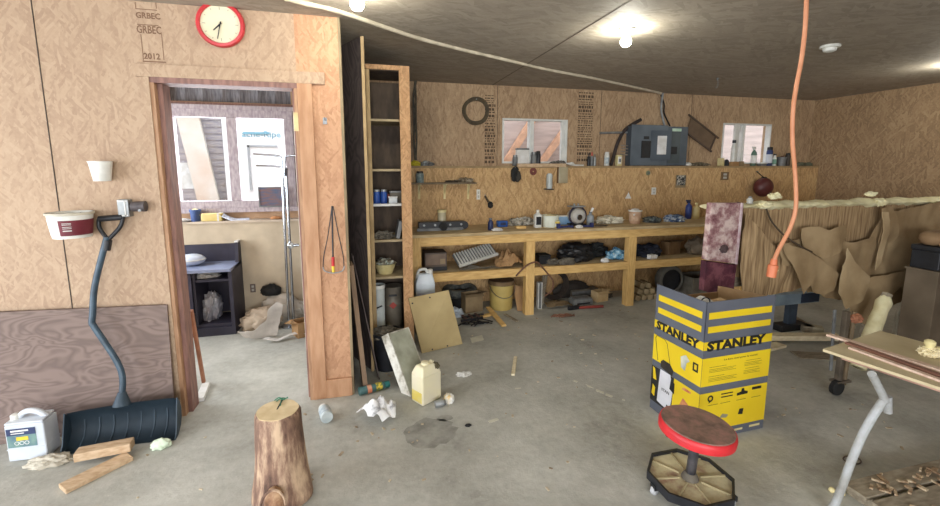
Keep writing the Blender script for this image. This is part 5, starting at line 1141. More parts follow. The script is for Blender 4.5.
p2 = Vector((p.x+.01, p.y, zL+.007)); hB = upto(733, 140)-.007; bottle('white_bottle', 'white bottle with a dark cap standing in the low brown carton', 'bottle', (p2.x+.01, p2.y, p2.z), hB, .03, WHITEP, BLACKP, neck=.6)
p = lg(741, .05); t = thing('small_block', 'small tan block on the ledge at the middle of the smaller window', 'block', (p.x, p.y, zL)); link('block_body', MB().bx(p.x-.025, p.x+.025, p.y-.02, p.y+.02, zL, zL+.06), CARDD, t, bevel=.002)
p = lg(753, .08); bottle('green_spray', 'green trigger spray bottle before the right pane of the smaller window', 'bottle', (p.x, p.y, zL), upto(753, 147), .035, M('spray_green', (90, 120, 104), (70, 98, 84), 8, .4), WHITEP, PAPERW, True)
p = lg(762, .05); t = thing('white_tray', 'small white tray lying on the ledge left of the blue and white can', 'tray', (p.x, p.y, zL)); link('tray_base', MB().bx(p.x-.05, p.x+.04, p.y-.03, p.y+.03, zL, zL+.03), GREYP, t); link('tray_rim', MB().bx(p.x-.06, p.x+.05, p.y-.035, p.y+.035, zL+.03, zL+.042), WHITEP, t)
p = lg(768.5, .09); spray_can('tall_can', 'tall blue and white can on the ledge right of the green spray bottle', 'can', (p.x, p.y, zL), upto(768.5, 147), .038, M('can_navy', (40, 60, 110), (30, 46, 90), 8, .4), BLACKP, M('can_white', (206, 210, 216), (190, 194, 204), 8))
p = lg(774, .06); bottle('small_white_bottle', 'small white bottle right of the tall blue and white can', 'bottle', (p.x, p.y, zL), upto(774, 154), .024, WHITEP, BLACKP, M('green_strip', (120, 160, 140)), neck=.6)
p = lg(781, .08); tub('grey_tub', 'grey tub on the ledge left of the orange cord', 'tub', (p.x, p.y, zL), upto(781, 157), .05, .055, GREYP, fill=M('red_brown', (110, 60, 50)))
p = lg(787, .07); spray_can('dark_can', 'dark can on the ledge just left of the orange cord', 'can', (p.x, p.y, zL), upto(787, 153), .03, M('dark_tin', (70, 62, 54)), BLACKP)
for px, s_ in ((800, 95), (808, 96)):
    p = lg(px, .07); rag('ledge_lump', ['greenish lump on the ledge just right of the orange cord', 'last greenish lump at the right end of the ledge'][s_-95], 'lump', (p.x, p.y, zL), (.05, .04, .03), M('green_grey', (110, 112, 92), (86, 88, 70)), s_, .4)
# things on the lower wall
outlet('white outlet on the lower back wall above the black bar assembly', 476.5, 189.5, 480, 199.5, YL)
outlet('white outlet low on the back wall above the dark cloth', 651.5, 187.5, 655.5, 194.5, YL)
p = PY(515, 174, YL-.03); t = thing('hanging_gloves', 'dark gloves hanging on a nail below the wider window', 'gloves', (p.x, YL-.03, p.z)); link('glove', MB().blob((p.x, YL-.03, p.z), (.045, .022, .075), .4, 2, 3, flat=False, sub=3), BLACKR, t); link('glove', MB().blob((p.x+.035, YL-.035, p.z-.03), (.035, .018, .05), .4, 2, 6, flat=False, sub=3), M('glove_dark', (60, 54, 46)), t); link('nail', MB().cyl((p.x, YL, p.z+.07), (p.x, YL-.04, p.z+.07), .005, n=8), STEEL, t)
p = PY(533.5, 171.5, YL-.01); one('red_disc', 'dark red sanding disc hanging on the wall under the wider window', 'disc', MB().lathe([(.008, 0), (.043, 0), (.043, .006), (.008, .006)], (p.x, YL+.002, p.z), 26, RW, caps=False), M('disc_red', (122, 64, 56), (100, 50, 44), 20), (p.x, YL, p.z))
p = PY(549, 181, YL-.03); t = thing('wall_bottle', 'clear holder bottle fixed on the back wall above the bench middle', 'holder', (p.x, YL-.03, p.z)); h_ = 15*px_size(YL, p.x); link('body', MB().lathe([(.03, -h_/2), (.036, -h_*.3), (.034, h_*.4), (.02, h_/2)], (p.x, YL-.04, p.z), 16), M('cloudy_clear', (206, 212, 210), (176, 182, 178), 9, .25), t, smooth=True); link('base', MB().bx(p.x-.05, p.x+.04, YL-.08, YL, p.z-h_/2-.012, p.z-h_/2), BLACKP, t)
a, b, z0, z1 = wallpx(558, 167, 566.5, 183, YL); t = thing('clear_tray', 'clear plastic pocket on the back wall under the right window corner', 'holder', ((a+b)/2, YL, z0)); link('pocket', MB().bx(a, b, YL-.03, YL+.002, z0, z1), M('dull_clear', (176, 166, 140), (156, 146, 118), 6, .25), t, bevel=.004); link('hook_strip', MB().bx(a-.012, a, YL-.025, YL, z0, z1+.03), M('hook_brown', (120, 90, 58)), t)
p = PY(488, 202, YL-.02); t = thing('hanging_brush', 'dark brush hanging on the wall right of the narrow wall shelf', 'brush', (p.x, YL-.02, p.z)); link('handle', MB().tube([PY(485, 196, YL-.015), PY(488.5, 202, YL-.02)], .012, 8), M('brush_handle', (86, 70, 50)), t); link('bristles', MB().blob(PY(490.5, 205, YL-.025), (.03, .02, .035), .3, 3, 4, flat=False, sub=3), BLACKR, t); link('nail', MB().cyl(PY(485, 195, YL), PY(485, 195, YL-.03), .005, n=8), STEEL, t)
p = PY(628, 195, YL); t = thing('white_tag', 'small triangular white tag on the back wall left of the outlet', 'tag', (p.x, YL, p.z)); link('tag_face', MB().slab([PY(625, 198.5, YL-.001), PY(631, 198.5, YL-.001), PY(628.5, 192.5, YL-.001)], .004, (0, -1, 0)), PAPERW, t); link('pin', MB().cyl(PY(628.5, 192, YL), PY(628.5, 192, YL-.02), .005, n=8), STEEL, t)
a, b, z0, z1 = wallpx(676, 175, 685, 187.5, YL); t = thing('wall_notice', 'small dark framed notice on the back wall below the breaker panel', 'notice', ((a+b)/2, YL, z0)); link('backing', MB().bx(a, b, YL-.008, YL, z0, z1), M('notice_tan', (150, 132, 100)), t); link('print', MB().bx(a+.008, b-.008, YL-.010, YL-.008, z0+.03, z1-.006), worn('notice_print', (22, 24, 26), (40, 42, 44), (206, 200, 186), 40), t)
p = PY(648, 173, YL); t = thing('green_dial', 'small greenish dial on the back wall below the breaker panel left side', 'dial', (p.x, YL, p.z)); link('plate', MB().lathe([(.03, 0), (.03, .01), (.001, .012)], (p.x, YL+.002, p.z), 18, RW), M('dial_green', (130, 136, 110), (110, 116, 90)), t); link('knob', MB().lathe([(.01, .01), (.01, .022), (.001, .022)], (p.x, YL, p.z), 10, RW), GREYP, t)
p = PY(724, 176, YL); outlet('small brown outlet on the lower wall under the smaller window', 721, 172, 728, 180, YL, rim=M('brown_plate', (120, 96, 66)))
p = PY(758.5, 187, YL-.06); t = thing('red_float', 'dark red round float hanging on the back wall behind the foam-topped panel', 'float', (p.x, YL-.1, p.z)); r_ = 9.4*px_size(YL, p.x)
mb = MB(); mb.blob((p.x, YL-.13, p.z), (r_, r_*.8, r_), 0, 1, flat=False); link('ball', mb, M('dark_red', (96, 44, 42), (76, 34, 34), 6, .45), t, smooth=True); link('cord', MB().tube([(p.x, YL-.13, p.z+r_*.98), (p.x+.01, YL-.005, p.z+r_*1.6)], .006, 6), BLACKR, t); link('nail', MB().cyl((p.x+.01, YL, p.z+r_*1.6), (p.x+.01, YL-.03, p.z+r_*1.6), .006, n=8), STEEL, t); link('collar', MB().cyl((p.x, YL-.13, p.z+r_*.9), (p.x, YL-.13, p.z+r_*1.06), .03, n=12), BLACKR, t)
# ================================================================== CEILING
mb = MB(); pts = [PZ(x, y, ZC-.008) for x, y in ((285, -2), (300, 2), (338, 11), (385, 27), (420, 38.5), (460, 49), (505, 59.5), (545, 69), (590, 77.5), (625, 85))] 
e = PY(662, 92.5, YB-.03); pts.append(Vector((e.x-.03, YB-.05, ZC-.008)))
one('ceiling_cable', 'long pale cable stapled across the ceiling to the back wall', 'cable', MB().tube(smooth_path(pts, 4), [.014 + .004*noise.noise(Vector((i*.7, 0, 0))) for i in range(len(smooth_path(pts, 4)))], 8), M('cable_pale', (206, 196, 176), (176, 166, 146), 9), pts[4], smooth=True)
p = PZ(830, 47, ZC-.01); t = thing('smoke_detector', 'round cream smoke detector on the ceiling right of the orange cord', 'detector', (p.x, p.y, ZC)); link('base', MB().lathe([(.062, 0), (.066, -.012), (.06, -.018)], (p.x, p.y, ZC), 28), WHITEP, t, smooth=True); link('dome', MB().lathe([(.045, -.016), (.04, -.04), (.02, -.048), (.001, -.05)], (p.x, p.y, ZC), 24), WHITEP, t, smooth=True)
p = PZ(717.5, 80, ZC-.02); t = thing('ceiling_hook', 'small wire hook hanging from the ceiling left of the smaller window', 'hook', (p.x, p.y, ZC)); link('eye', MB().cyl((p.x, p.y, ZC), (p.x, p.y, ZC-.02), .01, n=10), STEEL, t); link('wire', MB().tube(smooth_path([(p.x, p.y, ZC-.015), (p.x+.01, p.y, ZC-.06), (p.x-.005, p.y, ZC-.1), (p.x-.02, p.y, ZC-.09)]), .003, 6), GALV, t, smooth=True)
# orange extension cord
YO = 1.95; ORG = M('cord_orange', (216, 150, 112), (200, 132, 94), 8, .5)
pts = [PY(x, y, YO) for x, y in ((807, -6), (806, 12), (804.5, 35), (801, 62), (796, 88), (793, 112), (792.5, 140), (794.5, 165), (796, 190), (795.5, 210), (791, 226), (784, 240), (777.5, 252), (774, 261))]
pts[0].z = ZC - .004
t = thing('extension_cord', 'orange extension cord hanging from the ceiling in front of the foam-topped panel', 'cord', (pts[0].x, YO, ZC))
link('cable', MB().tube(smooth_path(pts, 5), .0115, 10), ORG, t, smooth=True)
s0 = PY(774.5, 259, YO); s1 = PY(771, 277, YO); link('socket', MB().tube([s0, s0.lerp(s1, .3), s0.lerp(s1, .35), s1], [.016, .02, .027, .025], 12), M('socket_orange', (218, 128, 88), (204, 112, 74), 9, .5), t, smooth=True)
link('ceiling_staple', MB().box((pts[0].x, YO, ZC-.003), (.05, .012, .006)), STEEL, t)
q = PY(778, 268, YO); link('paper_tag', MB().slab([q+Vector((-.012, .012, .03)), q+Vector((.022, .012, -.02)), q+Vector((.008, .012, -.035)), q+Vector((-.014, .012, -.01))], .002), CREAM, t)
# ================================================================== FLOOR UNDER AND IN FRONT OF THE BENCH
p = PZ(424, 318); p = Vector((at(424, 3.86, .3).x, 3.86, 0))
# carton carrying the white jug behind the square panel
zj = PY(424, 292, 3.86).z
crate_box('jug_carton', 'carton standing behind the square panel under a white handled jug', 'box', (p.x+.02, 3.88, 0), (.2, .16, zj-.085), CARDD, 0, [(0, 1)])
t = thing('white_jug', 'white handled jug behind the top of the square panel', 'jug', (p.x+.01, 3.88, zj-.078)); zj0 = zj-.078; hj = PY(424, 273, 3.8).z - zj0
T = Matrix.Translation((p.x+.01, 3.88, zj0)); mb = MB(T); mb.bx(-.09, .09, -.06, .06, 0, hj*.6); lo_ = [mb.v((x, y, hj*.6)) for x, y in ((-.09, -.06), (.09, -.06), (.09, .06), (-.09, .06))]; hi_ = [mb.v((x, y, hj*.92)) for x, y in ((-.06, -.035), (.07, -.035), (.07, .035), (-.06, .035))]; mb.f(hi_)
for i in range(4): mb.f([lo_[i], lo_[(i+1) % 4], hi_[(i+1) % 4], hi_[i]])
link('body', mb, M('jug_white', (222, 230, 236), (196, 206, 214), 7, .4), t, bevel=.012, seg=3)
mb = MB(T); mb.tube(smooth_path([(-.07, 0, hj*.75), (-.05, 0, hj*1.02), (.01, 0, hj*1.05), (.03, 0, hj*.9)]), .014, 10); link('handle', mb, WHITEP, t, smooth=True)
mb = MB(T); mb.lathe([(.024, hj*.9), (.024, hj*1.04), (.02, hj*1.05)], (.055, 0, 0), 14); link('cap', mb, WHITEP, t, smooth=True)
mb = MB(T); mb.bx(-.07, .08, -.0625, -.06, .01, hj*.3); link('label', mb, M('label_lilac', (186, 190, 214), (206, 210, 224), 20), t)
p = PZ(463, 312); p.y += .24; p.x += .02; R_ = .19
t = thing('old_tyre', 'dusty black tyre lying under the workbench behind the torn carton', 'tyre', (p.x, p.y, 0))
mb = MB(); mb.tube([(p.x+.15*cos(a), p.y+.10*sin(a), .17+.02*sin(a)) for a in [i*pi/16 for i in range(32)]], .05, 12, True); link('tread', mb, worn('tyre_dust', (40, 42, 42), (86, 90, 86), (130, 130, 118), 9), t, smooth=True)
link('under_tyre', MB().lathe([(.14, .001), (.15, .06), (.14, .115), (.10, .12), (.09, .01)], (p.x, p.y, 0), 26, caps=False), BLACKR, t, smooth=True)
p = PZ(477, 312); crate_box('torn_carton', 'torn brown carton on the floor left of the yellow pail', 'box', (p.x-.04, p.y+.06, 0), (.2, .13, .20), CARDD, .15, [(0, -1), (1, 0)])
p = PZ(455, 318); rag('white_packaging', 'white crumpled packaging on the floor right of the square panel', 'packaging', (p.x, p.y+.06, 0), (.09, .07, .055), M('pale_wrap', (206, 216, 226), (170, 182, 194), 9), 101, .4)
p = PZ(474, 325); mb = MB()
for k in range(7):
    a = rnd.uniform(0, 6.3); mb.tube(smooth_path([(p.x-.16+.03*k, p.y+.05*sin(k), .008), (p.x-.05+.02*k, p.y+.06*cos(k*2), .014+.004*k), (p.x+.08+.02*k, p.y-.03*sin(k*3), .009)]), .006, 6)
one('floor_wires', 'dark wires and junk tangled on the floor before the torn carton', 'wires', mb, BLACKR, p, kind='stuff')
p = PZ(472, 322); t = thing('metal_trap', 'dark flat metal frame lying on the floor in front of the torn carton', 'frame', (p.x, p.y, 0)); link('frame_bar', MB().box((p.x, p.y-.0, .03), (.24, .02, .02), rotz(.15)), BLACKP, t); link('frame_bar', MB().box((p.x+.03, p.y+.09, .03), (.24, .02, .02), rotz(.15)), BLACKP, t)
for k in range(3): link('cross_bar', MB().box((p.x-.07+.07*k, p.y+.045+.01*k, .042), (.02, .11, .012), rotz(.15)), M('rusty_bar', (96, 70, 62)), t)
p = PZ(505.5, 312); hb = PY(502, 281, p.y+.1).z
t = thing('yellow_pail', 'tall dusty yellow pail with a rusty lid under the workbench', 'pail', (p.x, p.y+.15, 0)); q = (p.x, p.y+.15, 0)
link('body', MB().lathe([(.12, .001), (.135, hb), (.128, hb), (.113, .01), (.001, .01)], q, 30), M('pail_yellow', (206, 184, 110), (184, 160, 92), 5, .55), t, smooth=True)
link('rim', MB().lathe([(.133, hb-.04), (.147, hb-.038), (.147, hb-.015), (.141, hb-.015), (.141, hb), (.133, hb)], q, 30, caps=False), M('rim_brown', (140, 116, 84), (110, 88, 60), 12), t, smooth=True)
link('lid', MB().lathe([(.001, hb), (.138, hb), (.138, hb+.006), (.001, hb+.008)], q, 30), M('lid_brown', (120, 96, 70), (92, 72, 50), 12), t, smooth=True)
link('handle', MB().tube([(q[0]+.143*cos(a), q[1]-.03-.115*sin(a), hb*.85-.12*sin(a)) for a in [pi*i/12 for i in range(13)]], .004, 6), STEEL, t, smooth=True)
a, b = PZ(488, 312), PZ(504, 327); board('wood_stake', 'pale wooden stake lying on the floor before the yellow pail', 'stake', (a.x, a.y, .052), (b.x, b.y, .012), .05, .02, PINE)
a, b = PZ(482, 318), PZ(496, 315); board('short_stake', 'short pale wood piece crossing under the stake by the yellow pail', 'stake', (a.x-.02, a.y+.0, .013), (b.x, b.y+.02, .013), .05, .022, PINE)
a, b = PZ(505, 315), PZ(517, 322); board('grey_lath', 'grey lath on the floor right of the pale stake', 'lath', (a.x, a.y, .008), (b.x, b.y, .008), .035, .012, GREYB)
a = PZ(513, 300); b = PZ(527, 308); c1_ = Vector((at(518, YF+.12, 0).x, YF+.14, .003)); c2_ = Vector((c1_.x+.09, YF+.10, .003))
zt_ = PY(516, 287, YF+.25).z; one('plywood_offcut', 'plywood offcut leaning between the yellow pail and the second bench leg', 'plywood', MB().slab([c1_, c2_, (c2_.x+.0, c2_.y+.14, zt_), (c1_.x, c1_.y+.14, zt_+.02)], .012), CARD, c1_)
# twigs and stalk bundle behind the second leg
a = PZ(540, 305); mb = MB()
p = at(537, YF+.16, 0)
t = thing('white_channel', 'white plastic channel standing behind the second bench leg', 'channel', p); link('channel_body', MB().bx(p.x, p.x+.05, YF+.14, YF+.19, .002, .30), WHITEP, t, bevel=.004); link('inner_groove', MB().bx(p.x+.012, p.x+.038, YF+.138, YF+.14, .01, .295), GREYP, t)
for k, (dx, dz) in enumerate(((.06, .42), (.10, .40), (.14, .41))): 
    board('grey_stick', ['grey stick leaning behind the second bench leg, nearest the leg', 'grey stick leaning behind the second bench leg, middle of three', 'grey stick leaning behind the second bench leg, farthest right'][k], 'stick', (p.x+.07+.025*k, YF+.22+.03*k, .008), (p.x+.07+dx, YF+.30+.03*k, dz), .018, .018, GREYB, 'sticks behind the bench leg', up=(0, 1, 0), base=(p.x+.07+.025*k, YF+.22+.03*k, 0))
p = at(555, YF+.35, 0); mb = MB()
for k in range(4): mb.tube([(p.x + (.17-.012*k)*cos(a), YF+.36+.015*k, .19 + (.17-.012*k)*sin(a)) for a in [i*pi/14 for i in range(28)]], .009, 6, True)
one('hanging_hose', 'coil of dark hose standing under the bench right of the second leg', 'hose', mb, M('hose_brown', (60, 50, 42), (44, 36, 30), 9), (p.x, YF+.38, .0), smooth=True)
p0 = [PY(536, 262, YF-.02), PY(541, 266, YF-.012), PY(548, 274, YF-.012), PY(553, 281, YF-.02), PY(552, 290, YF+.0), PY(545, 296, YF+.05)]
one('brown_cable', 'brown cable looping out over the bench shelf rail by the second leg', 'cable', MB().tube(smooth_path([PY(516, 276, YF-.02), PY(526, 266, YF-.025)] + p0), .009, 6), M('cable_rust', (120, 84, 62), (96, 64, 46), 9), p0[0], smooth=True)
# debris row on the floor
def chunk(name, label, px, py, d, mat, rz, z=0, parts=None, dy=.1):
    p = PZ(px, py); T = Matrix.Translation((p.x, p.y+dy, z)) @ Matrix.Rotation(rz, 4, 'Z'); t = thing(name, label, name.split('_')[-1], (p.x, p.y+dy, z))
    mb = MB(T); mb.bx(-d[0]/2, d[0]/2, -d[1]/2, d[1]/2, .001, d[2]); link('block_body', mb, mat, t, bevel=.004)
    return t, T
p = PZ(562, 309); one('paper_sack_scrap', 'flattened tan paper scrap on the floor under the bench, left of the metal case', 'paper', MB().sheet([(-.16, -.06), (.0, -.1), (.15, -.07), (.16, .06), (.0, .1), (-.14, .07)], lambda u, v: (p.x+u, p.y+.1+v, .008+.05*abs(noise.noise(Vector((u*9, v*9, 5))))+.05*max(0, .5-abs(u*3))), .025, .003), CARDD, (p.x, p.y+.1, 0))
t, T = chunk('metal_case', 'pale grey metal case on the floor under the bench', 585, 307, (.24, .12, .07), GALV, .05, 0); mb = MB(T); mb.bx(-.08, .08, -.066, -.06, .02, .035); link('dark_slot', mb, BLACKP, t); mb = MB(T); mb.bx(-.11, .11, -.055, .055, .07, .085); link('lid', mb, GREYP, t, bevel=.004)
a, b = PZ(572, 310), PZ(603, 308); t = thing('red_pipe', 'red pipe wrench lying on the floor in front of the pale metal case', 'wrench', ((a+b)/2)); link('handle', MB().tube([(a.x+.08, a.y, .02), (b.x, b.y, .02)], .016, 8), M('dull_red', (156, 66, 56), (126, 50, 44), 9), t, smooth=True); link('jaw', MB().box((a.x+.02, a.y, .024), (.14, .03, .04), rotz(.1)), BLACKP, t, bevel=.004)
p = PZ(604, 303); t = crate_box('tan_carton', 'small tan torn carton on the floor right of the pale metal case', 'box', (p.x, p.y+.1, 0), (.16, .11, .12), M('carton_tan', (206, 180, 136), (180, 152, 108), 7), .2, [(0, -1), (1, 0)])
t, T = chunk('grey_tray', 'grey flat tray behind the pale metal case under the bench', 591, 301, (.36, .11, .10), DUSTY, .05, 0, dy=.20); mb = MB(T); mb.bx(-.17, .17, -.06, -.055, .02, .08); link('front_lip', mb, GREYP, t)
p = PZ(560, 317); mb = MB()
for k in range(9): 
    a = k*.7; mb.tube(smooth_path([(p.x-.1+.02*k, p.y+.03*sin(k), .007), (p.x-.04+.02*k, p.y+.04*cos(k*2), .016), (p.x+.03+.018*k, p.y-.03*sin(k*3), .007)]), .006, 5)
one('wood_scraps', 'reddish wire and twig scraps on the floor in front of the tan paper scrap', 'scraps', mb, M('rust_scrap', (150, 100, 76), (110, 76, 58), 12), p, kind='stuff')
p = PZ(616, 300); rag('grey_rag', 'grey rag on the floor left of the third bench leg', 'rag', (p.x-.05, p.y+.14, 0), (.07, .06, .04), DUSTY, 110, .5)
p = at(572, YL-.1, 0); rag('bench_shade_lump', 'added dark lump standing in for shade against the wall under the bench', 'shade', (p.x, YL-.085, 0), (.22, .045, .12), M('bench_shade_dark', (56, 50, 44), (40, 36, 32), 5, .7), 111, .2)  # dark lump added in place of the shade under the bench
# stacked firewood right of the third leg
rnd = random.Random(12); k = 0
wl = ['lowest left', 'lowest second', 'lowest third', 'lowest right', 'middle left', 'middle', 'middle right', 'top left', 'topmost']
for row, n_ in enumerate((4, 3, 2)):
    for i in range(n_):
        p = at(638+i*6.2+row*3, YF+.12, 0); q = Vector((p.x, YF+.12+.02*row, .035+row*.066)); 
        board('split_log', 'short split wood chunk in the heap right of the third bench leg, %s' % wl[k], 'wood', q, q+Vector((.02, .16, 0)), .06, .058, M('split_wood', (176, 158, 124), (140, 122, 92), 9), 'wood chunks under the bench', up=(.35-.2*i, 0, 1)); k += 1
p = at(668, YF+.3, 0); t = thing('cart_wheel', 'grey wheel standing under the bench behind the yellow carton', 'wheel', (p.x, YF+.3, 0)); RX = Matrix.Rotation(pi/2, 3, 'X')
link('tyre', MB().lathe([(.13, -.05), (.17, -.045), (.18, 0), (.17, .045), (.13, .05)], (p.x, YF+.3, .182), 30, RX, caps=False), M('wheel_grey', (110, 108, 100), (86, 84, 78), 8), t, smooth=True); link('hub', MB().lathe([(.001, -.03), (.132, -.03), (.132, .03), (.001, .03)], (p.x, YF+.3, .182), 26, RX), BLACKP, t)
p = at(690, YF+.28, 0); crate_box('dark_crate', 'dark low crate under the right part of the bench', 'crate', (p.x+.1, YF+.28, 0), (.4, .3, .22), DUSTY, 0)
# ================================================================== VACUUM CARTON
Mx = PZ(696, 443); u = Vector((1, .04, 0)).normalized(); v = Vector((-.04, 1, 0)).normalized(); Wd, Dp = .49, .385
Mx.z = .002
BG = M('carton_grey', (98, 102, 112), (88, 92, 102), 4, .6); BY = M('carton_yellow', (236, 206, 36), (224, 192, 28), 3, .5); BK = M('print_black', (24, 24, 22), (34, 34, 30), 10, .6); CI = M('carton_inside', (176, 146, 108), (152, 122, 86), 6, .85)
t = thing('vacuum_carton', 'tall yellow and grey open carton with black lettering on the floor by the red stool', 'carton', Mx + u*Wd/2 + v*Dp/2)
hb, ht = .60, 0
def topz(px, py, P): return PY(px, py, P.y).z
zM = .785
for _ in range(6): 
    _y = proj((Mx.x, Mx.y, zM))[1]; zM += (_y-303)/178
zM = round(zM, 3)
TB = frame(Mx, u, v)            # local: x along front, y along depth, z up
th = .006; mb = MB(TB); mb.bx(0, Wd, 0, th, 0, hb); mb.bx(0, Wd, Dp-th, Dp, 0, hb); mb.bx(0, th, th, Dp-th, 0, hb); mb.bx(Wd-th, Wd, th, Dp-th, 0, hb); mb.bx(th, Wd-th, th, Dp-th, 0, th)
bodyo = link('box_body', mb, BG, t)
FRONT = frame(Mx, u, (0, 0, 1)); LEFT = frame(Mx + v*Dp, -v, (0, 0, 1)); LEFT.translation = Mx + v*Dp
def decal(parent, T, x0, x1, z0, z1, mat, name='print_band', lift=.0012, shear=0.0):
    mb = MB(T); a = [mb.v(q) for q in ((x0, z0, lift), (x1, z0+shear, lift), (x1, z1+shear, lift), (x0, z1, lift))]; mb.f(a); return link(name, mb, mat, parent)
def decal_poly(parent, T, pts, mat, name, lift=.0018):
    mb = MB(T); mb.f([mb.v((x, z, lift)) for x, z in pts]); return link(name, mb, mat, parent)
# upright flaps
FLH = zM - hb
fl = {}
for nm, q in (('front', (0, Wd, 0, .005)), ('left', (0, .005, 0, Dp))):
    fl[nm] = link('flap', MB(TB).bx(*q, hb, zM), BG, t)
mb = MB(TB); mb.slab([(Wd-.005, .01, hb), (Wd-.005, Dp, hb), (Wd-.01, Dp, zM-.05), (Wd-.004, .01, zM-.015)], .005, (1, 0, 0)); link('flap', mb, CI, t)
mb = MB(TB); mb.bx(.01, Wd-.01, Dp-.006, Dp, hb, hb+.13); link('flap', mb, CI, t)
k = zM/.79
mb = MB(TB); mb.bx(th+.001, Wd-th-.001, th+.001, Dp-th-.001, .5, .506); link('inner_floor', mb, CI, t)
for T, L, nm in ((FRONT, Wd, 'front'), (LEFT, Dp, 'left')):
    # bands on the body
    decal(bodyo, T, 0, L, .055*k, .28*k, BY); decal(bodyo, T, 0, L, .32*k, .48*k, BY); decal(bodyo, T, 0, L, .525*k, .572*k, BY)
for z0, z1 in ((.620, .655), (.695, .732)):
    decal(fl['front'], FRONT, .02, Wd*.955, z0*k, z1*k, BY, 'print_bar'); decal(fl['left'], LEFT, Dp*.06, Dp*.94, z0*k, z1*k, BY, 'print_bar')
link('lettering', text_mb('STANLEY', Wd*.86, .060, frame(Mx + u*.022 + Vector((0, 0, .517*k)), u, (0, 0, 1)), .0022, .055), BK, bodyo)
link('lettering', text_mb('STANLEY', Dp*.88, .056, frame(Mx + v*(Dp-.02) + Vector((0, 0, .519*k)), -v, (0, 0, 1)), .0022, .055), BK, bodyo)
link('slogan', text_mb('Le bon outil pour le travail', .24, .012, frame(Mx + u*.15 + Vector((0, 0, .452*k)), u, (0, 0, 1)), .0022, .01), BK, bodyo)
for (xa, xb, za, n_) in ((.05, .17, .425, 1), (.05, .24, .412, 3), (.05, .16, .372, 1), (.05, .25, .360, 3), (.31, .42, .432, 1), (.30, .43, .419, 3), (.31, .41, .386, 1), (.30, .42, .373, 3)):
    mb = MB(FRONT)
    for i in range(n_): 
        z_ = (za-i*.008)*k; mb.f([mb.v(q) for q in ((xa, z_, .0018), (xb-.02*(i % 2), z_, .0018), (xb-.02*(i % 2), z_+.0022, .0018), (xa, z_+.0022, .0018))])
    link('small_print', mb, M('fine_print', (120, 108, 40), (110, 98, 36)), bodyo)
# tools pictured on the front
mb = MB(FRONT); mb.lathe([(.02, .0014), (.02, .002), (.010, .002), (.010, .0014)], (.075, .245*k, 0), 20, caps=False); link('hose_picture', mb, BK, bodyo)
decal_poly(bodyo, FRONT, [(.06, .22*k), (.075, .222*k), (.07, .23*k)], BK, 'hose_picture')
for z_ in (.238, .256): decal(bodyo, FRONT, .15, .235, z_*k, (z_+.007)*k, BK, 'tube_picture', .0018)
decal_poly(bodyo, FRONT, [(.265, .233*k), (.345, .236*k), (.345, .25*k), (.32, .256*k), (.315, .272*k), (.298, .272*k), (.295, .254*k), (.265, .248*k)], BK, 'nozzle_picture')
decal(bodyo, FRONT, .375, .445, .252*k, .268*k, BK, 'brush_picture', .0018)
decal_poly(bodyo, FRONT, [(.15, .12*k), (.2, .115*k), (.215, .13*k), (.17, .142*k)], M('picture_grey', (150, 146, 120)), 'filter_picture')
decal_poly(bodyo, FRONT, [(.285, .12*k), (.32, .115*k), (.325, .15*k), (.295, .152*k)], BK, 'adapter_picture')
decal_poly(bodyo, FRONT, [(.07, .125*k), (.11, .12*k), (.112, .132*k), (.075, .14*k)], BK, 'crevice_picture')
for x_ in (.06, .15, .265, .375):
    decal(bodyo, FRONT, x_, x_+.07, .205*k, .208*k, M('fine_print', (120, 108, 40)), 'small_print', .0018)
decal(bodyo, FRONT, .27, .33, .022*k, .034*k, CREAM, 'tape_mark', .0018); decal(bodyo, FRONT, .38, .46, .025*k, .038*k, CREAM, 'tape_mark', .0018)
# left face picture: vacuum with a tall handle
fx = lambda f: Dp*f
decal_poly(bodyo, LEFT, [(0, .055*k), (fx(.48), .055*k), (fx(.5), .28*k), (0, .28*k)], M('picture_dark', (30, 30, 32), (48, 46, 40), 8), 'picture_ground')
decal_poly(bodyo, LEFT, [(fx(.16), .075*k), (fx(.45), .06*k), (fx(.49), .20*k), (fx(.42), .285*k), (fx(.2), .285*k)], M('picture_white', (226, 226, 230), (200, 202, 210), 5), 'tank_picture', .0024)
link('tank_lettering', text_mb('STAN', fx(.17), .018, frame(Mx + v*(Dp-fx(.25)) + Vector((0, 0, .16*k)), -v, (-.0, .0, 1)), .003, .02), BK, bodyo)
decal_poly(bodyo, LEFT, [(fx(.42), .2*k), (fx(.52), .185*k), (fx(.52), .25*k), (fx(.44), .262*k)], BK, 'wheel_picture', .003)
decal_poly(bodyo, LEFT, [(fx(.36), .055*k), (fx(.46), .05*k), (fx(.46), .085*k), (fx(.38), .095*k)], BK, 'wheel_picture', .003)
decal_poly(bodyo, LEFT, [(fx(.2), .30*k), (fx(.46), .285*k), (fx(.48), .32*k), (fx(.40), .35*k), (fx(.25), .352*k), (fx(.2), .335*k)], M('head_dark', (60, 54, 44), (40, 36, 30), 12), 'head_picture', .003)
decal_poly(bodyo, LEFT, [(fx(.03), .1*k), (fx(.1), .09*k), (fx(.11), .15*k), (fx(.05), .165*k)], BY, 'hose_picture', .003)
decal_poly(bodyo, LEFT, [(fx(.05), .2*k), (fx(.13), .2*k), (fx(.08), .27*k), (fx(.03), .275*k)], BY, 'hose_picture', .003)
hp_ = [(fx(.13), .33*k), (fx(.05), .46*k), (fx(.07), .478*k), (fx(.25), .478*k), (fx(.31), .46*k), (fx(.40), .345*k)]
mb = MB(LEFT); mb.tube([(x, z, .002) for x, z in hp_], .0018, 4); link('handle_picture', mb, BK, bodyo)
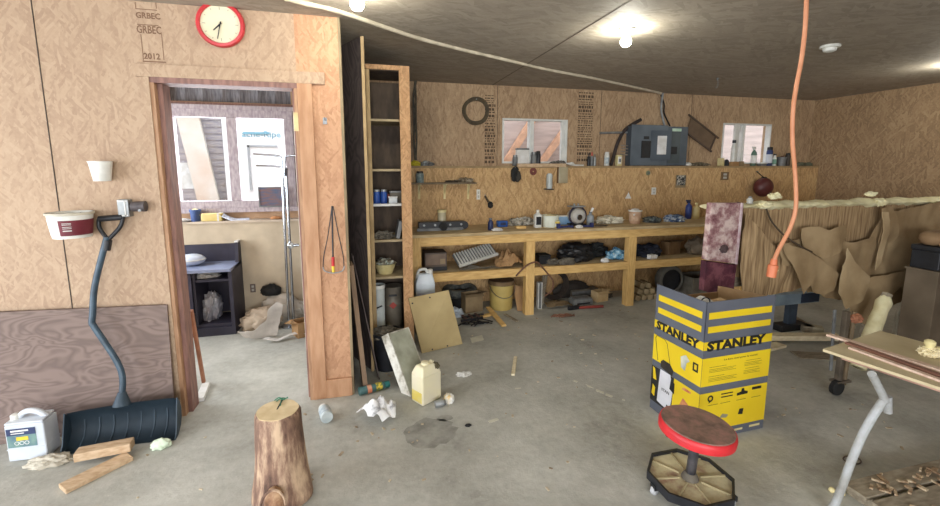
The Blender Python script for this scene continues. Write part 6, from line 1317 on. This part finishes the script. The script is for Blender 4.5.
decal_poly(bodyo, LEFT, [(fx(.62), .37*k), (fx(.70), .36*k), (fx(.72), .41*k), (fx(.78), .43*k), (fx(.7), .455*k), (fx(.6), .43*k)], M('picture_pale', (206, 206, 186), (150, 160, 160), 12), 'bucket_picture', .002)
decal_poly(bodyo, LEFT, [(fx(.84), .39*k), (fx(.94), .39*k), (fx(.94), .44*k), (fx(.84), .44*k)], BK, 'icon', .002); decal_poly(bodyo, LEFT, [(fx(.87), .402*k), (fx(.915), .402*k), (fx(.915), .43*k), (fx(.87), .43*k)], BY, 'icon', .0026)
decal_poly(bodyo, LEFT, [(fx(.64), .15*k), (fx(.84), .135*k), (fx(.86), .17*k), (fx(.7), .2*k)], M('picture_pink', (222, 170, 110), (196, 110, 80), 30), 'badge', .002)
decal_poly(bodyo, LEFT, [(fx(.66), .245*k), (fx(.84), .25*k), (fx(.84), .262*k), (fx(.7), .265*k)], M('picture_pink', (222, 170, 110)), 'badge', .002)
# white papers and a cable ring showing over the carton's edge
pb = TB @ Vector((.13, .15, .508)); mb = MB(); mb.sheet([(-.08, -.08), (.09, -.1), (.12, .05), (0, .1), (-.06, .06)], lambda a, b: (pb.x+a, pb.y+b, pb.z+.02+.27*max(0, 1-(a/.16)**2-(b/.16)**2)+.02*noise.noise(Vector((a*20, b*20, 1)))), .02, .002)
one('white_wrapper', 'white crumpled wrapper sticking up inside the yellow carton', 'wrapper', mb, PAPERW, pb)
pb2 = TB @ Vector((.05, .06, zM-.02)); one('cable_ring', 'thin black cable ring at the corner of the yellow carton', 'cable', MB().tube([(pb2.x+.03*cos(a), pb2.y+.0, pb2.z+.025*sin(a)) for a in [i*pi/12 for i in range(24)]] , .0035, 6, True), BLACKR, pb2, smooth=True)
pb = TB @ Vector((.3, .22, .508)); mb = MB(); mb.sheet([(-.13, -.1), (.1, -.12), (.14, .06), (0, .12), (-.14, .06)], lambda a, b: (pb.x+a, pb.y+b, pb.z+.02+.25*max(0, 1-(a/.2)**2-(b/.18)**2)*(.7+.5*abs(noise.noise(Vector((a*13, b*13, 7)))))), .02, .003)
one('packing_paper', 'crumpled brown packing paper inside the yellow carton', 'paper', mb, M('packing', (206, 176, 136), (176, 146, 108), 7), pb)
# ================================================================== STOOL
sc = PZ(690, 477, .075); t = thing('shop_stool', 'low red round shop stool with a tray base on casters', 'stool', (sc.x, sc.y, 0))
TR = .192; zt_ = .075
def octo(r, z, rot=pi/8): return [(sc.x + r*cos(rot+i*pi/4), sc.y + r*sin(rot+i*pi/4), z) for i in range(8)]
mb = MB(); mb.slab(octo(TR*.97, zt_-.012), .008, (0, 0, 1)); link('tray', mb, worn('tray_dusty', (150, 120, 100), (186, 176, 140), (206, 198, 160), 7), t)
mb = MB(); rings = []
for r_, z in ((TR, zt_-.03), (TR*1.03, zt_-.028), (TR*1.03, zt_+.012), (TR*.97, zt_+.012), (TR*.97, zt_-.012)): rings.append([mb.v(q) for q in octo(r_, z)])
mb.ring_sweep(rings, caps=False); link('tray_rim', mb, BLACKP, t)
for i in range(8):
    a = pi/8+i*pi/4+.2; mb = MB(); mb.slab([(sc.x+.05*cos(a)-.004*sin(a), sc.y+.05*sin(a)+.004*cos(a), zt_-.004), (sc.x+.05*cos(a)+.004*sin(a), sc.y+.05*sin(a)-.004*cos(a), zt_-.004), (sc.x+TR*.9*cos(a)+.004*sin(a), sc.y+TR*.9*sin(a)-.004*cos(a), zt_-.004), (sc.x+TR*.9*cos(a)-.004*sin(a), sc.y+TR*.9*sin(a)+.004*cos(a), zt_-.004)], .008, (0, 0, 1)); link('tray_rib', mb, M('tray_rib', (176, 164, 128), (150, 138, 104), 9), t)
sz_ = PY(700, 428, sc.y-.0); seat_z = .335
for _ in range(8): seat_z += (proj((sc.x+.005, sc.y-.012, seat_z))[1]-424)/210
S = Vector((sc.x+.008, sc.y-.012, seat_z)); RT = Matrix.Rotation(radians(4), 3, 'Y') @ Matrix.Rotation(radians(2), 3, 'X')
link('post', MB().tube([(sc.x, sc.y, zt_-.004), (S.x, S.y, seat_z-.04)], .022, 16), M('post_black', (40, 40, 46), (80, 78, 80), 14, .4), t, smooth=True)
link('post_collar', MB().lathe([(.04, 0), (.036, .012), (.024, .03)], (sc.x, sc.y, zt_-.004), 18), DUSTY, t, smooth=True)
SR = .165
link('seat', MB().lathe([(SR*.9, -.05), (SR, -.045), (SR*1.01, -.02), (SR*.985, -.004), (SR*.95, 0)], S, 40, RT), M('seat_red', (216, 48, 54), (190, 36, 44), 8, .45), t, smooth=True)
link('seat_top', MB().lathe([(SR*.965, -.002), (SR*.93, .003), (SR*.5, .001), (.001, .0)], S, 40, RT), worn('seat_worn', (104, 82, 72), (132, 104, 92), (158, 116, 106), 12), t, smooth=True)
link('seat_plate', MB().lathe([(.03, -.07), (.07, -.052), (.07, -.048)], S, 18, RT), BLACKP, t, smooth=True)
for i, a in enumerate((radians(100), radians(172), radians(244), radians(316), radians(28))):
    c = Vector((sc.x+TR*.92*cos(a), sc.y+TR*.92*sin(a), .022)); R = Matrix.Rotation(pi/2, 3, 'X') @ Matrix.Rotation(.3*i, 3, 'Y')
    cs = link('caster', MB().lathe([(.001, -.012), (.017, -.012), (.0215, -.008), (.0215, .008), (.017, .012), (.001, .012)], c, 20, R), M('caster_grey', (190, 192, 194), (160, 162, 166), 9, .5), t, smooth=True)
    link('caster_fork', MB().bx(c.x-.012, c.x+.012, c.y-.017, c.y+.017, .03, zt_-.02), BLACKP, cs)
mb = MB(); mb.tube([(sc.x-.04, sc.y+.06, seat_z-.055), (sc.x-.06, sc.y+.1, seat_z-.12)], .012, 8); link('adjuster_lever', mb, BLACKP, t, smooth=True)
# ================================================================== FOAM-TOPPED PANEL ON STANDS
YW = 2.62; wx0 = PY(747, 196, YW).x; wx1 = 5.35; wz1 = PY(820, 206, YW).z; wz0 = .52
t = thing('insulated_panel', 'long torn kraft-papered panel with yellow foam along its top edge behind the orange cord', 'panel', ((wx0+wx1)/2, YW, 0))
VEN = M('veneer_brown', (184, 156, 116), (124, 98, 68), 6, .8, stretch=(9, 1, .7))
link('veneer_sheet', MB().bx(wx0-.02, wx1, YW, YW+.02, wz0+.18, wz1), VEN, t)
link('core', MB().bx(wx0-.02, wx1, YW+.02, YW+.10, wz0+.18, wz1-.01), FOAM, t)
link('back_sheet', MB().bx(wx0-.02, wx1, YW+.10, YW+.115, wz0+.18, wz1), VEN, t)
link('bottom_rail', MB().bx(wx0-.02, wx1, YW+.02, YW+.10, wz0+.10, wz0+.18), GREYB, t)
# lumpy foam bead along the top
xa_ = PY(713, 201, YW).x; mb = MB(); rings = []; N = 150
for i in range(N+1):
    x = xa_ + (wx1-xa_)*i/N; r_ = .026 + .018*noise.noise(Vector((x*5, 1, 2))) + .022*max(0, noise.noise(Vector((x*13, 3, 2)))) ; ring = []
    if x < wx0+.1: r_ *= .55
    for j in range(10):
        a = 2*pi*j/10; ring.append(mb.v((x, YW+.045 + (.075+r_*.5)*cos(a), wz1+.012 + r_*1.0*sin(a) + .012*noise.noise(Vector((x*20, a, 1))))))
    rings.append(ring)
mb.ring_sweep(rings); link('foam_edge', mb, FOAM, t, smooth=True)
for px, py, r_ in ((880, 202, .05), (775, 196, .035), (765, 205, .04), (871, 194, .03), (935, 205, .035)):
    p = PY(px, py, YW-.03); mb = MB(); mb.blob(p, (r_*1.3, .03, r_*.6), .5, 3, px, 3, flat=False); link('foam_drip', mb, FOAM, t)
# torn paper sheets hanging on its face
def flap(pxpoly, Y, mat, seed, bulge=.06, th=.003, fold=10, name='paper_flap', lean=0.0):
    pts = [PY(x, y, Y) for x, y in pxpoly]; poly = [(q.x, q.z) for q in pts]; zc = max(q.z for q in pts)
    def fn(u, v):
        n1 = noise.noise(Vector((u*3.3+seed, v*3.3, seed))); n2 = noise.noise(Vector((u*fold, v*fold*.6, seed+4)))
        return (u, Y - bulge*(.5+n1) - .018*n2 - lean*(zc-v), v)
    mb = MB(); mb.sheet(poly, fn, .035, th, seed); return link(name, mb, mat, t, smooth=True)
flap([(775, 244), (800, 238), (850, 242), (868, 238), (880, 214), (915, 206), (952, 198), (952, 300), (925, 300), (905, 296), (890, 304), (872, 312), (866, 324), (852, 320), (845, 300), (826, 298), (817, 292), (806, 292), (800, 276), (790, 264), (778, 264)], YW-.05, KRAFT, 3, .035)
flap([(779, 242), (806, 250), (838, 274), (831, 290), (822, 295), (812, 292), (807, 284), (800, 293), (788, 262)], YW-.11, KRAFT, 8, .035)
flap([(846, 248), (853, 262), (868, 276), (862, 300), (842, 308), (835, 292)], YW-.14, KRAFT2, 11, .03)
flap([(868, 276), (905, 270), (920, 258), (950, 246), (952, 298), (910, 297), (898, 286), (880, 304), (862, 323), (850, 319), (846, 300)], YW-.10, KRAFT, 17, .035)
flap([(876, 208), (888, 206), (892, 236), (884, 252), (878, 262), (872, 240)], YW-.05, KRAFT, 21, .05)
flap([(800, 228), (815, 226), (826, 230), (842, 224), (846, 236), (835, 252), (818, 258), (800, 248)], YW-.08, KRAFT, 24, .05)
flap([(743, 212), (757, 228), (770, 244), (790, 262), (800, 286), (782, 293), (760, 296), (740, 298), (738, 270)], YW-.03, VEN, 27, .03, name='torn_veneer')
flap([(882, 212), (887, 212), (888, 234), (880, 262), (874, 270), (880, 245)], YW-.11, KRAFT2, 31, .02, .006)
mb = MB(); mb.tube(smooth_path([PY(766, 208, YW-.03), PY(772, 222, YW-.05), PY(785, 236, YW-.09), PY(800, 246, YW-.13), PY(812, 252, YW-.14)]), [.012]*5 + [.008]*20, 6) if False else mb.tube(smooth_path([PY(766, 208, YW-.03), PY(772, 222, YW-.05), PY(785, 236, YW-.09), PY(800, 246, YW-.13), PY(812, 252, YW-.14)]), .007, 6); link('torn_strip', mb, M('strip_dark', (70, 54, 36)), t)
# maroon steel end
RUSTW = worn('chipped_maroon', (92, 42, 52), (150, 112, 112), (206, 186, 178), 11); MAR = worn('maroon_paint', (64, 26, 40), (84, 36, 50), (120, 70, 78), 9)
ye = YW-.06
E0, E1, E2, E3 = PY(712, 203, ye), PY(742, 203, ye), PY(736, 264, ye), PY(706.5, 260, ye)
link('end_plate', MB().slab([E3, E2, E1, E0], .05, (0, 1, 0)), RUSTW, t, bevel=.004)
G1, G2 = PY(756, 204, ye+.12), PY(753, 294, ye+.12)
link('end_return', MB().slab([(E1.x, ye+.002, E1.z), (E1.x+.055, ye+.10, E1.z), (E2.x+.065, ye+.10, wz0+.02), (E2.x, ye+.002, E2.z-.02)], .01, (1, 0, 0)), MAR, t)
link('edge_bead', MB().tube([E1, E2], .011, 8), M('bead_pale', (190, 176, 176), (150, 120, 124), 14, .4), t)
F0, F1, F2, F3 = PY(706, 261, ye+.03), PY(737, 265, ye+.03), PY(733, 296, ye+.03), PY(703.5, 291, ye+.03)
link('lower_plate', MB().slab([F3, F2, F1, F0], .05, (0, 1, 0)), MAR, t, bevel=.004)
link('latch', MB().blob(PY(724, 249, ye-.012), (.03, .02, .028), .3, 3, 5, flat=False, sub=3), M('latch_dark', (74, 56, 56)), t)
# what it stands on: end leg, timber posts
xe = (F3.x+F2.x)/2
link('support_leg', MB().bx(xe-.04, xe+.04, ye+.02, ye+.10, 0, F3.z+.02), MAR, t)
for px in (872, 990): 
    a = at(px, YW+.06, .3); link('support_leg', MB().bx(a.x-.05, a.x+.05, YW+.02, YW+.10, 0, wz0+.10), GREYB, t)
# small bottle on the foam
p = PY(750, 199, YW+.04); p.z = wz1+.03; t = thing('clear_bottle', 'tiny clear bottle standing on the foam edge by the dark red float', 'bottle', p); link('body', MB().lathe([(.022, 0), (.024, .03), (.012, .045)], p, 14), M('clear_grey', (190, 190, 184), (160, 160, 154), 9, .2), t, smooth=True); link('cap', MB().lathe([(.013, .042), (.013, .055)], p, 12), GREYP, t, smooth=True)
# blue steel stand under the panel
BST = M('stand_blue', (150, 168, 180), (124, 142, 156), 6, .5, .2); yb_ = 3.08; a, b = PY(770, 295, yb_), PY(816, 301, yb_)
t = thing('blue_stand', 'blue grey steel work stand under the hanging kraft paper', 'stand', ((a.x+b.x)/2, yb_, 0))
link('top_bar', MB().bx(a.x, b.x, yb_-.03, yb_+.03, b.z, a.z), BST, t, bevel=.003)
c = at(791, yb_, .2); link('post', MB().bx(c.x-.05, c.x+.05, yb_-.025, yb_+.025, .06, b.z), M('stand_dark', (58, 70, 84), (44, 54, 66), 8), t, bevel=.003)
link('brand_plate', MB().bx(PY(798, 298, yb_).x, b.x-.01, yb_-.034, yb_-.03, b.z+.008, a.z-.006), M('plate_dark', (44, 56, 76)), t)
link('foot', MB().bx(c.x-.16, c.x+.16, yb_-.06, yb_+.06, .0, .06), BLACKP, t, bevel=.005)
# planks on the floor behind the carton
a, b = PZ(776, 343), PZ(840, 345); board('long_plank', 'pale plank lying on the floor right of the yellow carton', 'plank', (a.x-.1, a.y+.05, .05), (b.x+.05, b.y+.05, .05), .09, .045, PLANK)
a, b = PZ(775, 349), PZ(786, 349); board('short_plank', 'short plank end under the pale plank at the carton edge', 'plank', (a.x-.15, a.y+.0, .013), (b.x+.02, b.y+.06, .013), .09, .024, PLANK)
a, b = PZ(786, 320), PZ(815, 335); board('grey_beam', 'grey beam lying under the hanging paper behind the pale plank', 'beam', (a.x, a.y-.05, .03), (b.x, b.y+.05, .03), .10, .058, GREYB)
a, b = PZ(815, 335), PZ(836, 338); board('beam_offcut', 'grey white beam offcut beside the trailer jack', 'offcut', (a.x, a.y+.12, .03), (b.x, b.y+.12, .03), .09, .058, M('offcut_pale', (176, 166, 142), (146, 136, 112), 7))
a, b = PZ(790, 352), PZ(830, 356); one('board_sheet', 'grey flat board lying on the floor in front of the pale plank', 'board', MB().slab([(a.x-.05, a.y-.12, .003), (b.x, b.y-.12, .003), (b.x+.05, b.y+.02, .003), (a.x, a.y+.0, .003)], .008), GREYB, a)
# trailer jack
c = PZ(840, 396); c = Vector((c.x+.02, c.y+.03, 0)); zt_ = PY(838, 312, c.y).z
t = thing('trailer_jack', 'rusty trailer jack post with a small black wheel under the kraft paper', 'jack', c)
link('outer_tube', MB().bx(c.x-.028, c.x+.006, c.y-.017, c.y+.017, .10, zt_), M('jack_dark', (74, 66, 56), (110, 98, 82), 9), t, bevel=.004)
link('side_rod', MB().cyl((c.x+.045, c.y, .06), (c.x+.06, c.y, zt_-.01), .014, n=10), M('jack_tan', (130, 112, 86), (100, 84, 62), 9), t)
link('wheel', MB().lathe([(.001, -.02), (.04, -.02), (.052, -.014), (.052, .014), (.04, .02), (.001, .02)], (c.x-.03, c.y-.01, .053), 22, RX), BLACKR, t, smooth=True)
link('foot_plate', MB().bx(c.x-.05, c.x+.07, c.y-.03, c.y+.03, .085, .10), M('jack_dark', (62, 56, 48)), t)
link('rusty_clamp', MB().blob((c.x+.055, c.y-.02, zt_-.05), (.035, .03, .03), .4, 3, 3, flat=False, sub=3), M('clamp_rust', (190, 130, 96), (150, 96, 70), 9), t)
link('strut', MB().cyl((c.x-.045, c.y+.03, .16), (c.x-.06, c.y+.04, zt_), .01, n=8), GREYP, t)
# foam-coated board and white paper further right
a, b = PZ(858, 345), PY(886, 294, YW-.25); a = PZ(857, 374); t = thing('foam_board', 'foam-covered board leaning up to the hanging kraft paper', 'board', (a.x, a.y, 0)); b = Vector((PY(887, 294, a.y+.08).x, a.y+.08, PY(887, 294, a.y+.08).z)); a.z = .05
link('board_core', MB().tube([a, b], .035, 6), GREYB, t); mb = MB(); pts = [a.lerp(b, i/9) for i in range(10)]; mb.tube(pts, [.05+.012*noise.noise(Vector((i*.8, 2, 1))) for i in range(9)] + [.02], 10); link('foam_skin', mb, FOAM, t, smooth=True)
p = PY(898, 333, 2.45); p = Vector((p.x, 2.45, 0)); zt_ = PY(898, 305, 2.45).z
one('white_paper_roll', 'pale crumpled paper standing behind the table under the kraft paper', 'paper', MB().blob((p.x-.03, 2.42, zt_*.52), (.05, .04, zt_*.52), .25, 2, 9, 4, flat=.002), M('paper_grey', (190, 184, 166), (160, 152, 134), 7), p, smooth=True)
# right edge stack: board, bin, roll
yr = 2.16; a, b = PY(934, 300, yr).x, PY(934, 300, yr).x+.5; dr_ = .2
zA = PY(925, 275, yr).z; t = thing('tall_carton', 'grey brown tall carton at the right edge behind the table', 'carton', ((a+b)/2, yr+.15, 0)); link('box_body', MB().bx(a+.01, b, yr, yr+dr_, 0, zA), M('carton_dusky', (112, 98, 80), (92, 80, 64), 4, .85), t, bevel=.004); link('top_lid', MB().bx(a, b+.01, yr-.005, yr+dr_+.005, zA, zA+.012), M('carton_dusky', (112, 98, 80)), t)
zB = PY(930, 249, yr).z; t = thing('black_toolbox', 'black toolbox standing on the tall carton at the right edge', 'toolbox', ((a+b)/2, yr+.15, zA+.013)); link('case_body', MB().bx(a+.02, b-.02, yr+.01, yr+dr_-.01, zA+.014, zB-.04), BLACKP, t, bevel=.008); link('lid', MB().bx(a+.015, b-.015, yr+.005, yr+dr_-.005, zB-.04, zB), BLACKP, t, bevel=.008)
for px in (.06, .16): link('latch', MB().bx(a+px-.02, a+px+.015, yr-.002, yr+.008, zB-.07, zB-.03), STEEL, t)
mb = MB(); cxr, cyr = a+.19, yr+.1
mb.tube([(cxr+.14*cos(q), cyr+.055*sin(q), zB+.053) for q in [i*pi/16 for i in range(32)]], .052, 12, True); 
one('fabric_ring', 'thick brown rolled hose ring lying on the black toolbox', 'hose', mb, M('hose_tan', (140, 112, 80), (116, 90, 62), 6, .8), (cxr, cyr, zB), smooth=True)
rag('tan_rag', 'tan rag hanging over the front of the black toolbox', 'rag', (a+.08, yr+.02, zB+.0), (.05, .02, .02), CARD, 131, .3)
# ================================================================== FOLDING TABLE
A = PZ(823, 349, .72); B = PZ(880, 330.5, .72); ux = (B-A); ux.z = 0; wd = ux.length; ux.normalize(); uy = Vector((ux.y, -ux.x, 0)); Lt = 1.15
t = thing('work_table', 'plywood-topped table with a bent pipe leg at the right edge', 'table', A + ux*wd/2 + uy*Lt/2 - Vector((0, 0, .72)))
TT = M('table_ply', (204, 190, 154), (180, 164, 128), 4, .75)
zt_ = .72
def tp(a_, b_, z_=.72): q = A + ux*a_ + uy*b_; return Vector((q.x, q.y, z_))
link('table_top', MB().slab([tp(0, 0, zt_-.012), tp(wd, 0, zt_-.012), tp(wd, Lt, zt_-.012), tp(0, Lt, zt_-.012)], .012, (0, 0, 1)), TT, t)
link('lower_sheet', MB().slab([tp(.03, .06, zt_-.030), tp(wd-.02, .06, zt_-.030), tp(wd-.02, Lt, zt_-.030), tp(.03, Lt, zt_-.030)], .0165, (0, 0, 1)), M('pinkish_ply', (176, 138, 120), (140, 106, 92), 6), t)
PIPE = worn('pipe_paint', (130, 128, 122), (158, 158, 154), (176, 180, 182), 5)
K0 = PZ(872, 374, zt_-.032); K1 = PZ(884, 400, .52)
foot = PZ(829, 512); 
def onpl(px, py):   # plane holding the bent leg
    P0, P1, P2 = K0, foot, K0 + uy*.3
    n = (P1-P0).cross(Vector((.35, -1, 0)).normalized()) if False else Vector((K0.y-foot.y, foot.x-K0.x, 0))
    r = ray(px, py); o = Vector((0, 0, H)); s = (K0-o).dot(n)/r.dot(n); return o + r*s
nl = Vector((0, 0, 0))
yleg = (K0.y+foot.y)/2
LP = []
for (px, py), y in zip(((872, 372), (877, 384), (883, 396), (884.5, 402)), (K0.y, K0.y+.005, K0.y+.01, K0.y+.01)): LP.append(PY(px, py, y))
LP[0].z = zt_-.031
L2 = [PY(883, 401, LP[-1].y-.0)]
for (px, py), f in zip(((873, 416), (862, 436), (851, 462), (843, 484), (835, 504), (829, 514)), (.1, .25, .45, .65, .85, 1.0)): L2.append(PY(px, py, LP[-1].y*(1-f) + foot.y*f))
L2[-1].z = .013; L2[-1].x = foot.x; L2[-1].y = foot.y
link('leg_upper', MB().tube(smooth_path(LP), .0155, 12), PIPE, t, smooth=True)
link('leg_lower', MB().tube(smooth_path(L2), .016, 14), PIPE, t, smooth=True)
j0 = PY(887, 396, LP[-1].y+.01); j1 = PY(887.5, 412, LP[-1].y+.01); link('brace_stub', MB().tube([j0, j1], .017, 10), PIPE, t, smooth=True)
for (a_, b_) in ((wd*.1, Lt-.08), (wd*.9, Lt-.08)):
    q = tp(a_, b_); link('leg', MB().tube(smooth_path([(q.x, q.y, zt_-.031), (q.x, q.y, .4), (q.x+ux.x*.02, q.y+ux.y*.02, .013)]), .019, 10), PIPE, t, smooth=True)
# strips on the table
STR = M('pink_strip', (216, 192, 172), (192, 160, 140), 5, .7, stretch=(6, 6, 1)); STD = M('brown_strip', (140, 96, 78), (116, 78, 62), 6, .7)
for k, (pa_, pb_, w_, m_, lab) in enumerate((((828, 334), (946, 371), .035, STR, 'long pinkish strip on the table, farthest of the three'), ((847, 342), (944, 376), .03, STD, 'brown strip on the table, middle of the three'), ((850, 347), (944, 381), .026, STR, 'short pinkish strip on the table, nearest of the three'))):
    a, b = PZ(*pa_, .728), PZ(*pb_, .728); board('trim_strip', lab, 'strip', (a.x, a.y, .7255+.000*k), (b.x, b.y, .7255), w_, .010, m_, 'strips on the table')
p = PZ(929, 356, .72); t = thing('hand_brush', 'pale fuzzy hand brush with a round knob on the table', 'brush', p); p = Vector((p.x, p.y, .7205))
link('bristles', MB().blob(p+Vector((0, 0, .02)), (.042, .032, .022), .3, 6, 3, 4, flat=p.z), worn('bristle_cream', (190, 170, 130), (222, 208, 166), (236, 226, 196), 40), t); link('knob', MB().lathe([(.018, .03), (.014, .045), (.019, .056), (.019, .068), (.01, .075), (.001, .077)], p+Vector((-.006, .0, 0)), 20), CREAM, t, smooth=True); link('handle', MB().tube([p+Vector((.02, -.01, .03)), p+Vector((.10, -.05, .026))], .014, 10), CREAM, t, smooth=True)
# board with debris on the floor at the bottom right
a, b = PZ(836, 492), PZ(950, 492); t = thing('floor_pallet', 'low wooden pallet with rubble on the floor at the bottom right', 'pallet', ((a+b)/2 + Vector((0, -.15, 0))))
for k in range(3):
    y0 = a.y - .02 - .12*k; link('deck_board', MB().bx(a.x, a.x+.95, y0-.10, y0, .05, .068), GREYB, t, bevel=.002)
for x_ in (a.x+.04, a.x+.45, a.x+.88): link('stringer', MB().bx(x_, x_+.04, a.y-.38, a.y-.02, .0, .05), GREYB, t)
mb = MB(); rnd = random.Random(9)
for k in range(60):
    x_ = a.x + rnd.uniform(.08, .8); y_ = a.y - rnd.uniform(.03, .33); mb.box((x_, y_, .073+rnd.uniform(0, .006)), (rnd.uniform(.01, .05), rnd.uniform(.008, .02), .008), Matrix.Rotation(rnd.uniform(0, 3), 3, 'Z'))
one('rubble', 'wood rubble scattered on the low pallet', 'rubble', mb, worn('rubble_mix', (110, 84, 60), (160, 134, 104), (206, 190, 160), 30), (a.x+.4, a.y-.15, .068), kind='stuff')
p = PZ(833, 493); t = thing('white_peg', 'small pale peg at the left end of the low pallet', 'peg', (p.x, p.y, 0)); link('shaft', MB().tube([(p.x, p.y, .012), (p.x+.03, p.y-.03, .012)], .009, 8), CREAM, t, smooth=True); link('head', MB().blob((p.x-.004, p.y+.004, .014), (.013, .013, .013), .1, 1, 1, flat=.001, sub=3), CREAM, t, smooth=True)
p = PZ(852, 461); one('wire_loop', 'small rusty wire loop on the floor beside the bent table leg', 'wire', MB().tube([(p.x+.045*cos(q), p.y+.03*sin(q), .006) for q in [i*pi/12 for i in range(24)]], .0035, 6, True), M('rusty_wire', (84, 70, 58)), (p.x, p.y, 0), smooth=True)
